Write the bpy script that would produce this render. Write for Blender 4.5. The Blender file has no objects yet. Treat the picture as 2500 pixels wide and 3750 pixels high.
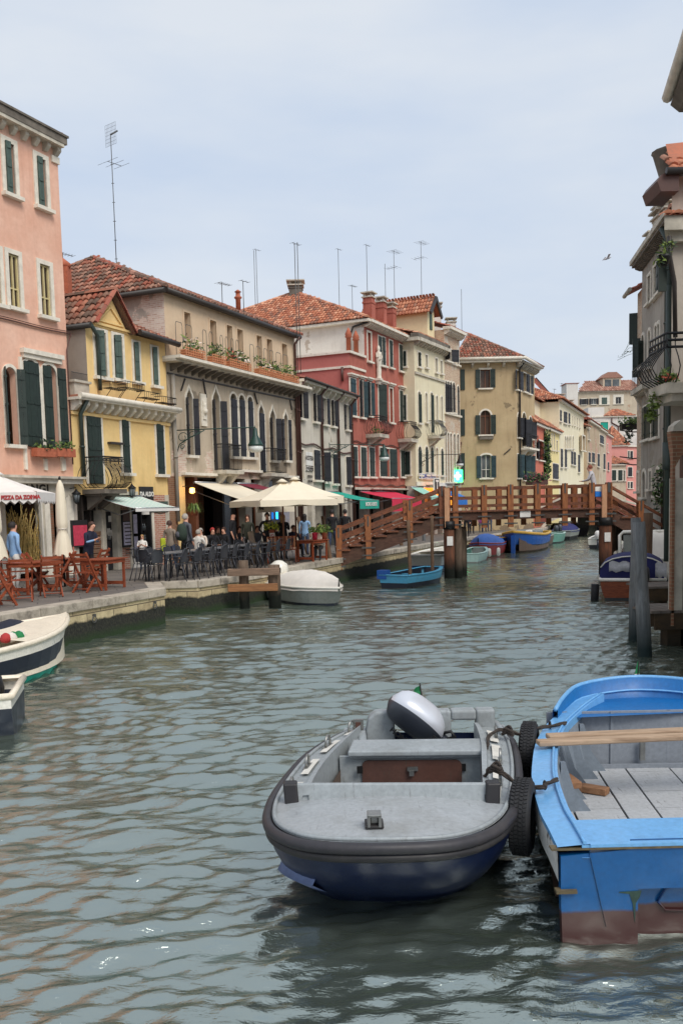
import bpy, math, random
import numpy as np
from mathutils import Vector, Matrix
rnd = random.Random(11)
SC = bpy.context.scene
COL = SC.collection
V = Vector
PI = math.pi
F = 3350.0; CX = 1250.0; CY = 2168.0; H = 2.75
PITCH = math.atan(310 / F); ROLL = 0.024
CAMR = (Matrix.Rotation(PI/2 - PITCH, 3, 'X') @ Matrix.Rotation(-ROLL, 3, 'Z'))
CAMP = V((0, 0, H))
def ray(px, py): return CAMR @ V(((px - CX)/F, -(py - CY)/F, -1.0))
def atz(px, py, z):
 d = ray(px, py); return CAMP + d * ((z - H)/d.z)
def aty(px, py, y):
 d = ray(px, py); return CAMP + d * (y/d.y)
def atpl(px, py, P, n):
 d = ray(px, py); return CAMP + d * ((P - CAMP).dot(n)/d.dot(n))
cam = bpy.data.cameras.new('camera'); co = bpy.data.objects.new('camera', cam); COL.objects.link(co)
co.matrix_world = Matrix.Translation(CAMP) @ CAMR.to_4x4()
cam.sensor_fit = 'VERTICAL'; cam.sensor_height = 36; cam.sensor_width = 24
cam.lens = 36*F/3750; cam.shift_y = (CY - 1875)/3750
cam.clip_start = 0.1; cam.clip_end = 3000
SC.camera = co
SC.view_settings.view_transform = 'Standard'; SC.view_settings.look = 'None'
SC.view_settings.gamma = 1.0; SC.view_settings.exposure = 0.8
SUN_EL, SUN_AZ = math.radians(48), math.radians(145)   # azimuth clockwise from +Y (camera direction)
def world():
 w = bpy.data.worlds.new('World'); SC.world = w; w.use_nodes = True
 nt = w.node_tree; nt.nodes.clear(); N = nt.nodes.new; L = nt.links.new
 out = N('ShaderNodeOutputWorld'); bg = N('ShaderNodeBackground'); bg.inputs['Strength'].default_value = 0.094
 sky = N('ShaderNodeTexSky'); sky.sky_type = 'NISHITA'; sky.sun_disc = False
 sky.sun_elevation = SUN_EL; sky.sun_rotation = SUN_AZ; sky.dust_density = 4; sky.air_density = 1.2
 tc = N('ShaderNodeTexCoord'); mp = N('ShaderNodeMapping'); mp.inputs['Scale'].default_value = (1.2, 1.2, 4)
 nz = N('ShaderNodeTexNoise'); nz.inputs['Scale'].default_value = 1.6; nz.inputs['Detail'].default_value = 5; nz.inputs['Roughness'].default_value = .55
 L(tc.outputs['Generated'], mp.inputs[0]); L(mp.outputs[0], nz.inputs['Vector'])
 cr = N('ShaderNodeValToRGB'); e = cr.color_ramp.elements
 e[0].position = .35; e[0].color = (3.7, 4.3, 5.25, 1); e[1].position = .66; e[1].color = (4.75, 5.05, 5.45, 1)
 L(nz.outputs['Fac'], cr.inputs[0])
 mx = N('ShaderNodeMix'); mx.data_type = 'RGBA'; mx.inputs[0].default_value = .9
 L(sky.outputs[0], mx.inputs[6]); L(cr.outputs[0], mx.inputs[7]); L(mx.outputs[2], bg.inputs[0]); L(bg.outputs[0], out.inputs[0])
world()
sl = bpy.data.lights.new('sun', 'SUN'); sl.energy = 1.3; sl.angle = math.radians(28); sl.color = (1, .955, .89)
so = bpy.data.objects.new('sun', sl); COL.objects.link(so)
sd = V((math.sin(SUN_AZ)*math.cos(SUN_EL), math.cos(SUN_AZ)*math.cos(SUN_EL), math.sin(SUN_EL)))
so.rotation_euler = sd.to_track_quat('Z', 'Y').to_euler()
LOCV = {}
def tag(o, label=None, cat=None, group=None, kind=None):
 if label: o['label'] = label
 if cat: o['category'] = cat
 if group: o['group'] = group
 if kind: o['kind'] = kind
 return o
def thing(name, label, cat, loc=(0, 0, 0), group=None, local=False, rz=0.0):
 o = bpy.data.objects.new(name, None); COL.objects.link(o); o.empty_display_size = .2
 o.location = loc; o.rotation_euler = (0, 0, rz)
 LOCV[o.name] = V((0, 0, 0)) if local else V(loc)
 return tag(o, label, cat, group)
def kids(o): return [c for c in o.children]
def copy_tree(o, parent=None):
 c = o.copy(); COL.objects.link(c)
 if parent: c.parent = parent
 LOCV[c.name] = LOCV.get(o.name, V((0, 0, 0)))
 for ch in kids(o): copy_tree(ch, c)
 return c
def place(proto, used, loc, rz, label, sc=1.0):
 o = proto if not used else copy_tree(proto)
 o.location = loc; o.rotation_euler = (0, 0, rz); o.scale = (sc, sc, sc); o['label'] = label
 return o
class MB:
 def __init__(s): s.v = []; s.f = []; s.m = []; s.mats = []; s.cur = 0; s.r = []; s.rv = None; s.sm = []; s.smooth = False
 def mat(s, m):
  if m not in s.mats: s.mats.append(m)
  s.cur = s.mats.index(m); return s
 def vert(s, p): s.v.append(tuple(p)); return len(s.v) - 1
 def face(s, idx):
  s.f.append(tuple(idx)); s.m.append(s.cur); s.r.append(rnd.random() if s.rv is None else s.rv); s.sm.append(s.smooth)
 def quad(s, a, b, c, d): s.face([s.vert(a), s.vert(b), s.vert(c), s.vert(d)])
 def poly(s, pts): s.face([s.vert(p) for p in pts])
 def obox(s, o, a, b, c):
  o, a, b, c = V(o), V(a), V(b), V(c)
  p = [o, o+a, o+a+b, o+b, o+c, o+a+c, o+a+b+c, o+b+c]
  i = [s.vert(q) for q in p]
  F6 = [(3,2,1,0),(4,5,6,7),(0,1,5,4),(1,2,6,5),(2,3,7,6),(3,0,4,7)]
  if a.cross(b).dot(c) < 0: F6 = [t[::-1] for t in F6]
  rv = rnd.random() if s.rv is None else s.rv
  for t in F6:
   s.f.append(tuple(i[k] for k in t)); s.m.append(s.cur); s.r.append(rv); s.sm.append(False)
  return s
 def box(s, c, sz, rz=0.0):
  M = Matrix.Rotation(rz, 3, 'Z'); a, b, d = M @ V((sz[0],0,0)), M @ V((0,sz[1],0)), V((0,0,sz[2]))
  return s.obox(V(c) - a/2 - b/2 - d/2, a, b, d)
 def bar(s, p, q, w, h=None, up=(0,0,1)):
  p, q = V(p), V(q); h = h or w; d = q - p; side = d.cross(V(up))
  if side.length < 1e-6: side = V((1,0,0))
  side.normalize(); u2 = side.cross(d).normalized()
  return s.obox(p - side*w/2 - u2*h/2, d, side*w, u2*h)
 def tube(s, pts, r, n=6, cap=True, rads=None):
  pts = [V(p) for p in pts]; rings = []; prev = None
  for i, p in enumerate(pts):
   d = (pts[min(i+1, len(pts)-1)] - pts[max(i-1, 0)]).normalized()
   if prev is None:
    a = d.orthogonal().normalized() if abs(d.z) > .99 else d.cross(V((0,0,1))).normalized()
   else: a = (prev - d*prev.dot(d)).normalized()
   prev = a; b = d.cross(a); rr = rads[i] if rads else r
   rings.append([s.vert(p + (a*math.cos(2*PI*k/n) + b*math.sin(2*PI*k/n))*rr) for k in range(n)])
  sm = s.smooth; s.smooth = n > 4
  for A, B in zip(rings, rings[1:]):
   for k in range(n): s.face([A[k], A[(k+1)%n], B[(k+1)%n], B[k]])
  s.smooth = sm
  if cap: s.face(rings[0][::-1]); s.face(rings[-1])
  return s
 def lathe(s, prof, c, n=12, cap=True):
  c = V(c); rings = [[s.vert(c + V((r*math.cos(2*PI*k/n), r*math.sin(2*PI*k/n), z))) for k in range(n)] for r, z in prof]
  sm = s.smooth; s.smooth = True
  for A, B in zip(rings, rings[1:]):
   for k in range(n): s.face([A[k], A[(k+1)%n], B[(k+1)%n], B[k]])
  s.smooth = sm
  if cap: s.face(rings[0][::-1]); s.face(rings[-1])
  return s
 def prism(s, pts, ext):
  """pts: planar loop of 3D points, extruded by vector ext"""
  ext = V(ext); A = [s.vert(V(p)) for p in pts]; B = [s.vert(V(p) + ext) for p in pts]
  n = len(pts); rv = rnd.random() if s.rv is None else s.rv; old = s.rv; s.rv = rv
  nrm = V((0,0,0))
  for i in range(n):
   p, q = V(pts[i]), V(pts[(i+1)%n]); nrm += p.cross(q)
  if nrm.dot(ext) > 0:
   s.face(A[::-1]); s.face(B)
   for i in range(n): s.face([A[i], A[(i+1)%n], B[(i+1)%n], B[i]])
  else:
   s.face(A); s.face(B[::-1])
   for i in range(n): s.face([A[(i+1)%n], A[i], B[i], B[(i+1)%n]])
  s.rv = old; return s
 def grid(s, P, closed_u=False):
  """P[i][j] points -> quads"""
  I = [[s.vert(p) for p in row] for row in P]
  for a in range(len(I)-1):
   n = len(I[a])
   for b in range(n if closed_u else n-1):
    s.face([I[a][b], I[a][(b+1)%n], I[a+1][(b+1)%n], I[a+1][b]])
  return I
 def build(s, name, mat=None, parent=None, smooth=None, weld=False, local=None):
  base = LOCV.get(parent.name, V((0,0,0))) if parent else V((0,0,0))
  me = bpy.data.meshes.new(name)
  vv = np.array(s.v, dtype=float).reshape(-1, 3) - np.array(base)
  me.from_pydata(vv.tolist(), [], s.f)
  mats = s.mats or [mat]
  for m in mats: me.materials.append(M[m] if isinstance(m, str) else m)
  n = len(me.polygons)
  if n == len(s.f):
   if s.mats: me.polygons.foreach_set('material_index', s.m)
   at = me.attributes.new('rnd', 'FLOAT', 'FACE'); at.data.foreach_set('value', s.r)
   me.polygons.foreach_set('use_smooth', s.sm if smooth is None else [smooth]*n)
  nl = len(me.loops); uv = me.uv_layers.new(name='uv')
  vi = np.empty(nl, dtype=np.int64); me.loops.foreach_get('vertex_index', vi)
  nor = np.empty(n*3); me.polygons.foreach_get('normal', nor); nor = nor.reshape(-1, 3)
  lt = np.empty(n, dtype=np.int64); me.polygons.foreach_get('loop_total', lt)
  ln = np.repeat(nor, lt, axis=0); p = vv[vi]
  hl = np.hypot(ln[:,0], ln[:,1]); flat = np.abs(ln[:,2]) > .75; hl[hl < 1e-6] = 1
  tx, ty = -ln[:,1]/hl, ln[:,0]/hl
  u = np.where(flat, p[:,0], p[:,0]*tx + p[:,1]*ty); w = np.where(flat, p[:,1], p[:,2])
  uv.data.foreach_set('uv', np.stack([u, w], 1).ravel())
  o = bpy.data.objects.new(name, me); COL.objects.link(o)
  if parent: o.parent = parent; LOCV[o.name] = base
  else: LOCV[o.name] = V((0,0,0))
  if weld:
   import bmesh
   bm = bmesh.new(); bm.from_mesh(me); bmesh.ops.remove_doubles(bm, verts=bm.verts, dist=1e-4)
   bmesh.ops.recalc_face_normals(bm, faces=bm.faces); bm.to_mesh(me); bm.free()
  return o
def mod_bevel(o, w=.01, seg=2):
 m = o.modifiers.new('b', 'BEVEL'); m.width = w; m.segments = seg; m.limit_method = 'ANGLE'; m.angle_limit = .6; return o
def mod_sub(o, n=1):
 m = o.modifiers.new('s', 'SUBSURF'); m.levels = n; m.render_levels = n; return o
def text(body, size, mat, parent, origin, right, up, ext=.004, name='lettering', sx=1.0, align='CENTER', spacing=1.0, bold=0.0):
 cu = bpy.data.curves.new('t', 'FONT'); cu.body = body; cu.size = size; cu.extrude = ext; cu.align_x = align; cu.align_y = 'CENTER'
 cu.space_character = spacing; cu.offset = bold
 t = bpy.data.objects.new('t', cu); COL.objects.link(t)
 dg = bpy.context.evaluated_depsgraph_get(); me = bpy.data.meshes.new_from_object(t.evaluated_get(dg))
 bpy.data.objects.remove(t)
 right = V(right).normalized(); up = V(up).normalized(); nn = right.cross(up)
 base = LOCV.get(parent.name, V((0,0,0))) if parent else V((0,0,0)); origin = V(origin) - base
 for v in me.vertices: v.co = origin + right*v.co.x*sx + up*v.co.y + nn*v.co.z
 me.materials.clear(); me.materials.append(M[mat]); me.name = name
 o = bpy.data.objects.new(name, me); COL.objects.link(o); o.parent = parent; LOCV[o.name] = base
 return o
M = {}
def newmat(name):
 m = bpy.data.materials.new(name); m.use_nodes = True; nt = m.node_tree
 b = nt.nodes['Principled BSDF']; M[name] = m
 return m, nt, b
def rgb(c, a=1):
 """sRGB 0-255 -> linear"""
 return tuple((x/255/12.92 if x/255 <= .04045 else ((x/255 + .055)/1.055)**2.4) for x in c) + (a,)
def desat(c, k=.72, g=1.02):
 l = .35*c[0]+.5*c[1]+.15*c[2]
 return tuple(min(250, (l + (x-l)*k)*g) for x in c)
def noise(nt, scale, det=4, rough=.55, vec=None, dist=0.0):
 n = nt.nodes.new('ShaderNodeTexNoise'); n.inputs['Scale'].default_value = scale; n.inputs['Detail'].default_value = det
 n.inputs['Roughness'].default_value = rough; n.inputs['Distortion'].default_value = dist
 if vec is not None: nt.links.new(vec, n.inputs['Vector'])
 return n
def ramp(nt, fac, stops):
 r = nt.nodes.new('ShaderNodeValToRGB'); e = r.color_ramp.elements
 while len(e) < len(stops): e.new(.5)
 for i, (p, c) in enumerate(stops): e[i].position = p; e[i].color = c if len(c) == 4 else tuple(c) + (1,)
 if fac is not None: nt.links.new(fac, r.inputs[0])
 return r
def mix(nt, fac, a, b, mode='MIX'):
 m = nt.nodes.new('ShaderNodeMix'); m.data_type = 'RGBA'; m.blend_type = mode
 for k, x in ((0, fac), (6, a), (7, b)):
  if isinstance(x, (int, float, tuple)): m.inputs[k].default_value = x
  else: nt.links.new(x, m.inputs[k])
 return m.outputs[2]
def geo(nt): return nt.nodes.new('ShaderNodeNewGeometry').outputs['Position']
def uvn(nt): return nt.nodes.new('ShaderNodeUVMap').outputs[0]
def mapn(nt, vec, sc=(1,1,1), loc=(0,0,0), rot=(0,0,0)):
 m = nt.nodes.new('ShaderNodeMapping'); m.inputs['Scale'].default_value = sc; m.inputs['Location'].default_value = loc; m.inputs['Rotation'].default_value = rot
 nt.links.new(vec, m.inputs[0]); return m.outputs[0]
def bump(nt, b, h, st=.3, dist=.02, prev=None):
 n = nt.nodes.new('ShaderNodeBump'); n.inputs['Strength'].default_value = st; n.inputs['Distance'].default_value = dist
 nt.links.new(h, n.inputs['Height'])
 if prev is not None: nt.links.new(prev, n.inputs['Normal'])
 nt.links.new(n.outputs[0], b.inputs['Normal']); return n.outputs[0]
BLK, WHT = (0,0,0,1), (1,1,1,1)
def dim(c, k): return tuple(x*k for x in c[:3]) + (1,)
def plain(name, c, rough=.6, metal=0.0, var=.12, scale=3.0, bmp=0.0, spec=None, emit=None):
 m, nt, b = newmat(name); c = rgb(c)
 n = noise(nt, scale, 5, .6, geo(nt))
 r = ramp(nt, n.outputs['Fac'], [(.3, dim(c, 1-var)), (.7, dim(c, 1+var))])
 nt.links.new(r.outputs[0], b.inputs['Base Color'])
 b.inputs['Roughness'].default_value = rough; b.inputs['Metallic'].default_value = metal
 if spec is not None: b.inputs['Specular IOR Level'].default_value = spec
 if bmp: bump(nt, b, n.outputs['Fac'], bmp, .02)
 if emit: b.inputs['Emission Color'].default_value = rgb(emit[0]); b.inputs['Emission Strength'].default_value = emit[1]
 return m
def brickcol(nt, vec, c1, c2, mortar, w=.25, h=.065, m=.012, bias=0):
 t = nt.nodes.new('ShaderNodeTexBrick'); nt.links.new(vec, t.inputs['Vector'])
 t.inputs['Scale'].default_value = 1; t.inputs['Brick Width'].default_value = w; t.inputs['Row Height'].default_value = h
 t.inputs['Mortar Size'].default_value = m; t.inputs['Mortar Smooth'].default_value = .3; t.inputs['Bias'].default_value = bias
 t.inputs['Color1'].default_value = rgb(c1); t.inputs['Color2'].default_value = rgb(c2); t.inputs['Mortar'].default_value = rgb(mortar)
 return t
def stucco(name, c, c2=None, streak=.35, brick=None, grime=.3, patch=None, patch_at=.62, bscale=.35, seed=0.0, stain=(92,84,74), lowz=None):
 """weathered render: blotches, water streaks, flaked patches (patch colour) and bare brick where brick=(c1,c2,mortar,threshold)"""
 m, nt, b = newmat(name); L = nt.links.new; c = rgb(desat(c)); c2 = rgb(desat(c2)) if c2 else dim(c, .84)
 uv = mapn(nt, uvn(nt), (1,1,1), (seed, seed*.7, 0))
 n1 = noise(nt, .7, 6, .62, uv); n2 = noise(nt, 7, 4, .6, uv)
 col = ramp(nt, n1.outputs['Fac'], [(.35, c), (.65, c2)]).outputs[0]
 col = mix(nt, ramp(nt, n2.outputs['Fac'], [(.35, (0,0,0)), (.75, (.35,.35,.35))]).outputs[0], col, dim(c, .78))
 n3 = noise(nt, 1, 5, .65, mapn(nt, uv, (3.2, .32, 1)))
 col = mix(nt, ramp(nt, n3.outputs['Fac'], [(.52, (0,0,0)), (.78, (streak,)*3)]).outputs[0], col, rgb(stain))
 hgt = n2.outputs['Fac']
 if patch:
  n4 = noise(nt, bscale*2, 6, .62, mapn(nt, uv, (1,1,1), (5,3,0)))
  pm = ramp(nt, n4.outputs['Fac'], [(patch_at, BLK), (patch_at+.015, WHT)]).outputs[0]
  pc = ramp(nt, n2.outputs['Fac'], [(.3, dim(rgb(patch), .8)), (.7, rgb(patch))]).outputs[0]
  col = mix(nt, pm, col, pc)
 if lowz:   # plaster lost near the ground
  sx = nt.nodes.new('ShaderNodeSeparateXYZ'); L(geo(nt), sx.inputs[0])
  n6 = noise(nt, 1.1, 6, .65, uv); ad = nt.nodes.new('ShaderNodeMath'); ad.operation = 'MULTIPLY_ADD'; L(n6.outputs['Fac'], ad.inputs[0]); ad.inputs[1].default_value = 3.5; L(sx.outputs[2], ad.inputs[2])
  mr = nt.nodes.new('ShaderNodeMapRange'); L(ad.outputs[0], mr.inputs[0]); mr.inputs[1].default_value = lowz[0]+1.75; mr.inputs[2].default_value = lowz[0]+1.8; mr.inputs[3].default_value = 1; mr.inputs[4].default_value = 0
  bt = brickcol(nt, uv, *lowz[1]); col = mix(nt, mr.outputs[0], col, bt.outputs[0])
 if brick:
  n5 = noise(nt, bscale, 7, .6, mapn(nt, uv, (1,1,1), (1.7,9,0)))
  bm = ramp(nt, n5.outputs['Fac'], [(brick[3], BLK), (brick[3]+.012, WHT)]).outputs[0]
  bt = brickcol(nt, uv, *brick[:3]); n7 = noise(nt, 5, 4, .6, uv)
  bc = mix(nt, ramp(nt, n7.outputs['Fac'], [(.4, (0,0,0)), (.7, (.7,.7,.7))]).outputs[0], bt.outputs[0], rgb(brick[2]))
  col = mix(nt, bm, col, bc)
 L(col, b.inputs['Base Color']); b.inputs['Roughness'].default_value = .93; b.inputs['Specular IOR Level'].default_value = .2
 bump(nt, b, hgt, .35, .015); return m
def bricks(name, c1, c2, mortar, w=.25, h=.07, var=.5, m=.012):
 mm, nt, b = newmat(name); uv = uvn(nt); nz = noise(nt, 2.5, 5, .65, uv)
 t = brickcol(nt, mix(nt, .015, uv, noise(nt, 6, 2, .5, uv).outputs['Color']), c1, c2, mortar, w, h, m)
 col = mix(nt, ramp(nt, nz.outputs['Fac'], [(.4, (0,0,0)), (.72, (var,)*3)]).outputs[0], t.outputs[0], rgb(mortar))
 nt.links.new(col, b.inputs['Base Color']); b.inputs['Roughness'].default_value = .9; bump(nt, b, t.outputs['Fac'], -.5, .02)
def tilemat(name, cols, dirt=.4):
 m, nt, b = newmat(name); a = nt.nodes.new('ShaderNodeAttribute'); a.attribute_name = 'rnd'
 k = len(cols); r = ramp(nt, a.outputs['Fac'], [(i/k, rgb(desat(c, .82))) for i, c in enumerate(cols)]); r.color_ramp.interpolation = 'CONSTANT'
 g = geo(nt); n = noise(nt, 1.3, 5, .65, g); n2 = noise(nt, 14, 4, .6, g)
 col = mix(nt, ramp(nt, n.outputs['Fac'], [(.42, (0,0,0)), (.7, (dirt,)*3)]).outputs[0], r.outputs[0], rgb((86,74,64)))
 col = mix(nt, ramp(nt, n2.outputs['Fac'], [(.4, (0,0,0)), (.75, (.45,.45,.45))]).outputs[0], col, rgb((120,98,84)))
 nt.links.new(col, b.inputs['Base Color']); b.inputs['Roughness'].default_value = .88; bump(nt, b, n2.outputs['Fac'], .3, .01)
def woodmat(name, c, c2, sc=(1, 14, 14), rough=.65, grime=0.0, algae=None, coord='obj', bmp=.25):
 m, nt, b = newmat(name); tc = nt.nodes.new('ShaderNodeTexCoord'); vec = tc.outputs['Object'] if coord == 'obj' else geo(nt)
 n = noise(nt, 2.2, 6, .65, mapn(nt, vec, sc), .6); n2 = noise(nt, 1.3, 4, .6, vec)
 a = nt.nodes.new('ShaderNodeAttribute'); a.attribute_name = 'rnd'
 col = ramp(nt, n.outputs['Fac'], [(.32, rgb(c2)), (.62, rgb(c))]).outputs[0]
 col = mix(nt, ramp(nt, a.outputs['Fac'], [(0, (0,0,0)), (1, (.3,.3,.3))]).outputs[0], col, rgb(c2))
 if grime: col = mix(nt, ramp(nt, n2.outputs['Fac'], [(.45, (0,0,0)), (.7, (grime,)*3)]).outputs[0], col, rgb((70,62,52)))
 if algae:   # tide line: (z0, z1)
  sx = nt.nodes.new('ShaderNodeSeparateXYZ'); nt.links.new(geo(nt), sx.inputs[0])
  ad = nt.nodes.new('ShaderNodeMath'); ad.operation = 'MULTIPLY_ADD'; nt.links.new(n2.outputs['Fac'], ad.inputs[0]); ad.inputs[1].default_value = .5; nt.links.new(sx.outputs[2], ad.inputs[2])
  mr = nt.nodes.new('ShaderNodeMapRange'); nt.links.new(ad.outputs[0], mr.inputs[0]); mr.inputs[1].default_value = algae[0]+.25; mr.inputs[2].default_value = algae[1]+.25
  col = mix(nt, mr.outputs[0], rgb(algae[2]) if len(algae) > 2 else rgb((24,28,22)), col)
 nt.links.new(col, b.inputs['Base Color']); b.inputs['Roughness'].default_value = rough; b.inputs['Specular IOR Level'].default_value = .3
 bump(nt, b, n.outputs['Fac'], bmp, .01)
def glassy(name, c, rough=.15):
 m, nt, b = newmat(name); n = noise(nt, .9, 3, .5, geo(nt))
 nt.links.new(ramp(nt, n.outputs['Fac'], [(.35, dim(rgb(c), .6)), (.65, dim(rgb(c), 1.5))]).outputs[0], b.inputs['Base Color'])
 b.inputs['Roughness'].default_value = rough; b.inputs['Specular IOR Level'].default_value = .6
BR_P = ((196,150,128), (216,196,176), (214,204,190))       # pale, lime-washed brick
BR_R = ((158,84,62), (182,112,84), (206,190,172))
stucco('pink_stucco', (236,166,132), (246,188,156), streak=.28, patch=(240,188,168), patch_at=.66, seed=3, lowz=None, stain=(176,118,100))
stucco('grey_stucco', (176,162,146), (160,146,132), streak=.25, seed=8)
stucco('yellow_stucco', (248,204,118), (240,190,104), streak=.35, patch=(186,176,158), patch_at=.69, seed=12, stain=(170,140,84), lowz=(2.4, BR_R))
stucco('yellow_light', (249,206,122), (243,194,110), streak=.22, seed=1, stain=(190,160,100))
stucco('tan_stucco', (228,194,152), (216,178,136), streak=.3, seed=5, stain=(170,150,130))
stucco('side_brick_tan', (170,160,144), (186,178,164), streak=.2, brick=((190,152,132), (222,206,190), (224,216,204), .42), bscale=.3, seed=2.2)
stucco('gothic_stucco', (200,180,150), (178,156,128), streak=.6, patch=(150,138,120), patch_at=.6, brick=(*BR_P, .6), seed=21, lowz=(3.6, BR_P), stain=(88,78,68))
stucco('beige_stucco', (214,204,184), (196,184,162), streak=.45, seed=14, patch=(176,164,144), patch_at=.62, stain=(140,126,106), lowz=(2.0, BR_P))
stucco('white_stucco', (232,222,208), (214,200,184), streak=.28, patch=(196,180,164), patch_at=.62, seed=31, stain=(160,146,132))
stucco('red_stucco', (198,100,80), (174,82,64), streak=.8, seed=17, patch=(168,96,80), patch_at=.6, stain=(112,56,48))
stucco('pink_red_stucco', (208,108,96), (200,100,88), streak=.1, seed=19, stain=(170,90,80))
stucco('cream_stucco', (232,218,176), (224,208,164), streak=.3, seed=23, stain=(170,156,124), lowz=(2.4, BR_P))
stucco('cream_light', (238,220,164), (234,214,156), streak=.15, seed=29, stain=(180,164,120))
stucco('ochre_stucco', (198,168,118), (184,152,104), streak=.4, patch=(150,132,104), patch_at=.64, seed=37, stain=(112,92,66), lowz=(1.0, ((120,100,80), (140,118,92), (150,134,110))))
stucco('orange_stucco', (226,112,84), (218,104,78), streak=.15, seed=41)
stucco('far_cream', (238,224,184), (230,214,172), streak=.15, seed=43)
stucco('far_yellow', (246,222,140), (240,214,128), streak=.1, seed=47)
stucco('far_tan', (206,186,154), (190,168,138), streak=.5, patch=(190,160,136), patch_at=.6, seed=51, stain=(150,132,110))
stucco('far_white', (226,220,208), (212,204,192), streak=.2, seed=53)
stucco('far_pink', (236,144,130), (228,134,120), streak=.12, seed=57)
stucco('far_brown', (196,170,134), (178,148,112), streak=.3, brick=(*BR_R, .56), seed=61)
stucco('right_grey', (178,168,152), (150,140,126), streak=.6, patch=(160,152,138), patch_at=.6, seed=67, stain=(70,66,60))
stucco('right_tan', (196,182,164), (176,162,146), streak=.3, patch=(176,150,104), patch_at=.68, seed=71, stain=(104,96,86))
bricks('pale_brick', (188,140,112), (212,184,150), (206,196,176), var=.6)
bricks('red_brick', (160,82,66), (184,120,98), (196,178,160), var=.5)
bricks('dark_brick', (140,84,58), (112,74,52), (120,104,86), var=.35)
bricks('orange_brick', (146,96,70), (122,78,58), (140,118,92), var=.4)
tilemat('tiles_old', [(168,92,66), (196,118,88), (132,96,78), (150,104,84), (184,88,62), (116,88,72), (206,140,112), (172,122,98)], .5)
tilemat('tiles_orange', [(206,118,78), (222,140,98), (190,102,68), (176,118,92), (214,128,88), (232,160,120), (150,98,76), (200,112,76)], .25)
tilemat('tiles_red', [(170,74,54), (186,90,66), (150,66,50), (160,84,66), (196,104,78)], .3)
plain('stone_white', (224,216,200), .85, var=.14, scale=5, bmp=.2)
plain('stone_dirty', (190,182,166), .9, var=.3, scale=2.5, bmp=.3)
plain('stone_dark', (112,104,94), .9, var=.35, scale=2.5, bmp=.3)
plain('gutter_dark', (52,46,42), .5, var=.2)
plain('pipe_brown', (86,56,48), .5, var=.15)
plain('pipe_green', (48,60,54), .5, var=.2)
plain('shutter_green', (34,48,42), .55, var=.22, scale=6)
plain('shutter_greyg', (70,88,80), .6, var=.2, scale=6)
plain('shutter_teal', (36,60,66), .6, var=.2, scale=6)
plain('shutter_black', (36,36,42), .55, var=.25, scale=6)
plain('frame_cream', (206,190,140), .6); plain('frame_white', (224,220,210), .6); plain('frame_wood', (120,74,50), .6)
glassy('glass_dark', (34,32,32)); glassy('glass_brown', (70,56,48)); glassy('glass_grey', (90,96,98), .2)
plain('curtain', (196,190,176), .9)
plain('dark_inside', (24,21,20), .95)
plain('iron_black', (28,27,27), .5, metal=.3, var=.2); plain('iron_grey', (92,92,90), .5, metal=.4)
plain('iron_green', (24,58,50), .45, var=.2)
plain('alu', (170,172,174), .35, metal=.8, var=.08)
plain('terracotta', (176,98,70), .8, var=.2, scale=8)
plain('box_wood', (206,140,100), .8, var=.2, scale=8)
plain('leaf_a', (74,96,40), .7, var=.45, scale=9); plain('leaf_b', (110,128,56), .7, var=.4, scale=9); plain('leaf_dark', (40,58,34), .7, var=.4, scale=9)
plain('flower_pale', (220,204,190), .8); plain('flower_red', (196,90,70), .8)
plain('straw', (220,188,118), .85, var=.35, scale=6)
plain('canvas_cream', (232,220,196), .9, var=.05, scale=1.5); plain('canvas_white', (232,228,222), .9, var=.05)
plain('canvas_maroon', (122,34,52), .85); plain('canvas_crimson', (206,44,74), .85, var=.06); plain('canvas_teal', (24,160,138), .85, var=.06)
plain('canvas_teal_light', (150,200,184), .85, var=.06)
plain('red_paint', (196,84,70), .8, var=.1)
plain('sign_black', (34,34,36), .6); plain('sign_white', (228,224,216), .7); plain('sign_blue', (44,62,140), .5)
plain('ink', (60,52,48), .8); plain('ink_red', (176,56,56), .8)
plain('poster', (196,190,210), .8, var=.25, scale=10); plain('poster_red', (196,60,84), .8, var=.2, scale=12)
plain('lamp_glass', (220,224,220), .3)
plain('lamp_warm', (255,190,90), .4, emit=((255,180,80), 6)); plain('lamp_green', (60,255,150), .4, emit=((60,255,140), 2.2)); plain('lamp_green_core', (200,255,230), .4, emit=((190,255,220), 3)); plain('lamp_blue', (40,140,255), .4, emit=((30,140,255), 4))
plain('lamp_white', (255,250,235), .4, emit=((255,245,225), 4))
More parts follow.
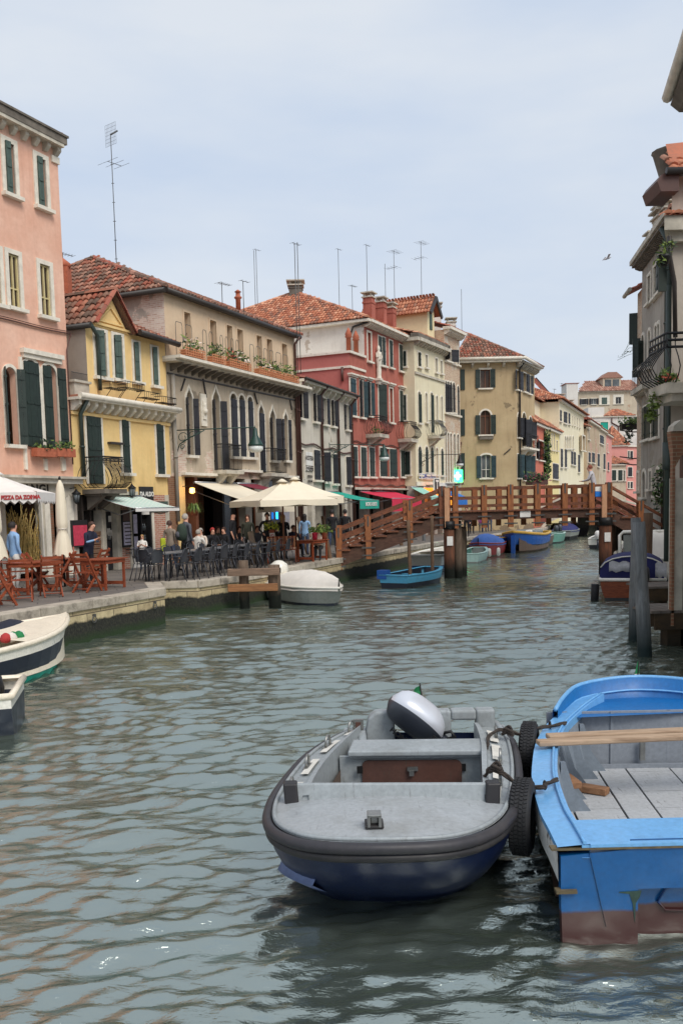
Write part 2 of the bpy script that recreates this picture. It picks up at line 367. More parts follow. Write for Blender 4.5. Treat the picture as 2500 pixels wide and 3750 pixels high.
def mk_setting():
 m, nt, b = newmat('water'); g = geo(nt); L = nt.links.new
 n1 = noise(nt, 7, 4, .5, mapn(nt, g, (.42, 1, 1)), .5); n2 = noise(nt, 22, 4, .6, mapn(nt, g, (.45, 1, 1)), .6)
 n0 = noise(nt, 2.3, 3, .5, mapn(nt, g, (.5, 1, 1)), .4); nb = bump(nt, b, n0.outputs['Fac'], .8, .06); nb = bump(nt, b, n1.outputs['Fac'], .75, .02, nb); bump(nt, b, n2.outputs['Fac'], 1, .007, nb)
 n3 = noise(nt, .35, 3, .5, g)
 L(ramp(nt, n3.outputs['Fac'], [(.3, (.048,.060,.047)), (.7, (.070,.084,.067))]).outputs[0], b.inputs['Base Color'])
 b.inputs['Roughness'].default_value = .03; b.inputs['IOR'].default_value = 4.2; b.inputs['Specular Tint'].default_value = (.9, 1, .95, 1)
 m, nt, b = newmat('quay_wall'); uv = uvn(nt); g = geo(nt); L = nt.links.new
 t = brickcol(nt, uv, (206,190,150), (180,162,126), (96,86,70), .95, .3, .014)
 n1 = noise(nt, 4, 6, .65, g); n2 = noise(nt, 2.2, 5, .7, g); n3 = noise(nt, 18, 4, .6, g)
 col = mix(nt, ramp(nt, n1.outputs['Fac'], [(.42, (0,0,0)), (.7, (.55,.55,.55))]).outputs[0], t.outputs[0], rgb((120,104,80)))
 sx = nt.nodes.new('ShaderNodeSeparateXYZ'); L(g, sx.inputs[0])
 ad = nt.nodes.new('ShaderNodeMath'); ad.operation = 'MULTIPLY_ADD'; L(n2.outputs['Fac'], ad.inputs[0]); ad.inputs[1].default_value = .22; L(sx.outputs[2], ad.inputs[2])
 r1 = ramp(nt, ad.outputs[0], [(.53, BLK), (.58, WHT)]).outputs[0]
 alg = ramp(nt, n3.outputs['Fac'], [(.35, rgb((26,27,24))), (.55, rgb((44,44,36))), (.7, rgb((58,60,44)))]).outputs[0]
 alg = mix(nt, ramp(nt, ad.outputs[0], [(.16, WHT), (.34, BLK)]).outputs[0], alg, rgb((34,54,24)))
 col = mix(nt, r1, alg, col); L(col, b.inputs['Base Color']); b.inputs['Roughness'].default_value = .85
 nb = bump(nt, b, t.outputs['Fac'], -.4, .02); bump(nt, b, n3.outputs['Fac'], .5, .03, nb)
 m, nt, b = newmat('paving'); g = geo(nt)
 t = brickcol(nt, mapn(nt, g, rot=(0,0,-.3)), (122,114,106), (104,98,92), (70,66,62), .9, .42, .012)
 n = noise(nt, 1.4, 6, .6, g)
 nt.links.new(mix(nt, ramp(nt, n.outputs['Fac'], [(.4, (0,0,0)), (.7, (.5,.5,.5))]).outputs[0], t.outputs[0], rgb((92,86,80))), b.inputs['Base Color'])
 b.inputs['Roughness'].default_value = .8; bump(nt, b, t.outputs['Fac'], -.3, .01)
 m, nt, b = newmat('cap_stone'); g = geo(nt)
 n = noise(nt, 3, 7, .7, g); n2 = noise(nt, 24, 3, .6, g); a = nt.nodes.new('ShaderNodeAttribute'); a.attribute_name = 'rnd'
 c = ramp(nt, n.outputs['Fac'], [(.34, rgb((120,112,102))), (.5, rgb((184,174,158))), (.7, rgb((206,196,180)))]).outputs[0]
 c = mix(nt, ramp(nt, a.outputs['Fac'], [(0, (0,0,0)), (1, (.35,.35,.35))]).outputs[0], c, rgb((140,130,116)))
 nt.links.new(c, b.inputs['Base Color']); b.inputs['Roughness'].default_value = .85; bump(nt, b, n2.outputs['Fac'], .4, .02)
mk_setting()
def make_water():
 ys = list(np.arange(-8, 3, .12)); y = 3.0
 while y < 170: ys.append(y); y *= 1.0036
 ys = np.array(ys); nx = 540; t = np.linspace(-1, 1, nx)
 Y, T = np.meshgrid(ys, t, indexing='ij'); X = T*(5 + .5*np.maximum(Y, 0)) + .06*np.maximum(Y, 0)
 Z = np.zeros_like(X); st = np.random.RandomState(5)
 step = np.maximum(.0036*np.maximum(Y, 3), .03)
 for i in range(110):
  lam = .12*(11.0**st.rand()); ang = PI/2 + st.normal(0, .42); k = 2*PI/lam
  amp = lam*(.012 if lam < .5 else .0045); ph = st.rand()*7
  fade = np.clip((lam/step - 2.2)/2.5, 0, 1)
  gx, gy = st.normal(0, .5, 2); env = .55 + .45*np.sin(gx*X + gy*Y + st.rand()*7)
  s = np.sin(k*(np.cos(ang)*X + np.sin(ang)*Y) + ph + .5*np.sin(.8*X + ph) )
  Z += amp*fade*env*s
 m = Y.shape[0]; co_ = np.stack([X, Y, Z], -1).reshape(-1, 3)
 I = np.arange(m*nx).reshape(m, nx); q = np.stack([I[:-1,:-1], I[:-1,1:], I[1:,1:], I[1:,:-1]], -1).reshape(-1, 4)
 me = bpy.data.meshes.new('canal_water'); me.vertices.add(len(co_)); me.vertices.foreach_set('co', co_.ravel())
 me.loops.add(q.size); me.loops.foreach_set('vertex_index', q.ravel()); me.polygons.add(len(q))
 me.polygons.foreach_set('loop_start', np.arange(0, q.size, 4)); me.update(calc_edges=True); me.validate()
 me.polygons.foreach_set('use_smooth', [True]*len(q)); me.materials.append(M['water'])
 o = bpy.data.objects.new('canal_water', me); COL.objects.link(o); o['kind'] = 'structure'
 mb = MB(); z = -.35   # open lagoon beyond the modelled waves, a little lower so that nothing meets
 mb.quad((-900,-300,z), (900,-300,z), (900,1500,z), (-900,1500,z)); s = mb.build('canal_bed', 'algae_bed'); s['kind'] = 'structure'
plain('algae_bed', (30,42,36), .3)
make_water()
QZ = .88
q = [atz(0,2252,QZ), atz(602,2153,QZ), atz(581,2131,QZ), atz(724,2127,QZ), atz(871,2108,QZ), atz(1050,2078,QZ), atz(1250,2043,QZ)]
e0 = q[0] - (q[1]-q[0]).normalized()*22
QL = [e0] + q + [V((7.2,52,QZ)), V((11.3,60,QZ)), V((15.2,68,QZ)), V((18.5,80,QZ)), V((24,90,QZ)), V((30,103,QZ)), V((40,124,QZ)), V((48,160,QZ))]
QL = [V((p.x, p.y, QZ)) for p in QL]
def quay(name, edge, side, zt=QZ, wallm='quay_wall', far=60):
 """edge polyline; side = -1: land to the left (-x), +1: land to the right"""
 mb = MB(); mb.mat('paving')
 for a, b in zip(edge, edge[1:]):
  fa, fb = V((side*far, a.y - 5, 0)), V((side*far, b.y - 5, 0))
  P = [V((p.x, p.y, zt-.004)) for p in ((a, b, fb, fa) if side < 0 else (b, a, fa, fb))]
  if abs((b-a).y) > .1 and b.y > a.y: mb.poly(P)
 top = mb.build(name + '_paving'); top['kind'] = 'structure'
 mb = MB(); mb.mat(wallm)
 for a, b in zip(edge, edge[1:]):
  A, B = (a, b) if side < 0 else (b, a)
  nseg = 1
  mb.quad(V((A.x,A.y,-.6)), V((B.x,B.y,-.6)), V((B.x,B.y,zt-.19)), V((A.x,A.y,zt-.19)))
 w = mb.build(name + '_wall'); w['kind'] = 'structure'
 mb = MB(); mb.mat('cap_stone')
 for a, b in zip(edge, edge[1:]):
  d = (b - a); L = d.length
  if L < .1: continue
  d.normalize(); nn = V((d.y, -d.x, 0))*(-side); k = 0.0   # towards the water
  if L > 45: continue
  while k < L - .02:
   l = min(rnd.uniform(.9, 1.7), L - k)
   if L - k - l < .4: l = L - k
   dz = rnd.uniform(-.008, .008); o = a + d*(k+.006) + nn*(.05 + rnd.uniform(-.008,.008)); o = V((o.x, o.y, zt-.19))
   mb.obox(o, d*(l-.012), -nn*.42, V((0,0,.195+dz))); k += l
 c = mb.build(name + '_edge_stones'); c['kind'] = 'structure'; mod_bevel(c, .018, 2)
quay('left_quay', QL, -1)
RB = [V((5.6,-6,.7)), V((6.6,15.8,.7)), V((8.3,21,.7)), V((12.1,31,.7)), V((12.35,35,.7)), V((13.6,42,.7)), V((22,62,.7)), V((40,110,.7)), V((52,160,.7))]
quay('right_quay', RB, 1, .7)
def far_bank():
 mb = MB(); mb.mat('paving'); mb.quad((-300,158,.7), (300,158,.7), (300,900,.7), (-300,900,.7))
 mb.mat('quay_wall'); mb.quad((-300,158,-1), (300,158,-1), (300,158,.7), (-300,158,.7)); s = mb.build('far_bank_ground'); s['kind'] = 'structure'
far_bank()
def rings():
 first = None
 pts = []
 for i, (px, py) in enumerate(((343,2253),(565,2205),(900,2195))):
  a, b = (q[0], q[1]) if i < 2 else (q[3], q[4]); d = (b-a).normalized(); n = V((d.y,-d.x,0)); p = atpl(px, py, a + n*.02, n)
  t = thing('mooring_ring', ['iron mooring ring on the quay wall above the white boat', 'iron mooring ring on the quay wall near its stepped corner', 'iron mooring ring on the quay wall behind the timber dolphin'][i], 'ring', p, 'mooring rings')
  mb = MB(); mb.tube([p + n*.02 + V((0,0,-.09)) + d*math.cos(k*PI/6)*.07 + V((0,0,math.sin(k*PI/6)*.07)) for k in range(13)], .012, 6); mb.build('ring', 'iron_grey', t)
  mb = MB(); mb.obox(p - d*.03 - V((0,0,.03)), d*.06, n*.05, V((0,0,.06))); mb.build('bracket', 'iron_grey', t)
rings()
class Fac:
 """vertical wall plane: origin in plan, running in direction ang (clockwise from +Y); n is the outward normal"""
 def __init__(s, P0, ang, flip=False):
  a = math.radians(ang); s.O = V((P0[0], P0[1], 0)); s.u = V((math.sin(a), math.cos(a), 0)); s.n = V((math.cos(a), -math.sin(a), 0))
  if flip: s.n = -s.n
  s.flip = flip
 def loc(s, px, py, d=0.0):
  p = atpl(px, py, s.O + s.n*d, s.n); return (p - s.O).dot(s.u), p.z
 def P(s, a, d, z): return s.O + s.u*a + s.n*d + V((0,0,z))
 def rect(s, x0, x1, y0, y1, d=0.0):
  """pixel rect (top/bottom measured on its middle line) -> s0,s1,z0,z1"""
  ym = (y0+y1)/2; xm = (x0+x1)/2
  a, b = s.loc(x0, ym, d)[0], s.loc(x1, ym, d)[0]
  if a > b: a, b = b, a
  return a, b, s.loc(xm, y1, d)[1], s.loc(xm, y0, d)[1]
 def box(s, mb, a0, a1, d0, d1, z0, z1): mb.obox(s.P(a0, d0, z0), s.u*(a1-a0), s.n*(d1-d0), V((0,0,z1-z0)))
def arch_pts(kind, s0, s1, z0, z1, n=7):
 """closed outline of an opening in (s,z)"""
 w = (s1-s0)/2; c = (s0+s1)/2
 if kind == 'round':
  zs = z1 - w; return [(s0,z0),(s1,z0)] + [(c + w*math.cos(PI*k/(2*n)), zs + w*math.sin(PI*k/(2*n))) for k in range(2*n+1)]
 if kind == 'seg':
  h = w*.45; return [(s0,z0),(s1,z0)] + [(c + w*math.cos(PI*k/(2*n)), z1 - h + h*math.sin(PI*k/(2*n))) for k in range(2*n+1)]
 if kind == 'ogee':
  h = w*2.5; zs = z1 - h
  R_ = [(1,0),(.98,.15),(.9,.3),(.74,.45),(.5,.57),(.28,.68),(.12,.82),(0,1)]
  return [(s0,z0),(s1,z0)] + [(c+w*a, zs+h*b) for a, b in R_] + [(c-w*a, zs+h*b) for a, b in R_[::-1][1:]]
 return [(s0,z0),(s1,z0),(s1,z1),(s0,z1)]
def wall(fac, parent, s0, s1, z0, z1, mat, holes=(), depth=6.0, name='wall', zt=None, back=True, reveal=.22, label=None, matside=None):
 """front sheet with real openings, reveals, side and back walls. holes: (a,b,c,d,kind)"""
 mb = MB(); mb.mat(mat); ss = sorted({s0, s1, *[max(s0, min(s1, h[k])) for h in holes for k in (0,1)]}); zz = sorted({z0, z1, *[max(z0, min(z1, h[k])) for h in holes for k in (2,3)]})
 def inh(a, b): return any(h[0]-1e-6 < a < h[1]+1e-6 and h[2]-1e-6 < b < h[3]+1e-6 for h in holes)
 def qd(a, b, c, d):
  P = [fac.P(a,0,c), fac.P(b,0,c), fac.P(b,0,d), fac.P(a,0,d)]
  if fac.flip: P = P[::-1]
  mb.poly(P)
 for a, b in zip(ss, ss[1:]):
  if b - a < 1e-5: continue
  run = None
  for c, d in zip(zz, zz[1:]):
   if d - c < 1e-5: continue
   if not inh((a+b)/2, (c+d)/2):
    if run is None: run = c
   elif run is not None: qd(a, b, run, c); run = None
  if run is not None: qd(a, b, run, zz[-1])
 for h in holes:
  a, b, c, d = h[:4]; kind = h[4] if len(h) > 4 else None
  pts = arch_pts(kind, a, b, c, d)
  for i in range(len(pts)):
   p, q_ = pts[i], pts[(i+1)%len(pts)]
   P = [fac.P(p[0],0,p[1]), fac.P(q_[0],0,q_[1]), fac.P(q_[0],-reveal,q_[1]), fac.P(p[0],-reveal,p[1])]
   mb.poly(P)
  if kind:
   up = pts[2:]; mid = len(up)//2
   for i in range(len(up)-1):
    cx_ = b if i < mid else a
    P = [fac.P(cx_,0,d), fac.P(up[i+1][0],0,up[i+1][1]), fac.P(up[i][0],0,up[i][1])]
    mb.poly(P)
   zs = up[0][1]
 if matside: mb.mat(matside)
 D = depth
 for a in (s0, s1):
  mb.poly([fac.P(a,0,z0), fac.P(a,-D,z0), fac.P(a,-D,z1), fac.P(a,0,z1)])
 mb.poly([fac.P(s0,-D,z0), fac.P(s1,-D,z0), fac.P(s1,-D,z1), fac.P(s0,-D,z1)])
 mb.poly([fac.P(s0,0,z1), fac.P(s1,0,z1), fac.P(s1,-D,z1), fac.P(s0,-D,z1)])
 o = mb.build(name, None, parent)
 if label: o['label'] = label
 return o
def strip(fac, mb, pts, w, d0, d1):
 """band of width w outside an open outline pts (s,z), thickness d0..d1"""
 c = (sum(p[0] for p in pts)/len(pts), sum(p[1] for p in pts)/len(pts)); n = len(pts); outp = []
 for i in range(n):
  a, b = pts[max(i-1,0)], pts[min(i+1,n-1)]; tx, tz = b[0]-a[0], b[1]-a[1]; l = math.hypot(tx,tz) or 1
  nx, nz = tz/l, -tx/l
  if (pts[i][0]-c[0])*nx + (pts[i][1]-c[1])*nz < 0: nx, nz = -nx, -nz
  outp.append((pts[i][0]+nx*w, pts[i][1]+nz*w))
 for i in range(n-1):
  a, b, c2, d2 = pts[i], pts[i+1], outp[i+1], outp[i]
  mb.prism([fac.P(p[0], d0, p[1]) for p in (a,b,c2,d2)], fac.n*(d1-d0))
def window(fac, parent, rect, kind=None, frame='stone_white', fw=.1, pane='glass_dark', shut=None, smat='shutter_green', sill=.06, name='window', muntin=None, rec=.2, sillw=.12, hood=False, proud=.04, label=None, boards=None):
 """rect (s0,s1,z0,z1) of the opening. shut: 'C' closed leaves, 'O' opened flat on both sides, 'A' ajar, 'L'/'R' one leaf"""
 s0, s1, z0, z1 = rect; mb = MB(); mb.mat(frame); pts = arch_pts(kind, s0, s1, z0, z1)
 if fw > 0:
  outl = [pts[1]] + pts[2:] + [pts[0]] if kind else [(s1,z0),(s1,z1),(s0,z1),(s0,z0)]
  if kind: strip(fac, mb, outl, fw, -.02, proud)
  else:
   fac.box(mb, s0-fw, s0, -.03, proud, z0, z1+fw); fac.box(mb, s1, s1+fw, -.03, proud, z0, z1+fw); fac.box(mb, s0, s1, -.03, proud, z1, z1+fw)
 if sill: fac.box(mb, s0-fw-.05, s1+fw+.05, -.1, proud+sillw, z0-sill-.04, z0)
 if hood: fac.box(mb, s0-fw-.12, s1+fw+.12, -.05, proud+.16, z1+fw+.12, z1+fw+.2); fac.box(mb, s0-fw-.05, s1+fw+.05, -.05, proud+.08, z1+fw+.04, z1+fw+.12)
 if not mb.f: fac.box(mb, s0, s1, -.1, .01, z0-.03, z0)
 w = mb.build(name, None, parent)
 if label: w['label'] = label
 mb = MB(); mb.poly([fac.P(p[0], -rec, p[1]) for p in pts]); mb.build('pane', pane, w)
 if muntin:
  mb = MB(); d0, d1 = -rec, -rec+.05; m = .045
  fac.box(mb, s0, s0+m, d0, d1, z0, z1); fac.box(mb, s1-m, s1, d0, d1, z0, z1); fac.box(mb, (s0+s1)/2-m/2, (s0+s1)/2+m/2, d0, d1, z0, z1)
  zt = z1 - ((s1-s0)/2 if kind == 'round' else 0); fac.box(mb, s0+m, s1-m, d0+.003, d1-.003, zt-m, zt); fac.box(mb, s0+m, s1-m, d0+.003, d1-.003, z0, z0+m)
  if zt-z0 > 1.4: fac.box(mb, s0+m, s1-m, d0+.003, d1-.003, z0+(zt-z0)*.35, z0+(zt-z0)*.35+m*.8)
  mb.build('sash', muntin, w)
 if shut:
  zt = z1 if kind is None else (z1 - (s1-s0)/2*(.2 if kind == 'round' and proud < .045 and rec == .3 else .95 if kind == 'round' else 2.1 if kind == 'ogee' else .3)); hw = (s1-s0)/2
  def leaf(hs, sgn, ang, full=1.0):
   """leaf hinged at hs, closed direction sgn, opened by ang degrees"""
   a = math.radians(ang); d = fac.u*(sgn*math.cos(a)) + fac.n*math.sin(a); o = fac.P(hs, proud+.012, z0+.01); th = (d.cross(V((0,0,1)))).normalized()*.035
   lb = MB(); W = hw*.985*full; nb = max(2, int(W/.17)); hgt = zt-z0
   for k in range(nb): lb.obox(o + d*(W*k/nb+.003), d*(W/nb-.006), th, V((0,0,hgt)))
   for zf in (.12, .5, .86): lb.obox(o + V((0,0,hgt*zf)) - th*.6 + d*.02, d*(W-.04), th*2.2, V((0,0,.06)))
   lb.build('shutter', smat, w)
  if shut == 'C': leaf(s0, 1, 3); leaf(s1, -1, 3)
  elif shut == 'O': leaf(s0-.01, 1, 172); leaf(s1+.01, -1, 172)
  elif shut == 'A': leaf(s0, 1, 100); leaf(s1, -1, 95)
  elif shut == 'B': leaf(s0, 1, 130); leaf(s1, -1, 140)
  elif shut == 'L': leaf(s0, 1, 8)
  elif shut == 'R': leaf(s1, -1, 8)
  elif shut == 'LO': leaf(s0, 1, 8); leaf(s1+.01, -1, 168)
  elif shut == 'IN': leaf(s0+.02, 1, 40)
 return w
def tiles(mb, poly, up, pitch=.22, course=.34, r=.085, zoff=0.0, rows=None):
 """barrel tiles over a planar polygon; up = horizontal direction pointing up the slope"""
 P = [V(p) for p in poly]; nrm = (P[1]-P[0]).cross(P[2]-P[0]).normalized()
 if nrm.z < 0: nrm = -nrm
 up = V(up).normalized(); g = (up - nrm*up.dot(nrm)).normalized(); e = g.cross(nrm).normalized()
 O = P[0]; L = [((p-O).dot(e), (p-O).dot(g)) for p in P]
 x0, x1 = min(a for a,_ in L), max(a for a,_ in L); y0, y1 = min(b for _,b in L), max(b for _,b in L)
 def inside(x, y):
  c = False; n = len(L); j = n-1
  for i in range(n):
   xi, yi = L[i]; xj, yj = L[j]
   if (yi > y) != (yj > y) and x < (xj-xi)*(y-yi)/(yj-yi) + xi: c = not c
   j = i
  return c
 nx = int((x1-x0)/pitch)+1; ny = int((y1-y0)/course)+1
 for j in range(ny):
  for i in range(nx):
   x = x0 + (i+.5)*pitch; y = y0 + (j+.5)*course
   if not (inside(x, y) or inside(x, y-course*.3)): continue
   mb.rv = rnd.random(); jx = rnd.uniform(-.012,.012); rr = r*rnd.uniform(.95,1.08); l = course*1.12
   A = []
   for (yy, hz, q_) in ((y-course/2-.02, .055, 1.0), (y-course/2-.02+l, .012, .86)):
    A.append([mb.vert(O + e*(x+jx+math.cos(PI*k/4)*rr*q_*1.15) + g*yy + nrm*(zoff+hz+math.sin(PI*k/4)*rr*q_*.85-.02)) for k in range(5)])
   sm = mb.smooth; mb.smooth = True
   for k in range(4): mb.face([A[0][k+1], A[0][k], A[1][k], A[1][k+1]])
   mb.smooth = sm
   mb.face([A[0][0], A[0][1], A[0][2], A[0][3], A[0][4]])
 mb.rv = .35
 mb.poly([p + nrm*(zoff) for p in (P if (P[1]-P[0]).cross(P[2]-P[0]).z > 0 else P[::-1])])
 mb.rv = None
def ridge(mb, a, b, r=.11):
 a, b = V(a), V(b); d = b-a; L = d.length; d.normalize(); side = d.cross(V((0,0,1))).normalized(); up = side.cross(d); k = 0
 while k < L-.05:
  l = min(.42, L-k); mb.rv = rnd.random(); A = []
  for t, q_ in ((k-.02, 1.08), (k+l, .92)):
   A.append([mb.vert(a + d*t + side*math.cos(PI*i/4)*r*q_ + up*(math.sin(PI*i/4)*r*q_)) for i in range(5)])
  for i in range(4): mb.face([A[0][i], A[0][i+1], A[1][i+1], A[1][i]])
  mb.face(A[0]); k += l*.95
 mb.rv = None
def hip_roof(fac, parent, s0, s1, D, ze, zr, mat='tiles_old', over=.35, ridge_s=None, ridge_d=None, hip=True, name='roof', near=True, hips=(True,True)):
 """roof over a block s0..s1 deep D; ridge along s at depth D/2"""
 a0, a1, d0, d1 = s0-over, s1+over, over, -D-over; rd = -(D/2) if ridge_d is None else ridge_d; hh = abs(d0-rd)
 r0 = a0 + (hh if hips[0] else 0); r1 = a1 - (hh if hips[1] else 0)
 if ridge_s: r0, r1 = ridge_s
 if r0 > r1: r0 = r1 = (r0+r1)/2
 A, B, C, E = fac.P(a0,d0,ze), fac.P(a1,d0,ze), fac.P(a1,d1,ze), fac.P(a0,d1,ze); R0, R1 = fac.P(r0,rd,zr), fac.P(r1,rd,zr)
 mb = MB(); mb.mat(mat)
 front = [A, B, R1, R0] if (R1-R0).length > .05 else [A, B, R1]
 tiles(mb, front, -fac.n);
 left = [E, A, R0]; right = [B, C, R1]
 if hips[0]: tiles(mb, left, fac.u)
 else: mb.poly([E, A, R0])
 if hips[1]: tiles(mb, right, -fac.u)
 else: mb.poly([B, C, R1])
 mb.rv = .4; mb.poly([C, E, R0, R1] if (R1-R0).length > .05 else [C, E, R0]); mb.rv = None
 if (R1-R0).length > .3: ridge(mb, R0, R1)
 for p, q_ in ((A,R0),(B,R1),(E,R0),(C,R1)): ridge(mb, p + V((0,0,.04)), q_)
 o = mb.build(name, None, parent); return o
def chimney(parent, c, w, h, mat, cap='stone_dirty', roof=None, flare=False, rz=0.0):
 mb = MB(); mb.mat(mat); mb.box(V(c)+V((0,0,h/2)), (w, w, h), rz); mb.box(V(c)+V((0,0,h*.82)), (w*1.12, w*1.12, h*.07), rz)
 ch = mb.build('chimney', None, parent); mb = MB()
 mb.box(V(c)+V((0,0,h+.03)), (w*1.25, w*1.25, .07), rz)
 for sx in (-1,1):
  for sy in (-1,1): mb.box(V(c)+Matrix.Rotation(rz,3,'Z')@V((sx*w*.4, sy*w*.4, 0))+V((0,0,h+.16)), (w*.14, w*.14, .2), rz)
 mb.box(V(c)+V((0,0,h+.29)), (w*1.4, w*1.4, .07), rz); mb.build('chimney_cap', cap, ch); return ch
def corbels(fac, mb, s0, s1, z, h=.22, dep=.28, w=.13, step=.42, slab=.1, over=.05):
 fac.box(mb, s0-over, s1+over, -.05, dep+.12, z, z+slab)
 n = max(1, int((s1-s0)/step))
 for k in range(n+1):
  a = s0 + w/2 + (s1-s0-w)*k/n
  pr = [fac.P(a-w/2, 0, z), fac.P(a-w/2, dep, z), fac.P(a-w/2, dep, z-h*.45), fac.P(a-w/2, dep*.35, z-h), fac.P(a-w/2, 0, z-h)]
  mb.prism(pr, fac.u*w)
def pipe(fac, parent, pts, r=.05, mat='pipe_brown', name='drainpipe'):
 mb = MB(); mb.tube([fac.P(a, d, z) for a, d, z in pts], r, 8)
 for (a, d, z), (a2, d2, z2) in zip(pts, pts[1:]):
  if abs(z-z2) > 1.5:
   k = 1.0
   while k < abs(z-z2): zz = max(z,z2)-k; mb.tube([fac.P(a,d,zz-.03), fac.P(a,d,zz+.03)], r*1.25, 8); k += 1.9
 return mb.build(name, mat, parent)
def belly_balcony(fac, parent, s0, s1, zf, zr, dep=.75, belly=.22, mat='iron_black', n=None, slab='stone_dirty', corb=True, name='balcony', slabt=.14, plants=False):
 """stone slab with swelling iron railing"""
 mb = MB(); mb.mat(slab); fac.box(mb, s0-.08, s1+.08, 0, dep+.06, zf-slabt, zf)
 if corb:
  fac.box(mb, s0+.02, s1-.02, 0, dep*.8, zf-slabt-.07, zf-slabt)
  for a in (s0+.12, s1-.12-.2): mb.prism([fac.P(a,0,zf-slabt-.07), fac.P(a,dep*.75,zf-slabt-.07), fac.P(a,dep*.5,zf-slabt-.25), fac.P(a,0,zf-slabt-.5)], fac.u*.2)
 b = mb.build(name, None, parent); mb = MB(); h = zr-zf
 prof = [(belly*.15,.03),(belly*.75,.14*h),(belly,.32*h),(belly*.7,.55*h),(0,.8*h),(0,h)] if belly else [(0,.03),(0,h)]
 def post(base, out, r=.011): mb.tube([base + out*o_ + V((0,0,z)) for o_, z in prof], r, 5)
 W = s1-s0; n = n or int(W/.13)
 for k in range(n+1): post(fac.P(s0+W*k/n, dep, zf), fac.n)
 m = max(3, int(dep/.14))
 for k in range(m):
  post(fac.P(s0, dep*k/m, zf), -fac.u); post(fac.P(s1, dep*k/m, zf), fac.u)
 for z, r in ((zr, .022), (zf+.05, .012), (zr-.12, .012)):
  o_ = 0
  mb.tube([fac.P(s0, 0, z), fac.P(s0, dep, z), fac.P(s1, dep, z), fac.P(s1, 0, z)], r, 5)
 mb.build('railing', mat, b)
 if plants:
  mb = MB(); foliage(mb, fac.P(s0+.1,dep*.5,zf+.05), fac.P(s1-.1,dep*.5,zf+.05), .3, .5, 80); mb.build('potted_plants', None, b)
 return b
def bbr(f, x0, x1, y0, y1, dep, belly=.3):
 ym = (y0+y1)/2; xm = (x0+x1)/2; a = f.loc(x0, ym, .15)[0]+belly*.3; b = max(a+.8, f.loc(x1, ym, dep)[0]-belly); return a, b, f.loc(xm, y1, dep)[1], f.loc(xm, y0, dep)[1]
def foliage(mb, a, b, r, h, n, ms=('leaf_a','leaf_b','leaf_dark'), flowers=None, leaf=.07):
 a, b = V(a), V(b)
 for k in range(n):
  t = rnd.random(); q_ = rnd.random()**.6; an = rnd.uniform(0, 2*PI)
  c = a.lerp(b, t) + V((math.cos(an)*r*q_, math.sin(an)*r*q_, rnd.random()*h*(.5+.5*math.sin(t*9+1.3)**2)))
  mb.mat(flowers[rnd.randrange(len(flowers))] if flowers and rnd.random() < .22 else ms[rnd.randrange(len(ms))])
  d = V((rnd.gauss(0,1), rnd.gauss(0,1), rnd.gauss(0,.8))).normalized(); e = d.orthogonal().normalized(); l = leaf*rnd.uniform(.6,1.5)
  mb.poly([c - d*l, c + e*l*.45, c + d*l, c - e*l*.45])
def planter(fac, parent, s0, s1, z, d0=.05, dep=.25, h=.2, mat='box_wood', flowers=('flower_pale','flower_red'), fh=.35, name='flower_box', rack=True, n=110):
 mb = MB(); mb.mat(mat)
 if rack:
  for k in range(4): fac.box(mb, s0, s1, d0+dep-.012, d0+dep+.012, z+h*k/3.2, z+h*k/3.2+.035)
  m = max(3, int((s1-s0)/.14))
  for k in range(m+1): a = s0+(s1-s0)*k/m; fac.box(mb, a-.015, a+.015, d0+dep+.013, d0+dep+.03, z, z+h)
  for a in (s0, s1):
   for k in range(3): fac.box(mb, a-.012, a+.012, d0, d0+dep-.013, z+h*k/3.2, z+h*k/3.2+.035)
  fac.box(mb, s0+.03, s1-.03, d0+.02, d0+dep-.04, z+.01, z+h*.75)
 else: fac.box(mb, s0, s1, d0, d0+dep, z, z+h)
 b = mb.build(name, None, parent)
 mb = MB(); foliage(mb, fac.P(s0+.06, d0+dep*.5, z+h*.75), fac.P(s1-.06, d0+dep*.5, z+h*.75), .16, fh, n, flowers=flowers); mb.build('plants', None, b); return b
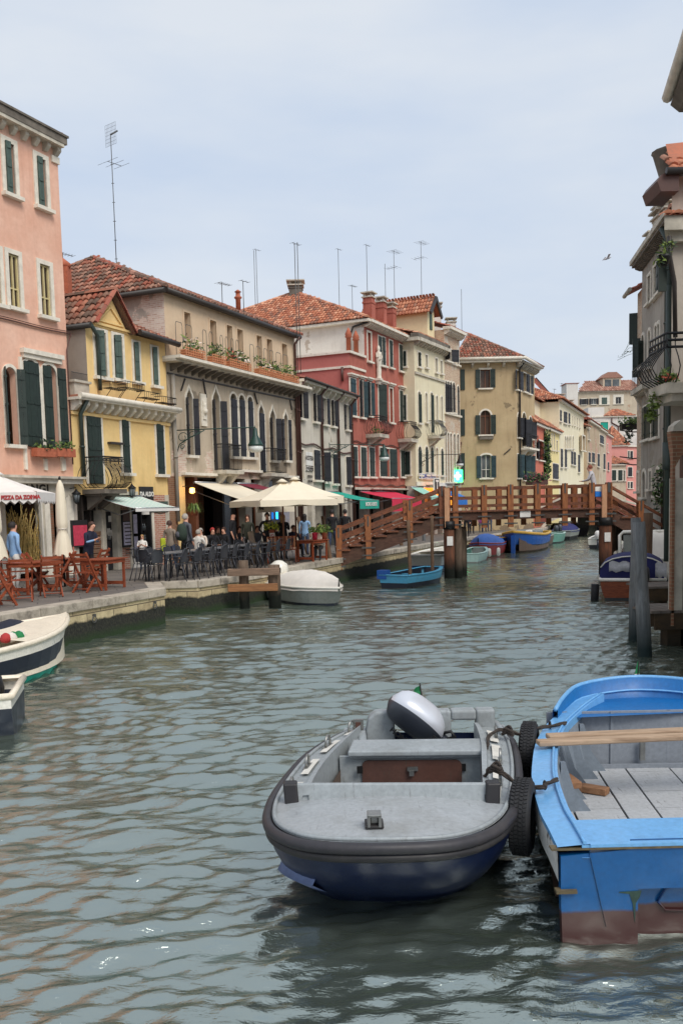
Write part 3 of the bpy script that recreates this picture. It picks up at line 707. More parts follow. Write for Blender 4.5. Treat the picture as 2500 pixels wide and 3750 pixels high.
def awning(fac, name, label, s0, s1, zt, zb, dep, mat, val=.25, scallop=False, fold=None, stripes=None, shift=0.0, d0=.06, group='awnings over the shop fronts'):
 """sloping cloth from the wall at zt to the front bar at zb, valance below"""
 t = thing(name, label, 'awning', fac.P((s0+s1)/2, d0, zt), group)
 mb = MB(); n = max(2, int((s1-s0)/.11)) if stripes else 10
 for k in range(n):
  a, b = s0+(s1-s0)*k/n, s0+(s1-s0)*(k+1)/n
  mb.mat(stripes[k%2] if stripes else mat); m_ = 4; rows = []
  for j in range(m_+1):
   f = j/m_; z = zt + (zb-zt)*f - .03*math.sin(PI*f); rows.append([fac.P(a+shift*f, d0+dep*f, z), fac.P(b+shift*f, d0+dep*f, z)])
  mb.grid(rows); mb.grid([[p - V((0,0,.012)) for p in r[::-1]] for r in rows])
 mb.build('canopy', None, t)
 if val:
  mb = MB(); mb.mat(stripes[0] if stripes else mat); m_ = 24; d = d0+dep+.01
  for k in range(m_):
   a, b = s0+(s1-s0)*k/m_+shift, s0+(s1-s0)*(k+1)/m_+shift
   va = val*(1 - (.28*abs(math.cos(PI*k/2.0)) if scallop else 0)); vb = val*(1 - (.28*abs(math.cos(PI*(k+1)/2.0)) if scallop else 0))
   mb.prism([fac.P(a,d,zb), fac.P(b,d,zb), fac.P(b,d,zb-vb), fac.P(a,d,zb-va)], fac.n*.008)
  mb.build('valance', None, t)
 mb = MB(); mb.tube([fac.P(s0+shift,d0+dep,zb+.005), fac.P(s1+shift,d0+dep,zb+.005)], .025, 6); mb.tube([fac.P(s0,d0,zt), fac.P(s1,d0,zt)], .05, 6)
 for a in (s0+.1, s1-.1): mb.tube([fac.P(a,d0,zt-.35), fac.P(a+.1,d0+dep*.5,(zt+zb)/2-.4), fac.P(a+shift,d0+dep,zb-.02)], .018, 5)
 mb.build('frame', 'alu', t); return t
def bracket_lamp(fac, label, a, z, length, drop=.25, along=0.0, size=.3, mat='iron_green'):
 """wall bracket with scroll, arm and bell lamp"""
 b0 = fac.P(a, 0, z); t = thing('street_lamp', label, 'street lamp', b0, 'bracket street lamps on the house fronts')
 d = (fac.n*math.cos(along) + fac.u*math.sin(along)).normalized(); mb = MB(); end = b0 + d*length
 mb.tube([b0, end + V((0,0,.02))], .022, 6)
 for k, (r, cx, cz) in enumerate(((.2,.25,-.26),(.13,.6,-.17),(.1,.22,-.6),(.08,.85,-.11))):
  mb.tube([b0 + d*(cx + math.cos(q_*.5)*r*(1-q_*.04)) + V((0,0,cz + math.sin(q_*.5)*r*(1-q_*.04))) for q_ in range(15)], .014, 5)
 mb.tube([b0 + V((0,0,-.85)), b0 + d*.12 + V((0,0,-.5)), b0 + d*.5 + V((0,0,-.28)), b0 + d*1.05 + V((0,0,-.03))], .02, 6)
 mb.tube([b0 + V((0,0,.1)), b0 + V((0,0,-.95))], .03, 6); mb.build('bracket', mat, t)
 mb = MB(); k = size; mb.lathe([(.02,0),(.05*k/.3,-.03),(.07*k/.3,-.2*k/.3),(.11*k/.3,-.27*k/.3),(.19*k/.3,-.42*k/.3),(.2*k/.3,-.46*k/.3)], end, 12); mb.tube([end+V((0,0,.08)), end], .012, 5); mb.build('lamp_hood', mat, t)
 mb = MB(); mb.lathe([(.185*k/.3,-.46*k/.3),(.19*k/.3,-.56*k/.3),(.12*k/.3,-.62*k/.3)], end, 12); mb.build('lamp_glass', 'lamp_glass', t); return t
def antenna(label, base, h, kind=0, rz=0.0, name='tv_antenna', col='alu'):
 t = thing(name, label, 'antenna', base, 'aerials on the roofs'); base = V(base); mb = MB()
 mb.tube([base, base + V((0,0,h))], .018, 5); mb.build('mast', 'iron_grey', t)
 d = V((math.cos(rz), math.sin(rz), 0)); e = V((-d.y, d.x, 0)); mb = MB()
 def yagi(z, L, n, w, dirv, side):
  c = base + V((0,0,z)); mb.tube([c - dirv*L*.3, c + dirv*L*.7], .012, 4)
  for k in range(n):
   p = c + dirv*(L*(k/(n-1)-.3)); ww = w*(1-.35*k/n); mb.tube([p - side*ww/2, p + side*ww/2], .007, 4)
 if kind == 0: yagi(h-.05, .7, 6, .45, d, e)
 elif kind == 1: yagi(h-.1, 1.0, 5, .9, d, e); yagi(h-1.2, .9, 4, 1.0, e, d)
 elif kind == 2:
  c = base + V((0,0,h))
  for k in range(9): mb.tube([c + e*(-.34+k*.085) + V((0,0,-.42)), c + e*(-.34+k*.085) + V((0,0,.42))], .005, 4)
  for k in range(7): mb.tube([c - e*.34 + V((0,0,-.42+k*.14)), c + e*.34 + V((0,0,-.42+k*.14))], .005, 4)
  mb.tube([c, c + d*.35 + V((0,0,.25))], .035, 5); yagi(h-1.1, .7, 3, 1.3, d, e)
  for k in range(1, int(h/.75)): mb.tube([base + V((-.06,0,k*.75)), base + V((.06,0,k*.75))], .012, 4)
 elif kind == 3: pass
 elif kind == 4: yagi(h, .5, 3, .3, d, e)
 if mb.f: mb.build('aerial', 'iron_grey', t)
 return t
def front(fac, parent, s0, s1, z0, z1, mat, wins, depth=8, matside=None, extra=(), name='wall', reveal=.22):
 holes = list(extra); R_ = []
 for w in wins:
  r = fac.rect(*w['px']); fw = w.get('fw', .1)
  if w.get('outer'): r = (r[0]+fw, r[1]-fw, r[2]+.08, r[3]-fw)
  R_.append(r); holes.append((*r, w.get('kind')))
 wl = wall(fac, parent, s0, s1, z0, z1, mat, holes, depth, name, matside=matside, reveal=reveal)
 for w, r in zip(wins, R_):
  kw = {k: v for k, v in w.items() if k not in ('px', 'outer')}; window(fac, parent, r, **kw)
 return wl
def Wn(x0, x1, y0, y1, **k): return dict(px=(x0, x1, y0, y1), **k)
fP = Fac((-8.1, 28.3), 24); sPL = -13; sPR = fP.loc(258, 1500)[0]
pink = thing('pink_house', 'tall pink house with green arched shutters and a stone cornice, at the left edge', 'house', fP.P(-3,0,QZ))
zPT = fP.loc(200, 545)[1]
wins = [Wn(-152,-90,405,625,outer=1,shut='L',smat='shutter_greyg',frame='stone_white',fw=.14), Wn(6,66,507,722,outer=1,shut='L',smat='shutter_greyg',fw=.14), Wn(124,180,564,769,outer=1,shut='L',smat='shutter_greyg',fw=.14),
  Wn(-100,-42,870,1100,outer=1,muntin='frame_cream',pane='glass_brown',rec=.08,fw=.13), Wn(-50,13,895,1122,outer=1,muntin='frame_cream',pane='glass_brown',rec=.08,fw=.13), Wn(21,83,916,1137,outer=1,muntin='frame_cream',pane='glass_brown',rec=.08,fw=.13), Wn(137,196,955,1168,outer=1,muntin='frame_cream',pane='glass_brown',rec=.08,fw=.13),
  Wn(-110,-62,1320,1620,kind='round',shut='O',fw=.1), Wn(22,64,1346,1628,kind='round',shut='B',fw=.09,rec=.3), Wn(90,146,1321,1636,kind='round',shut='C',fw=.09,sill=0,rec=.3), Wn(160,211,1338,1641,kind='round',shut='LO',fw=.09,sill=0,rec=.3)]
zG = fP.loc(150, 1762)[1]
front(fP, pink, sPL, sPR, zG, zPT, 'pink_stucco', wins, 9)
def pink_more():
 f = fP; mb = MB(); mb.mat('stone_dirty')
 corbels(f, mb, sPL, sPR-.05, zPT, .22, .2, .15, .44, .1, 0); mb.mat('stone_dark'); f.box(mb, sPL-.1, sPR+.06, -.2, .34, zPT+.1, zPT+.3); f.box(mb, sPL-.1, sPR+.1, -.2, .38, zPT+.3, zPT+.36)
 mb.mat('stone_white'); f.box(mb, sPR-.3, sPR+.02, -.05, .06, zPT-.42, zPT-.23); mb.build('cornice', None, pink)
 hip_roof(f, pink, sPL, sPR, 9, zPT+.37, zPT+2.1, 'tiles_old', .1)
 mb = MB(); mb.mat('stone_white'); a, b = f.loc(74,1300)[0], f.loc(222,1310)[0]; z = f.loc(150,1302)[1]
 f.box(mb, a, b, 0, .16, z-.03, z+.1); f.box(mb, a+.05, b-.05, 0, .1, z-.16, z-.03); zz = f.loc(100,1720)[1]; zt = f.loc(80,1400)[1]
 for px in (81, 152, 216):
  s = f.loc(px, 1500)[0]; f.box(mb, s-.05, s+.05, 0, .07 if px != 152 else .05, f.loc(px,1640)[1] if px == 152 else zz, z-.16 if px == 81 else zt+.05)
 for px in (165, 232): s = f.loc(px, 1690)[0]; f.box(mb, s-.07, s+.07, 0, .05, f.loc(px,1722)[1], f.loc(px,1680)[1])
 mb.build('window_ledge', None, pink)
 mb = MB(); pts = [];
 for k in range(25):
  t = k/24; px = -300+555*t; s, z = f.loc(px, 1168+ (px+10)*.2 + 10*math.sin(t*9)*.4); pts.append(f.P(s, .05, z))
 mb.tube(pts, .022, 5); mb.tube([p+V((0,0,.06)) for p in pts], .012, 4); s, z = f.loc(228, 1280); mb.tube([pts[-1], f.P(sPR-.08,.05,z), f.P(sPR-.06,.05,f.loc(245,1700)[1])], .02, 5); mb.build('wall_cable', 'pipe_brown', pink)
 for a, b in ((108,180),(182,250)):
  r = f.rect(a, b, 1650, 1674); planter(f, pink, r[0], r[1], r[2], .08, .22, .24, 'terracotta', (), .3, rack=False, n=70)
 zl = f.loc(140, 1750)[1]; mb = MB(); mb.mat('stone_dirty'); f.box(mb, sPL, sPR+.25, -.1, .34, zl-.02, zl+.05); mb.mat('stone_white'); f.box(mb, sPL, sPR+.15, -.1, .22, zl-.16, zl-.02); mb.build('shop_ledge', None, pink)
 zs1, zs0 = f.loc(150,1774)[1], f.loc(150,1806)[1]
 mb = MB(); mb.mat('stone_white'); f.box(mb, sPL, sPR, -.3, .02, zs1, zl-.16); mb.mat('stone_dirty'); f.box(mb, sPL, sPR, -.3, .01, zs0, zs1)
 n = 44
 for k in range(n):
  a = sPL + (sPR-sPL)*k/n; w = (sPR-sPL)/n; c = a+w/2
  mb.prism([f.P(c+math.cos(PI+PI*i/6)*w*.49, .012, zs0+math.sin(PI+PI*i/6)*w*.4) for i in range(7)], f.n*.03)
 mb.mat('stone_white')
 for x0, x1 in ((167,186),(247,272),(-30,22),(-260,-230)):
  a, b = f.loc(x0,1950)[0], f.loc(x1,1950)[0]; f.box(mb, a, min(b, sPR), -.4, .03, QZ, zs0)
 mb.build('shop_front', None, pink)
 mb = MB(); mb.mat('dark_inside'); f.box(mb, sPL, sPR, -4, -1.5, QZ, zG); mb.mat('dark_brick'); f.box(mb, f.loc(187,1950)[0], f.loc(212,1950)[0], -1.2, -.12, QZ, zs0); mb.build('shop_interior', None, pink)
 w = MB(); a, b = f.loc(24,1950)[0], f.loc(166,1950)[0]; w.poly([f.P(a,-.12,QZ+.3), f.P(b,-.12,QZ+.3), f.P(b,-.12,zs0), f.P(a,-.12,zs0)])
 mb = MB(); mb.mat('frame_white')
 f.box(mb, a, b, -.16, -.04, QZ+.2, QZ+.32); f.box(mb, b-.06, b, -.16, -.04, QZ+.32, zs0); f.box(mb, a, a+.06, -.16, -.04, QZ+.32, zs0); fr = mb.build('shop_window', None, pink)
 m, nt, bs = newmat('shop_glass'); bs.inputs['Base Color'].default_value = (.9,.92,.92,1); bs.inputs['Transmission Weight'].default_value = 1; bs.inputs['Roughness'].default_value = .02; bs.inputs['IOR'].default_value = 1.12
 w.build('pane', 'shop_glass', fr)
 z = (zs0+zs1)/2-.01
 text('IFICIO  FRANGI', .34, 'ink', pink, f.P(f.loc(178,1790)[0], .02, z), f.u, (0,0,1), sx=1.15, bold=.012, align='RIGHT', spacing=1.12)
 c = f.P(f.loc(98,1950)[0], -.55, QZ+.2); t = thing('dried_maize_display', 'tall bundle of dried maize stalks behind the bakery window', 'display', c)
 mb = MB(); rn = random.Random(3)
 for k in range(230):
  b0 = c + f.u*rn.uniform(-1.0,1.0) + f.n*rn.uniform(-.1,.36); hh = rn.uniform(.8,2.25)*(1-.25*abs((b0-c).dot(f.u))); lean = rn.uniform(-.5,.5); pts = []
  for j in range(7):
   q_ = j/6; pts.append(b0 + V((0,0,hh*q_*(1-.25*q_*abs(lean)))) + f.u*lean*q_**2*.8 + f.n*rn.uniform(-.04,.04))
  if k % 3 == 0:
   j = 4; pts += [pts[-1] + f.u*.12*(1 if lean>0 else -1) + V((0,0,-.12)), pts[-1] + f.u*.2*(1 if lean>0 else -1) + V((0,0,-.4))]
  mb.tube(pts, .02, 4, rads=[.034*(1-.8*j/len(pts)) for j in range(len(pts))])
 mb.build('stalks', 'straw', t)
pink_more()
fY = Fac(fP.P(sPR, 0, 0).xy, 24); sY1 = fY.loc(617, 1500)[0]; sYu = fY.loc(318, 1300)[0]; zYc = fY.loc(430, 1490)[1]; zYe = fY.loc(540, 1240)[1]
yellow = thing('yellow_house', 'small yellow house with gable, belly balcony and stone cornice, between pink and brick-sided houses', 'house', fY.P(3,0,QZ))
def yellow_b():
 f = fY; zA = fY.loc(400, 1078)[1]
 zg = f.loc(450, 1812)[1]
 low = [Wn(319,371,1528,1772,shut='C',fw=.1,sill=0,rec=.3), Wn(447,472,1540,1732,shut='C',fw=.1), Wn(573,598,1555,1737,shut='C',fw=.09)]
 front(f, yellow, 0, sY1, zg, zYc, 'yellow_stucco', low, 8)
 mb = MB(); mb.mat('stone_white'); corbels(f, mb, 0, sY1, zYc, .3, .34, .14, .4, .08, .1)
 mb.tube([f.P(-.05,.45,zYc+.12), f.P(sY1+.1,.45,zYc+.12)], .09, 8); mb.mat('tiles_old'); f.box(mb, 0, sY1+.1, .0, .46, zYc+.09, zYc+.16); mb.mat('yellow_light'); f.box(mb, 0, sY1, 0, .07, zYc-.42, zYc-.32); mb.build('cornice', None, yellow)
 z0 = zYc+.09; up = [Wn(350,388,1216,1380,shut='IN',smat='shutter_greyg',fw=.11,rec=.28), Wn(417,448,1232,1388,shut='IN',smat='shutter_greyg',fw=.11,rec=.28), Wn(489,509,1257,1398,shut='IN',smat='shutter_greyg',fw=.09,rec=.28), Wn(557,576,1275,1412,shut='IN',smat='shutter_greyg',fw=.09,rec=.28)]
 front(f, yellow, sYu, sY1-.05, z0, zYe, 'yellow_light', up, 8, matside='grey_stucco', name='upper_wall')
 g0, g1, ga = f.loc(334,1180)[0], f.loc(466,1195)[0], f.loc(397,1078)[0]; zb = f.loc(400,1190)[1]
 mb = MB(); mb.mat('yellow_light'); mb.prism([f.P(g0,.03,zYe-.05), f.P(g1,.03,zYe-.05), f.P(ga,.03,zA)], -f.n*.3)
 i0, i1 = f.P(g0+.3,.03,zb+.05), f.P(g1-.3,.03,zb+.05); ap = f.P(ga,.03,zA-.42)
 for p, q_ in ((i0,i1),(i1,ap),(ap,i0)): mb.bar(p + f.n*.03, q_ + f.n*.03, .05, .05, f.n)
 f.box(mb, g0-.05, g1+.05, .03, .09, zb-.1, zb-.03); mb.build('gable', None, yellow)
 mb = MB(); mb.mat('tiles_old'); Dp = 6.5
 tiles(mb, [f.P(g0-.25,-Dp,zYe-.05), f.P(g0-.25,.25,zYe-.05), f.P(ga,.25,zA+.06), f.P(ga,-Dp,zA+.06)], f.u)
 tiles(mb, [f.P(ga,-Dp,zA+.06), f.P(ga,.25,zA+.06), f.P(g1+.12,.25,zYe-.05), f.P(g1+.12,-Dp,zYe-.05)], -f.u)
 ridge(mb, f.P(ga,.3,zA+.1), f.P(ga,-Dp,zA+.1)); mb.mat('tiles_red'); ridge(mb, f.P(g1+.05,.27,zYe), f.P(ga,.27,zA+.08), .09); ridge(mb, f.P(g0-.1,.27,zYe), f.P(ga,.27,zA+.08), .09); mb.mat('tiles_old')
 tiles(mb, [f.P(g1+.1,.35,zYe), f.P(sY1+.15,.35,zYe), f.P(sY1+.15,-1.6,zYe+.85), f.P(g1+.1,-1.6,zYe+.85)], -f.n)
 mb.poly([f.P(g1,-1.6,zYe+.85), f.P(sY1,-1.6,zYe+.85), f.P(sY1,-7,zYe+.6), f.P(g1,-7,zYe+.6)])
 mb.build('roof', None, yellow)
 mb = MB(); mb.mat('gutter_dark'); mb.tube([f.P(g1+.1,.42,zYe+.02), f.P(sY1+.2,.42,zYe-.05)], .1, 8)
 mb.tube([f.P(g0-.35,-6,zYe-.12), f.P(g0-.35,.28,zYe-.12)], .09, 8); mb.build('gutter', None, yellow)
 pipe(f, yellow, [(g0-.35,.28,zYe-.12),(g0+.1,.14,zYe-.35),(g0+.15,.12,f.loc(350,1290)[1]),(f.loc(357,1400)[0],.1,f.loc(357,1430)[1])], .065, 'pipe_green')
 pipe(f, yellow, [(.35,.4,zYc+.05),(.3,.14,zYc-.4),(.36,.1,f.loc(270,1745)[1])], .07, 'pipe_green')
 mb = MB(); mb.mat('stone_dirty'); a, b = .1, f.loc(318,1420)[0]-.02; zt = f.loc(280,1402)[1]; f.box(mb, a, b, -.1, .12, z0, zt); f.box(mb, a-.05, b+.05, -.15, .18, zt, zt+.07); p = mb.build('terrace_parapet', None, yellow)
 mb = MB(); zr = f.loc(280,1365)[1]
 for k in range(14): s = a+(b-a)*k/13; mb.tube([f.P(s,0,zt+.07), f.P(s,.03,zr)], .008, 4)
 mb.tube([f.P(a,.03,zr), f.P(b+.05,.03,zr)], .012, 4); mb.build('railing', 'iron_grey', p)
 for x0, x1, y in ((366,424,1405),(422,492,1405),(494,548,1440),(558,610,1458)):
  r = f.rect(x0, x1, y, y+22); mb = MB()
  for z in (r[2], r[3]):
   mb.tube([f.P(r[0],.08,z), f.P(r[0],.42,z), f.P(r[1],.42,z), f.P(r[1],.08,z)], .012, 4)
  for k in range(9): s = r[0]+(r[1]-r[0])*k/8; mb.tube([f.P(s,.42,r[3]), f.P(s,.4,r[2]), f.P(s,.08,r[2])], .008, 4)
  for s in (r[0]+.1, r[1]-.1): mb.tube([f.P(s,.4,r[2]), f.P(s,.02,r[2]-.4)], .012, 4)
  mb.build('planter_rack', 'iron_black', yellow)
 r = bbr(f, 312, 473, 1672, 1790, .8); belly_balcony(f, yellow, r[0], r[1], r[2], r[3], .8, .3, 'iron_black', 16, 'stone_dark')
 mb = MB()
 for k in range(22):
  s = r[0]+(r[1]-r[0])*k/21; mb.tube([f.P(s+math.cos(i)*.045,.81,r[3]-.09+math.sin(i)*.045) for i in range(7)], .008, 4)
 mb.build('rail_rings', 'iron_black', yellow)
 r = f.rect(394, 440, 1620, 1628); mb = MB(); f.box(mb, r[0], r[1], 0, .16, r[2], r[3]); mb.build('wall_shelf', 'gutter_dark', yellow)
 mb = MB(); zt = zg
 def pier(x0, x1, m, d1=.0, z1=None, z0=QZ): a, b = f.loc(x0,1950)[0], f.loc(x1,1950)[0]; mb.mat(m); f.box(mb, a, b, -.5, d1, z0, z1 or zt)
 mb.mat('yellow_stucco'); pier(259, 286, 'right_tan', .02); pier(374, 388, 'stone_dirty', .03); pier(427,443,'stone_dirty',.03); pier(443,474,'red_brick',-.01); pier(474,484,'stone_dirty',.02); pier(558,566,'stone_white',.02); pier(566,608,'red_brick',0.0); pier(608,622,'stone_dirty',.02)
 for k in range(9): z = QZ+.05+k*.14; mb.mat('dark_brick'); a, b = f.loc(318,1950)[0], f.loc(374,1950)[0]; f.box(mb, a, b, -.3, -.04-.02*(k%2), z, z+.12)
 mb.build('ground_wall', None, yellow)
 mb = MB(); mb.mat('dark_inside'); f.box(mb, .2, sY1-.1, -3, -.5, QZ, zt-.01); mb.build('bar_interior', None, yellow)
 a, b = f.loc(286,1950)[0], f.loc(374,1950)[0]; mb = MB(); mb.mat('gutter_dark'); zz = f.loc(330,1968)[1]; f.box(mb, a, b, -.35, -.1, zz, zz+.1); f.box(mb, f.loc(312,1950)[0], f.loc(318,1950)[0], -.35, -.08, QZ, zt)
 f.box(mb, f.loc(344,1950)[0], f.loc(349,1950)[0], -.35, -.12, zz+.1, zt); f.box(mb, a, b, -.4, -.2, zt-.5, zt); w = mb.build('bar_window', None, yellow)
 mb = MB(); mb.poly([f.P(a,-.3,zz), f.P(b,-.3,zz), f.P(b,-.3,zt), f.P(a,-.3,zt)]); mb.build('pane', 'glass_dark', w)
 a, b = f.loc(389,1950)[0], f.loc(426,1950)[0]; mb = MB(); mb.mat('shutter_black'); zd = f.loc(405,1873)[1]; f.box(mb, a, b, -.3, -.18, QZ+.02, zd); mb.mat('stone_dirty'); f.box(mb, a, b, -.5, -.02, zd, zt); d = mb.build('door', None, yellow)
 mb = MB(); f.box(mb, b-.2, b-.14, -.18, -.12, QZ+1.0, QZ+1.12); mb.build('door_handle', 'alu', d)
 mb = MB()
 for px, py in ((404,1900),(399,1946),(406,1952),(402,1960)): s, z = f.loc(px, py, -.17); f.box(mb, s-.08, s+.08, -.18, -.17, z-.1, z+.1)
 mb.build('paper_notice', 'sign_white', d)
 a, b = f.loc(486,1950)[0], f.loc(557,1950)[0]; z0 = f.loc(520,2030)[1]; z1 = f.loc(520,1872)[1]; mb = MB(); mb.mat('sign_black')
 f.box(mb, a, b, -.2, .0, z0-.1, z0); f.box(mb, a, a+.07, -.2, 0, z0, z1); f.box(mb, b-.07, b, -.2, 0, z0, z1); f.box(mb, a+.5, a+.56, -.2, 0, z0, z1); f.box(mb, a, b, -.2, .0, z1, z1+.06); mb.mat('sign_white'); f.box(mb, a+.56, b-.07, -.22, -.02, z1-.12, z1); f.box(mb, a, b, -.3, -.02, QZ, z0-.1)
 w = mb.build('display_window', None, yellow); mb = MB(); mb.poly([f.P(a,-.18,z0), f.P(b,-.18,z0), f.P(b,-.18,z1), f.P(a,-.18,z1)]); mb.build('pane', 'glass_dark', w)
 mb = MB(); rn = random.Random(4)
 for k in range(26): s = rn.uniform(a+.65, b-.2); z = z0 + (.08, .42, .8)[k%3]; mb.lathe([(.03,0),(.035,.14),(.012,.18),(.012,.24)], f.P(s, -.12, z), 6)
 mb.build('bottle_row', 'glass_grey', w)
 mb = MB(); mb.mat('poster')
 for k in range(2): f.box(mb, a+.12, a+.42, -.12, -.1, z1-.75-k*.75, z1-.1-k*.75)
 mb.build('menu_sheet', None, w)
 mb = MB(); mb.mat('sign_black'); s0, s1 = f.loc(444,1950)[0], f.loc(472,1950)[0]; f.box(mb, s0, s1, .02, .08, f.loc(458,2004)[1], f.loc(458,1868)[1]); mb.mat('poster'); f.box(mb, s0+.03, s1-.03, .08, .09, f.loc(458,1996)[1], f.loc(458,1912)[1]); mb.mat('pipe_brown'); f.box(mb, s0+.03, s1-.03, .08, .09, f.loc(458,1908)[1], f.loc(458,1874)[1])
 t = thing('menu_board', 'tall dark menu board with pale sheets on the brick pier beside the dark door', 'menu board', f.P(s0,.05,QZ+.6)); mb.build('board', None, t)
 mb = MB(); rn = random.Random(8)
 for i in range(9):
  z = f.loc(458,1912)[1] - .09 - i*.12
  for c in range(3): s = s0+.08+c*(s1-s0-.1)/3; f.box(mb, s, s+rn.uniform(.1,.22), .09, .094, z, z+.035)
 mb.build('menu_lines', 'ink', t)
 s, z = f.loc(283,1938); t = thing('poster_frame', 'black framed poster with pink lettering beside the brown-haired man', 'poster', f.P(s-.3,.1,z-.4))
 mb = MB(); f.box(mb, s-.34, s+.38, .03, .1, z-.55, z+.28); mb.build('frame', 'sign_black', t); mb = MB(); mb.mat('poster_red'); f.box(mb, s-.3, s+.34, .1, .11, z-.5, z+.12); mb.build('print', None, t)
 s0, s1 = f.loc(509,1820)[0], f.loc(558,1820)[0]; zc = f.loc(533,1821)[1]; t = thing('bar_sign', 'black bar sign with white letters above the striped awning', 'sign', f.P(s0,.03,zc-.3)); mb = MB(); f.box(mb, s0, s1, .01, .06, zc-.36, zc+.36); mb.build('board', 'sign_black', t)
 text('DA ALDO', .21, 'sign_white', t, f.P((s0+s1)/2,.065,zc+.1), f.u, (0,0,1), sx=.85, bold=.008); text('spritz & bar', .12, 'sign_white', t, f.P((s0+s1)/2,.065,zc-.22), f.u, (0,0,1), sx=.95)
 mb = MB(); s0, s1 = f.loc(552,1855)[0], f.loc(612,1855)[0]; zc = f.loc(580,1855)[1]; f.box(mb, s0, s1, 0, .05, zc-.18, zc+.18); mb.build('blank_fascia', 'shutter_greyg', yellow)
 s0 = f.loc(345,1818)[0]; s1 = f.loc(512,1818)[0]; za = f.loc(420,1818)[1]; zf = f.loc(500,1862,1.5)[1]
 awning(f, 'striped_awning', 'green and white striped awning under the belly balcony', s0, s1, za, zf, 1.5, 'canvas_teal_light', .1, stripes=('canvas_white','canvas_teal_light'))
 mb = MB(); mb.mat('stone_dirty'); f.box(mb, s0-.35, s1-.35, .01, .2, za+.05, za+.16); mb.build('awning_ledge', None, yellow)
 for px, py, lab in ((484,1800,'small iron lantern hanging above the end of the striped awning'),(281,1822,'small iron lantern on a bracket between bakery and bar')):
  s, z = f.loc(px, py, .25); c = f.P(s, .25, z); t = thing('lantern', lab, 'lantern', c, 'wall lanterns'); mb = MB(); mb.lathe([(.02,.26),(.05,.2),(.14,.13),(.15,.11)], c, 6); mb.lathe([(.06,-.17),(.08,-.14),(.02,-.2)], c, 6); mb.tube([c+V((0,0,.2)), c+V((0,0,.75 if px>400 else .3))], .008, 4); mb.tube([f.P(s,0,z+.28), c+V((0,0,.3))], .015, 4)
  for k in range(6): a = k*PI/3; mb.tube([c+V((.13*math.cos(a),.13*math.sin(a),.12)), c+V((.08*math.cos(a),.08*math.sin(a),-.15))], .008, 4)
  mb.build('lantern_frame', 'iron_black', t); mb = MB(); mb.lathe([(.115,.11),(.07,-.14)], c, 6); mb.build('lantern_glass', 'glass_grey', t)
yellow_b()
fG = Fac(fY.P(sY1, 0, 0).xy, 24); sG1 = fG.loc(1085, 1500)[0]; zGc = fG.loc(850, 1375)[1]; zGe = fG.loc(850, 1158)[1]
gothic = thing('gothic_house', 'long tan house with pointed gothic windows below and a flower terrace above', 'house', fG.P(5,0,QZ))
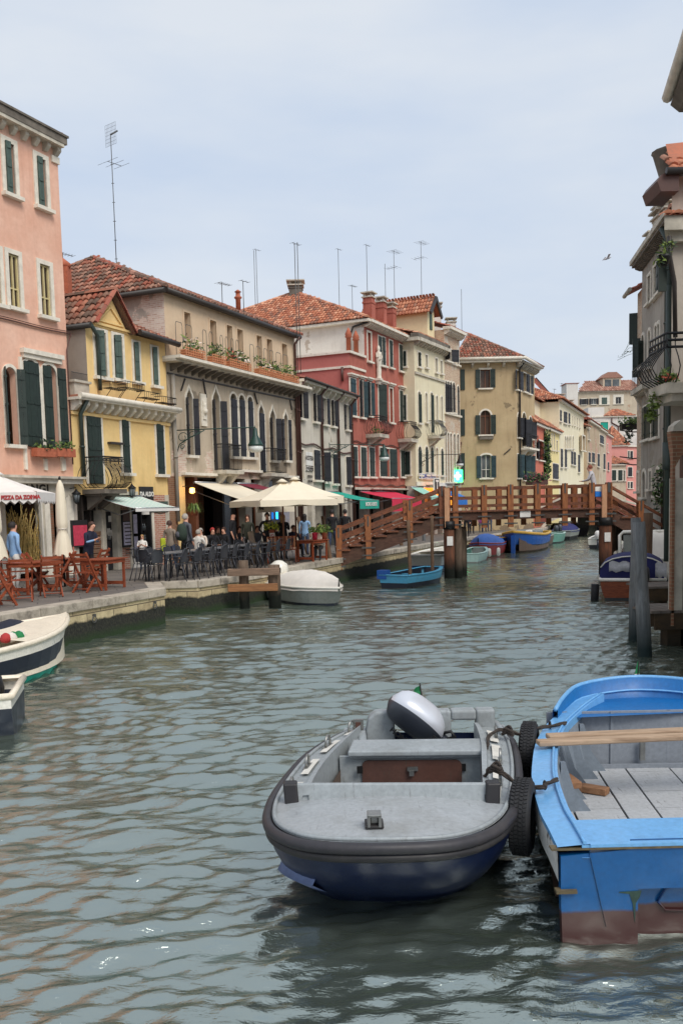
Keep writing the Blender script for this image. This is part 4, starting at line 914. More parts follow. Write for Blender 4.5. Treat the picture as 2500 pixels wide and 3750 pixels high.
def gothic_b():
 f = fG; o = lambda x, y: (400+x*.4783, 1050+y*.4783)
 def rr(x0, x1, y0, y1): a = o(x0,y0); b = o(x1,y1); return a[0], b[0], a[1], b[1]
 up = []
 for x0, x1, y0, y1 in ((577,606,200,470),(774,803,262,520),(902,925,300,555),(982,1006,330,580),(1130,1150,378,612),(1207,1228,405,632),(1322,1342,440,655)):
  up.append(Wn(*rr(x0, x1+18, y0, y1), fw=.07, frame='tan_stucco', pane='glass_brown', sill=0, rec=.75, proud=.02))
 zTop = zGe; front(f, gothic, 0, sG1, zGc+.1, zTop, 'tan_stucco', up, 12, matside='side_brick_tan', name='upper_wall', reveal=.75)
 sh = dict(smat='shutter_black', rec=.25, frame='stone_white', fw=.08)
 wins = [Wn(*rr(592,640,765,1290), kind='ogee', shut='B', **sh), Wn(*rr(795,850,765,1408), kind='ogee', shut='B', **{**sh,'sill':0}),
   Wn(*rr(930,978,820,1300), kind='round', shut='C', **sh), Wn(*rr(996,1038,832,1303), kind='round', shut='C', **sh), Wn(*rr(1062,1100,845,1306), kind='round', shut='C', **sh),
   Wn(*rr(1146,1186,885,1420), kind='ogee', shut='C', **{**sh,'sill':0}), Wn(*rr(1230,1272,915,1330), kind='ogee', shut='B', **sh), Wn(*rr(1336,1366,950,1330), kind='ogee', shut='O', **sh)]
 zg = f.loc(850,1752)[1]
 front(f, gothic, 0, sG1, zg, zGc, 'gothic_stucco', wins, 12, name='lower_wall', reveal=.3)
 mb = MB(); mb.mat('stone_white'); f.box(mb, -.25, sG1+.15, -.05, .75, zGc, zGc+.1); mb.mat('stone_dirty'); f.box(mb, -.25, sG1+.15, .0, .55, zGc-.09, zGc); mb.mat('stone_dark')
 n = 22
 for k in range(n): s = .2+(sG1-.5)*k/(n-1); mb.prism([f.P(s,0,zGc-.09), f.P(s,.55,zGc-.09), f.P(s,.5,zGc-.16), f.P(s,0,zGc-.36)], f.u*.1)
 mb.mat('gutter_dark'); f.box(mb, 0, sG1, .0, .05, zGc-.48, zGc-.43); mb.build('terrace_cornice', None, gothic)
 mb = MB(); mb.tube([f.P(-.2,.24,zGe+.03), f.P(sG1+.1,.24,zGe+.03)], .1, 8); mb.tube([f.P(-.25,.24,zGe+.02), f.P(-.25,-12,zGe+.02)], .1, 8); f.box(mb, -.2, sG1+.1, -.1, .2, zGe, zGe+.06); mb.build('gutter', 'gutter_dark', gothic)
 hip_roof(f, gothic, 0, sG1, 10.4, zGe+.1, 12.85, 'tiles_old', .24, ridge_s=(2.6, sG1+.4), ridge_d=-5, hips=(True,False))
 for x0, x1, y0, y1, fl in ((560,705,490,560,('flower_pale',)),(765,862,532,590,()),(898,975,570,620,('flower_red',)),(978,1056,590,640,('flower_pale',)),(1122,1218,620,680,('flower_pale',)),(1228,1316,655,705,()),(1322,1424,680,725,())):
  p0, p1 = o(x0,(y0+y1)/2), o(x1,(y0+y1)/2); a = f.loc(*p0, .6)[0]; b = f.loc(*p1, .6)[0]; planter(f, gothic, a, b, zGc+.12, .5, .25, .28, 'box_wood', fl, .55, n=150)
  mb = MB(); m_ = (a+b)/2
  for c0, c1 in ((a+.1, m_-.1), (m_+.1, b-.1)): mb.tube([f.P(c0,.3,zGc+.1), f.P(c0,.3,zGc+1.25), f.P(c0+.05,.3,zGc+1.35), f.P(c1-.05,.3,zGc+1.35), f.P(c1,.3,zGc+1.25), f.P(c1,.3,zGc+.1)], .012, 4)
  mb.build('wire_rail', 'iron_grey', gothic)
 for x0, x1, y0, y1, n in ((788,960,1215,1410,15),(1142,1302,1247,1432,16)):
  r = f.rect(*rr(x0,x1,y0,y1)); belly_balcony(f, gothic, r[0]+.1, r[1]-.4, r[2], r[3], .55, 0, 'iron_black', n, 'stone_dirty')
 s, z = f.loc(*o(718,945)); mb = MB(); f.box(mb, s-.2, s+.2, 0, .06, z-.6, z+.6); f.box(mb, s-.12, s+.12, .06, .1, z-.35, z+.35); mb.lathe([(.1,0),(.12,.15),(.05,.25),(.08,.32),(.05,.42)], f.P(s,.08,z-.15), 8); mb.build('relief_plaque', 'stone_white', gothic)
 mb = MB(); mb.mat('stone_white')
 for x0, x1, y in ((550,800,1432),(960,1145,1408),(1265,1425,1450)): a = f.loc(*o(x0,y))[0]; b, z = f.loc(*o(x1,y)); f.box(mb, a, min(b,sG1), 0, .2, z-.1, z)
 mb.build('string_course', None, gothic)
 pipe(f, gothic, [(sG1-.15,.35,zGe),(sG1-.15,.09,zGe-.3),(sG1-.15,.09,QZ)], .06, 'pipe_brown'); pipe(f, gothic, [(.18,.12,zGc-.5),(.2,.1,QZ+1.5)], .07, 'right_grey', 'flue_pipe')
 for x0,y0,x1,y1 in ((575,705,545,795),(712,705,738,850),(1106,815,1130,900),(1378,868,1392,945)):
  a = f.loc(*o(x0,y0)); b = f.loc(*o(x1,y1)); mb = MB(); mb.bar(f.P(a[0],.04,a[1]), f.P(b[0],.04,b[1]), .05, .04); mb.build('wall_tie', 'gutter_dark', gothic)
 zt = zg; mb = MB()
 def pier(x0, x1, m, d1=.0, d0=-.5): a, b = f.loc(x0,1950)[0], f.loc(x1,1950)[0]; mb.mat(m); f.box(mb, a, min(b, sG1), d0, d1, QZ, zt)
 pier(622, 652, 'orange_brick', .02); pier(652, 684, 'yellow_light', .0); pier(722,732,'frame_wood',-.02); pier(822,830,'sign_black',-.05); pier(903,925,'stone_dirty',.0); pier(962,990,'stone_white',0); pier(1062,1080,'right_tan'); pier(1103,1135,'right_tan')
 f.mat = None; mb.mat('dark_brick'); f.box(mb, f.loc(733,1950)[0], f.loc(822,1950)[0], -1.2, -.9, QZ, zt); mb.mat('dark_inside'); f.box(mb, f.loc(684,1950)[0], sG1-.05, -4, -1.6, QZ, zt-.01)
 mb.build('ground_wall', None, gothic)
 for x0, x1 in ((832,900),(928,960),(992,1060)):
  a, b = f.loc(x0,1950)[0], f.loc(x1,1950)[0]; w = MB(); w.mat('frame_wood'); f.box(w, a, a+.07, -.4, -.3, QZ, zt); f.box(w, b-.07, b, -.4, -.3, QZ, zt); f.box(w, a, b, -.4, -.3, zt-.5, zt-.4); sw = w.build('shop_window', None, gothic); w = MB(); w.poly([f.P(a,-.36,QZ), f.P(b,-.36,QZ), f.P(b,-.36,zt), f.P(a,-.36,zt)]); w.build('pane', 'glass_dark', sw)
 s, z = f.loc(704,1795,.4); c = f.P(s,.4,z); t = thing('wall_lamp', 'glowing yellow lamp under the left end of the cream awning', 'lamp', c); mb = MB(); mb.lathe([(.03,.1),(.09,.06),(.1,-.08),(.03,-.12)], c, 10); mb.build('bulb', 'lamp_warm', t); mb = MB(); mb.tube([f.P(s,0,z+.15), c+V((0,0,.15)), c+V((0,0,.08))], .015, 5); mb.lathe([(.02,.14),(.11,.08)], c, 10); mb.build('bracket', 'iron_black', t)
 s, z = f.loc(712,1868,.5); c = f.P(s,.5,z); t = thing('hanging_plant', 'bushy fern hanging in a pot beside the cream awning', 'plant', c); mb = MB(); mb.lathe([(.1,-.2),(.16,-.02),(.17,0)], c, 10); mb.build('pot', 'terracotta', t); mb = MB()
 for k in range(80):
  a = rnd.uniform(0,2*PI); l = rnd.uniform(.2,.42); d = V((math.cos(a), math.sin(a), 0)); mb.mat(('leaf_a','leaf_b')[k%2]); p0 = c; p1 = c + d*l*.6 + V((0,0,.22*rnd.random()+.05)); p2 = c + d*l + V((0,0,-.05-.1*rnd.random())); w_ = d.cross(V((0,0,1)))*.02; mb.poly([p0-w_, p0+w_, p1+w_, p1-w_]); mb.poly([p1-w_, p1+w_, p2])
 mb.build('fronds', None, t); mb = MB(); mb.tube([c+V((0,0,.02)), c+V((0,0,.8))], .008, 4); mb.build('chain', 'iron_black', t)
 s, z = f.loc(1000,1870,-.2); c = f.P(f.loc(1032,1870)[0],-.25,0); t = thing('neon_tube', 'blue neon tube glowing in the doorway below the big parasol', 'neon light', V((c.x,c.y,z))); mb = MB(); mb.tube([V((c.x,c.y,f.loc(1032,1900)[1])), V((c.x,c.y,f.loc(1032,1840)[1]))], .045, 8); mb.build('tube', 'lamp_blue', t)
 s0, s1 = f.loc(706,1770)[0], f.loc(858,1770)[0]; za = f.loc(780,1769)[1]
 a = awning(f, 'cream_awning', 'cream awning with lettered valance over the busy restaurant terrace', s0, s1, za, f.loc(890,1848,2.6)[1], 2.6, 'canvas_cream', .3)
 P = f.P(s0+.35,2.69,f.loc(890,1848,2.6)[1]-.15); text('BAR', .16, 'ink', a, P, f.u, (0,0,1), sx=1.3, bold=.006)
 s0, s1 = f.loc(862,1775)[0], f.loc(935,1775)[0]; awning(f, 'maroon_awning', 'maroon awning partly hidden behind the big parasol', s0, s1, f.loc(900,1772)[1], f.loc(960,1795,1.3)[1], 1.3, 'canvas_maroon', .15)
 s, z = f.loc(644, 1576); bracket_lamp(f, 'green street lamp on a long arm in front of the gothic windows', s, z, 2.9, along=math.radians(18), size=.42)
gothic_b()
fB = Fac(fG.P(sG1, 0, 0).xy, 19); sB1 = fB.loc(1285, 1600)[0]; zB = fB.loc(1180, 1430)[1]
beige = thing('beige_house', 'low beige house with black shutters and brown drainpipes, left of the red house', 'house', fB.P(3,0,QZ))
o5 = lambda x, y: (1050+x*.3827, 1050+y*.3827)
def r5(x0, x1, y0, y1): a = o5(x0,y0); b = o5(x1,y1); return a[0], b[0], a[1], b[1]
def beige_b():
 f = fB; sh = dict(smat='shutter_black', fw=.08)
 wins = [Wn(*r5(112,150,990,1258), shut='B', **sh), Wn(*r5(252,284,1035,1292), shut='B', **sh), Wn(*r5(345,378,1070,1318), shut='O', **sh), Wn(*r5(425,450,1095,1335), shut='B', **sh), Wn(*r5(560,585,1135,1368), shut='O', **sh),
   Wn(*r5(128,160,1560,1840), pane='curtain', **{**sh,'sill':0}), Wn(*r5(256,314,1568,1850), shut='C', **sh), Wn(*r5(350,398,1590,1868), pane='curtain', shut='IN', **sh), Wn(*r5(436,470,1608,1885), pane='curtain', shut='IN', **sh), Wn(*r5(562,596,1632,1900), pane='curtain', shut='IN', **sh)]
 zg = f.loc(1180,1815)[1]; front(f, beige, 0, sB1, zg, zB, 'beige_stucco', wins, 9)
 mb = MB(); mb.mat('stone_white'); corbels(f, mb, 0, sB1, zB, .28, .3, .18, .75, .12); mb.mat('gutter_dark'); mb.tube([f.P(0,.5,zB+.14), f.P(sB1,.5,zB+.14)], .06, 6); mb.build('cornice', None, beige)
 mb = MB(); mb.mat('tiles_red'); tiles(mb, [f.P(0,.45,zB+.14), f.P(sB1,.45,zB+.14), f.P(sB1,-5,zB+1.5), f.P(0,-5,zB+1.5)], -f.n); mb.poly([f.P(0,-5,zB+1.5), f.P(sB1,-5,zB+1.5), f.P(sB1,-9,zB+.3), f.P(0,-9,zB+.3)]); mb.build('roof', None, beige)
 for x in (100, 320, 478, 608): s = f.loc(*o5(x,1500))[0]; pipe(f, beige, [(max(.08,min(s,sB1-.05)),.45,zB+.1),(max(.08,min(s,sB1-.05)),.1,zB-.3),(max(.08,min(s+.1,sB1-.05)),.1,QZ+.5)], .07)
 mb = MB(); pts = []
 for k in range(20): s, z = f.loc(*o5(110+500*k/19, 1490+110*(k/19)+14*math.sin(k*.9))); pts.append(f.P(s,.07,z))
 mb.tube(pts, .04, 5); mb.build('wall_cable', 'pipe_brown', beige)
 r = f.rect(*r5(176,240,1582,1712)); t = thing('hotel_sign', 'white wall sign in two panels on the beige house', 'sign', f.P(r[0],.03,r[2])); mb = MB(); f.box(mb, r[0], r[1], .01, .05, r[2], r[3]); r2 = f.rect(*r5(176,240,1718,1762)); f.box(mb, r2[0], r2[1], .01, .05, r2[2], r2[3]); mb.build('board', 'sign_white', t)
 m_ = (r[0]+r[1])/2
 for k, (tx, sz) in enumerate((('HOSTERIA', .3), ("L' ALICE", .36), ('SPECIALITA', .16), ('VENEZIANE', .16))): text(tx, sz, 'ink', t, f.P(m_,.055,r[3]-.3-(0,.48,.85,1.08)[k]), f.u, (0,0,1), sx=.75, bold=.004)
 text('CORTE INTERNA', .16, 'ink', t, f.P(m_,.055,(r2[2]+r2[3])/2), f.u, (0,0,1), sx=.8)
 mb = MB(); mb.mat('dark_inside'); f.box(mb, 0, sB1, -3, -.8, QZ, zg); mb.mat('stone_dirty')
 for x in (1092, 1122, 1150, 1190, 1230, 1270): s = f.loc(x,1950)[0]; f.box(mb, s-.22, min(s+.22, sB1), -.5, .0, QZ, zg)
 mb.mat('sign_black')
 for x in (1105, 1137, 1172, 1210, 1250): s = f.loc(x,1950)[0]; f.box(mb, s-.3, s+.3, -.6, -.45, QZ, zg-.5)
 mb.build('ground_wall', None, beige)
 s0, s1 = f.loc(1168,1800)[0], f.loc(1225,1800)[0]; za = f.loc(1190,1801)[1]; zf = f.loc(1265,1832,2.0)[1]
 a = awning(f, 'teal_awning', 'teal green awning with lettered valance beside the big parasol', s0, s1+.9, za, zf, 2.0, 'canvas_teal', .42)
 text('BACARO AE BOTE', .26, 'sign_white', a, f.P((s0+s1+.9)/2+.2,2.1,zf-.2), f.u, (0,0,1), sx=.9, bold=.008)
 s, z = f.loc(*o5(405,1512)); bracket_lamp(f, 'green street lamp on a scrolled arm in front of the red house', s, z, 3.0, along=math.radians(40), size=.4)
beige_b()
fR = Fac(fB.P(sB1, 0, 0).xy, 25); sR1 = fR.loc(1480, 1500)[0]; sRm = fR.loc(1336, 1400)[0]; zR = fR.loc(1410, 1215)[1]
red = thing('red_house', 'four storey red house with statue, iron balconies and white side wall', 'house', fR.P(3,0,QZ))
def red_b():
 f = fR; sh = dict(smat='shutter_green', fw=.09, proud=.03)
 top = [Wn(*r5(770,803,440,715), pane='curtain', fw=.1), Wn(*r5(875,905,482,748), shut='C', **sh), Wn(*r5(912,938,492,756), shut='C', **sh), Wn(*r5(980,1008,522,775), shut='C', **sh), Wn(*r5(1074,1102,562,808), shut='C', **sh)]
 mid = [Wn(*r5(875,940,950,1290), pane='curtain', shut='IN', hood=True, **{**sh,'sill':0}), Wn(*r5(982,1012,975,1300), pane='curtain', hood=True, **sh), Wn(*r5(1078,1108,1000,1290), shut='C', hood=True, **{**sh,'sill':0})]
 mid0 = [Wn(*r5(606,658,885,1235), shut='C', hood=True, smat='shutter_teal', fw=.07), Wn(*r5(696,730,905,1250), shut='B', hood=True, smat='shutter_teal', fw=.07)]
 mid.insert(0, Wn(*r5(774,802,920,1235), shut='B', hood=True, smat='shutter_teal', fw=.07))
 low0 = [Wn(*r5(636,672,1535,1815), shut='C', **sh), Wn(*r5(708,758,1540,1818), shut='C', **sh)]
 low = [Wn(*r5(790,836,1545,1818), shut='C', **sh), Wn(*r5(888,980,1548,1818), shut='LO', pane='curtain', **sh), Wn(*r5(994,1036,1562,1818), shut='C', **sh), Wn(*r5(1088,1126,1570,1818), shut='C', **sh)]
 zg = f.loc(1400,1790)[1]; zt2 = f.loc(1310,1302)[1]
 front(f, red, sRm, sR1, zg, zR, 'red_stucco', top+mid+low, 9, matside='white_stucco')
 front(f, red, 0, sRm-.003, zg, zt2, 'red_stucco', mid0+low0, 9, matside='pink_red_stucco', name='front_wing_wall')
 mb = MB(); mb.mat('stone_white'); a, b = f.loc(*o5(595,800))[0], sRm; zp = f.loc(*o5(680,790))[1]; f.box(mb, -.1, sRm, -9, .12, zt2-.02, zt2+.1); f.box(mb, -.06, sRm, -9, .08, zp-.06, zp+.06); mb.build('parapet_coping', None, red)
 mb = MB(); mb.mat('stone_white'); corbels(f, mb, sRm, sR1, zR, .22, .4, .1, .28, .14); f.box(mb, sRm-.35, sRm, -9, .45, zR, zR+.14); mb.build('cornice', None, red)
 hip_roof(f, red, sRm, sR1, 13.6, zR+.16, 16.15, 'tiles_orange', .38, ridge_s=(6.5, sR1+1.5), ridge_d=-6.5, hips=(True,False))
 mb = MB(); mb.mat('white_stucco'); f.box(mb, sRm+.02, sR1, -13.4, -9, 4, zR+.1); mb.build('rear_wall', None, red)
 chimney(red, f.P(6.4,-6.4,15.7), .8, .75, 'stone_dark')
 for x, y0, y1, w in ((818,300,100,.58),(932,345,145,.56),(1022,380,200,.56)):
  s, z0 = f.loc(*o5(x,y0), -.9); z1 = f.loc(*o5(x,y1), -.9)[1]; p = f.P(s,-1.1,z0-.4); chimney(red, p, w*.95, z1-z0+.35, 'red_paint_wall', 'stone_dirty', rz=-math.radians(25))
 for x in (648, 718):
  s, z = f.loc(*o5(x,600)); p = f.P(min(s, sRm-.25),-.35,zt2+.1); mb = MB(); mb.lathe([(.13,0),(.13,.8),(.2,.85),(.16,.95),(.19,1.0),(.1,1.2),(.03,1.35)], p, 8); mb.build('chimney_pot', 'terracotta', red)
 pipe(f, red, [(sRm-.1,.3,zR),(sRm-.15,-.6,zR-.2),(sRm-.35,-.7,zR-.8),(sRm-.35,-.7,zt2)], .06, 'gutter_dark')
 pipe(f, red, [(-.08,-.4,zp),(-.08,-.4,zB+1.0)], .07)
 for x0, x1, y0, y1 in ((775,980,1228,1402),(1080,1258,1285,1448)):
  q0, q1, q2, q3 = r5(x0,x1,y0,y1); r = bbr(f, q0, q1, q2, q3, .8, .32); belly_balcony(f, red, r[0], r[1], r[2], r[3], .8, .32, 'iron_black', 11, 'stone_dirty', slabt=.2, plants=x0 < 900)
 s, z = f.loc(*o5(856,880)); c = f.P(s,.16,z); mb = MB(); mb.mat('stone_white'); f.box(mb, s-.2, s+.2, 0, .32, z-.12, z); f.box(mb, s-.12, s+.12, 0, .22, z-.3, z-.12); mb.lathe([(.16,0),(.13,.2),(.15,.45),(.12,.65),(.17,.85),(.19,1.1),(.14,1.3),(.17,1.45),(.06,1.52),(.09,1.6),(.1,1.7),(.06,1.82),(.0,1.86)], c, 10, cap=False)
 mb.tube([c+V((.1,-.08,1.4)), c+V((.2,-.1,1.15)), c+V((.05,-.2,1.0))], .04, 6); mb.tube([c+V((-.12,-.08,1.4)), c+V((-.12,-.2,1.15)), c+V((.02,-.22,1.2))], .04, 6); mb.build('statue', None, red)
 mb = MB(); mb.mat('stone_dirty'); f.box(mb, 0, sR1, 0, .18, zg-.08, zg+.05); f.box(mb, sRm+.1, sR1, 0, .35, f.loc(1420,1786)[1]-.12, f.loc(1420,1786)[1]-.04); mb.build('string_course', None, red)
 mb = MB()
 for y in (1480, 1895):
  pts = []
  for k in range(22): s, z = f.loc(*o5(632+490*k/21, y + (60 if y<1600 else 12)*(k/21) + 9*math.sin(k*1.3+y))); pts.append(f.P(s,.06,z))
  mb.tube(pts, .03, 5)
 mb.build('wall_cable', 'pipe_brown', red)
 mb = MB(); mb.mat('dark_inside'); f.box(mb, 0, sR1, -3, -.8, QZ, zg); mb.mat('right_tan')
 for x in (1292, 1350, 1400, 1440, 1474): s = f.loc(x,1950)[0]; f.box(mb, s-.2, min(s+.2,sR1), -.5, .0, QZ, zg)
 mb.mat('glass_brown')
 for x in (1320, 1375, 1420, 1458): s = f.loc(x,1950)[0]; f.box(mb, s-.5, s+.5, -.6, -.45, QZ, zg-.4)
 mb.build('ground_wall', None, red)
 for k, (x0, x1, lab) in enumerate(((1312,1372,'crimson awning, nearer of the two under the red house'),(1368,1440,'crimson awning, farther and larger of the two under the red house'))):
  s0, s1 = f.loc(x0,1800)[0], f.loc(x1,1798)[0]; awning(f, 'crimson_awning', lab, s0, s1, f.loc(x0+30,1800)[1], f.loc(x0+60,1826,1.9)[1], 1.9 - .2*k, 'canvas_crimson', .7)
M['red_paint_wall'] = M['red_stucco']
red_b()
fC = Fac(fR.P(sR1, .75, 0).xy, 27); sC0 = fC.loc(1519, 1500)[0]; sC1 = fC.loc(1628, 1500)[0]; zC = fC.loc(1580, 1275)[1]
cream = thing('cream_house', 'cream house with a white oval-railed balcony, right of the red house', 'house', fC.P(3,0,QZ))
def cream_b():
 f = fC; sh = dict(smat='shutter_green', fw=.09)
 r = lambda *a: r5(*a)
 wins = [Wn(*r(1250,1276,630,768), pane='glass_dark', shut='R', **sh), Wn(*r(1322,1342,655,775), pane='glass_grey', **sh), Wn(*r(1417,1436,688,820), pane='glass_dark', **sh), Wn(*r(1466,1482,712,832), pane='glass_dark', **sh),
   Wn(*r(1252,1276,1005,1305), kind='round', pane='curtain', shut='IN', **sh), Wn(*r(1322,1340,1018,1295), kind='round', pane='curtain', **sh), Wn(*r(1372,1394,1015,1400), kind='round', pane='curtain', shut='IN', **{**sh,'sill':0}), Wn(*r(1424,1440,1045,1285), kind='round', pane='curtain', **sh), Wn(*r(1470,1486,1052,1285), kind='round', pane='curtain', **sh),
   Wn(*r(1254,1284,1530,1800), kind='round', shut='C', **sh), Wn(*r(1322,1346,1530,1800), kind='round', shut='C', **sh), Wn(*r(1372,1398,1535,1800), kind='round', shut='C', **sh), Wn(*r(1424,1442,1545,1800), kind='round', pane='curtain', **sh), Wn(*r(1472,1492,1550,1805), kind='round', shut='C', **sh)]
 zg = f.loc(1570,1780)[1]; front(f, cream, sC0, sC1, zg, zC, 'cream_stucco', wins, 7)
 mb = MB(); mb.mat('stone_dirty'); corbels(f, mb, sC0, sC1, zC, .22, .35, .12, .4, .2); f.box(mb, sC0-.35, sC0, -5, .4, zC, zC+.2); f.box(mb, sC0, sC1, 0, .1, f.loc(1570,1385)[1], f.loc(1570,1380)[1]+.05); mb.mat('stone_dark'); f.box(mb, sC0-.3, sC1, -.1, .4, zC+.2, zC+.45); mb.mat('stone_white'); f.box(mb, sC0-.02, sC1, 0, .06, zg, zg+.25); mb.build('cornice', None, cream)
 mb = MB(); mb.mat('tiles_orange'); tiles(mb, [f.P(sC0-.2,.3,zC+.45), f.P(sC1,.3,zC+.45), f.P(sC1,-4,zC+1.6), f.P(sC0-.2,-4,zC+1.6)], -f.n); mb.build('roof', None, cream)
 fs = Fac(f.P(sC0-.01, 0, 0).xy, 27-90, flip=True)
 for y0, y1, x0, x1, m_ in ((620,765,1120,1142,'C'),(1040,1280,1120,1142,'C'),(1580,1800,1138,1180,'C')):
  a = fs.loc(*o5(x0,(y0+y1)/2)); b = fs.loc(*o5(x1,(y0+y1)/2)); zz0 = fs.loc(*o5(x0,y1))[1]; zz1 = fs.loc(*o5(x0,y0))[1]; s0, s1 = sorted((a[0],b[0])); window(fs, cream, (s0,s1,zz0,zz1), shut=m_, smat='shutter_green', fw=.07, rec=-.003)
 q0, q1, q2, q3 = r(1365,1508,1275,1425); rr_ = bbr(f, q0, q1, q2, q3, .7); belly_balcony(f, cream, rr_[0], rr_[1], rr_[2], rr_[3], .7, .3, 'iron_grey', 9, 'stone_dirty')
 dd = -.6; sa = f.loc(*o5(1342,300), dd)[0]; sb = f.loc(*o5(1408,300), dd)[0]; ze = f.loc(*o5(1342,215), dd)[1]; zr = f.loc(*o5(1368,108), dd)[1]
 fa = Fac(f.P(sa, dd, 0).xy, 27-90, flip=True); L_ = fa.loc(*o5(700,200))[0]; sm = (sa+sb)/2
 mb = MB(); mb.mat('cream_light'); f.box(mb, sa, sb, dd-L_, dd, zC+.2, ze); mb.prism([f.P(sa,dd,ze), f.P(sb,dd,ze), f.P(sm,dd,zr)], -f.n*.3); mb.build('attic_wall', None, cream)
 mb = MB(); mb.mat('tiles_orange'); tiles(mb, [f.P(sa-.35,dd-L_,ze-.25), f.P(sa-.35,dd+.35,ze-.25), f.P(sm,dd+.35,zr+.05), f.P(sm,dd-L_,zr+.05)], f.u); tiles(mb, [f.P(sm,dd-L_,zr+.05), f.P(sm,dd+.35,zr+.05), f.P(sb+.35,dd+.35,ze-.25), f.P(sb+.35,dd-L_,ze-.25)], -f.u); mb.mat('gutter_dark'); mb.bar(f.P(sa-.4,dd+.4,ze-.35), f.P(sm,dd+.4,zr), .1, .25); mb.bar(f.P(sb+.4,dd+.4,ze-.35), f.P(sm,dd+.4,zr), .1, .25); mb.build('attic_roof', None, cream)
 r_ = f.rect(*r5(1362,1384,235,412), dd); mb = MB(); f.box(mb, r_[0], r_[1], dd, dd+.05, r_[2], r_[3]); mb.build('attic_shutter', 'shutter_greyg', cream)
 for x, yt, yb in ((1430,190,350),):
  s, z0 = f.loc(*o5(x,yb), -2); z1 = f.loc(*o5(x,yt), -2)[1]; chimney(cream, f.P(s,-2,z0-1), .6, z1-z0+.9, 'white_stucco')
 r2 = f.rect(*r(1250,1408,1790,1842)); t = thing('direction_sign', 'blue direction sign with white arrow on the cream house', 'sign', f.P(r2[0],.05,r2[2])); mb = MB(); mb.mat('sign_white'); f.box(mb, r2[0], r2[1], .08, .11, r2[2], r2[3]); mb.mat('sign_blue'); f.box(mb, r2[0]+.05, r2[1]-.05, .11, .12, r2[2]+.05, r2[3]-.05)
 mb.mat('sign_white'); c = f.P(r2[0]+.45,.125,(r2[2]+r2[3])/2); mb.poly([c-f.u*.28, c+V((0,0,-.26)), c+V((0,0,.26))]); mb.poly([c+V((0,0,-.07)), c+f.u*.22+V((0,0,-.07)), c+f.u*.22+V((0,0,.07)), c+V((0,0,.07))]); mb.build('board', None, t)
 m_ = (r2[0]+r2[1])/2+.35; zc = (r2[2]+r2[3])/2
 for k, (tx, sz) in enumerate((('AZIENDA OSPEDALIERA', .17), ('FATEBENEFRATELLI', .26))): text(tx, sz, 'sign_white', t, f.P(m_,.125,zc+(.2,-.15)[k]), f.u, (0,0,1), sx=.85)
 s, z = f.loc(*o5(1262,1612)); bracket_lamp(f, 'dark street lamp on a straight arm in front of the cream house', s, z, 2.6, along=math.radians(35), size=.36, mat='iron_black')
 mb = MB(); mb.mat('dark_inside'); f.box(mb, sC0, sC1, -3, -.8, QZ, zg); mb.mat('right_tan')
 for x in (1524,1560,1596,1624): s = f.loc(x,1900)[0]; f.box(mb, s-.25, min(s+.25,sC1), -.5, 0, QZ, zg)
 mb.build('ground_wall', None, cream)
 for x0, x1, m_, lab in ((1500,1545,'canvas_teal_light','pale green awning behind the bridge railing'),(1545,1590,'awning_orange_glow','orange lit awning behind the bridge railing'),(1590,1640,'awning_blue','blue awning behind the bridge railing')):
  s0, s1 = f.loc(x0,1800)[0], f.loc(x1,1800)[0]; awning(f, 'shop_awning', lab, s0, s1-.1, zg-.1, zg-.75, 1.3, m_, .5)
 s, z = f.loc(1600,1776,.8); t = thing('tobacco_sign', 'square black sign with a white letter T above the shops', 'sign', f.P(s,.8,z)); mb = MB(); mb.mat('sign_white'); f.box(mb, s-.45, s+.45, .7, .78, z-.45, z+.45); mb.mat('sign_black'); f.box(mb, s-.38, s+.38, .781, .79, z-.38, z+.38); mb.build('board', None, t); text('T', .75, 'sign_white', t, f.P(s,.8,z), f.u, (0,0,1), bold=.03); mb = MB(); f.box(mb, s-.03, s+.03, 0, .7, z-.03, z+.03); mb.build('bracket', 'iron_black', t)
plain('awning_orange_glow', (255,160,40), .6, emit=((255,140,30), .8)); plain('awning_blue', (40,110,190), .8)  # orange is awning cloth, not a lamp: its lit look is added as emission
cream_b()
fN = Fac(fC.P(sC1, 0, 0).xy, 27); sN1 = fN.loc(1684, 1500)[0]
o6 = lambda x, y: (1600+x*.4783, 1100+y*.4783)
def r6(x0, x1, y0, y1): a = o6(x0,y0); b = o6(x1,y1); return a[0], b[0], a[1], b[1]
narrow = thing('brick_palace', 'narrow pale brick palace with slender arched windows, between cream and ochre houses', 'house', fN.P(2,0,QZ))
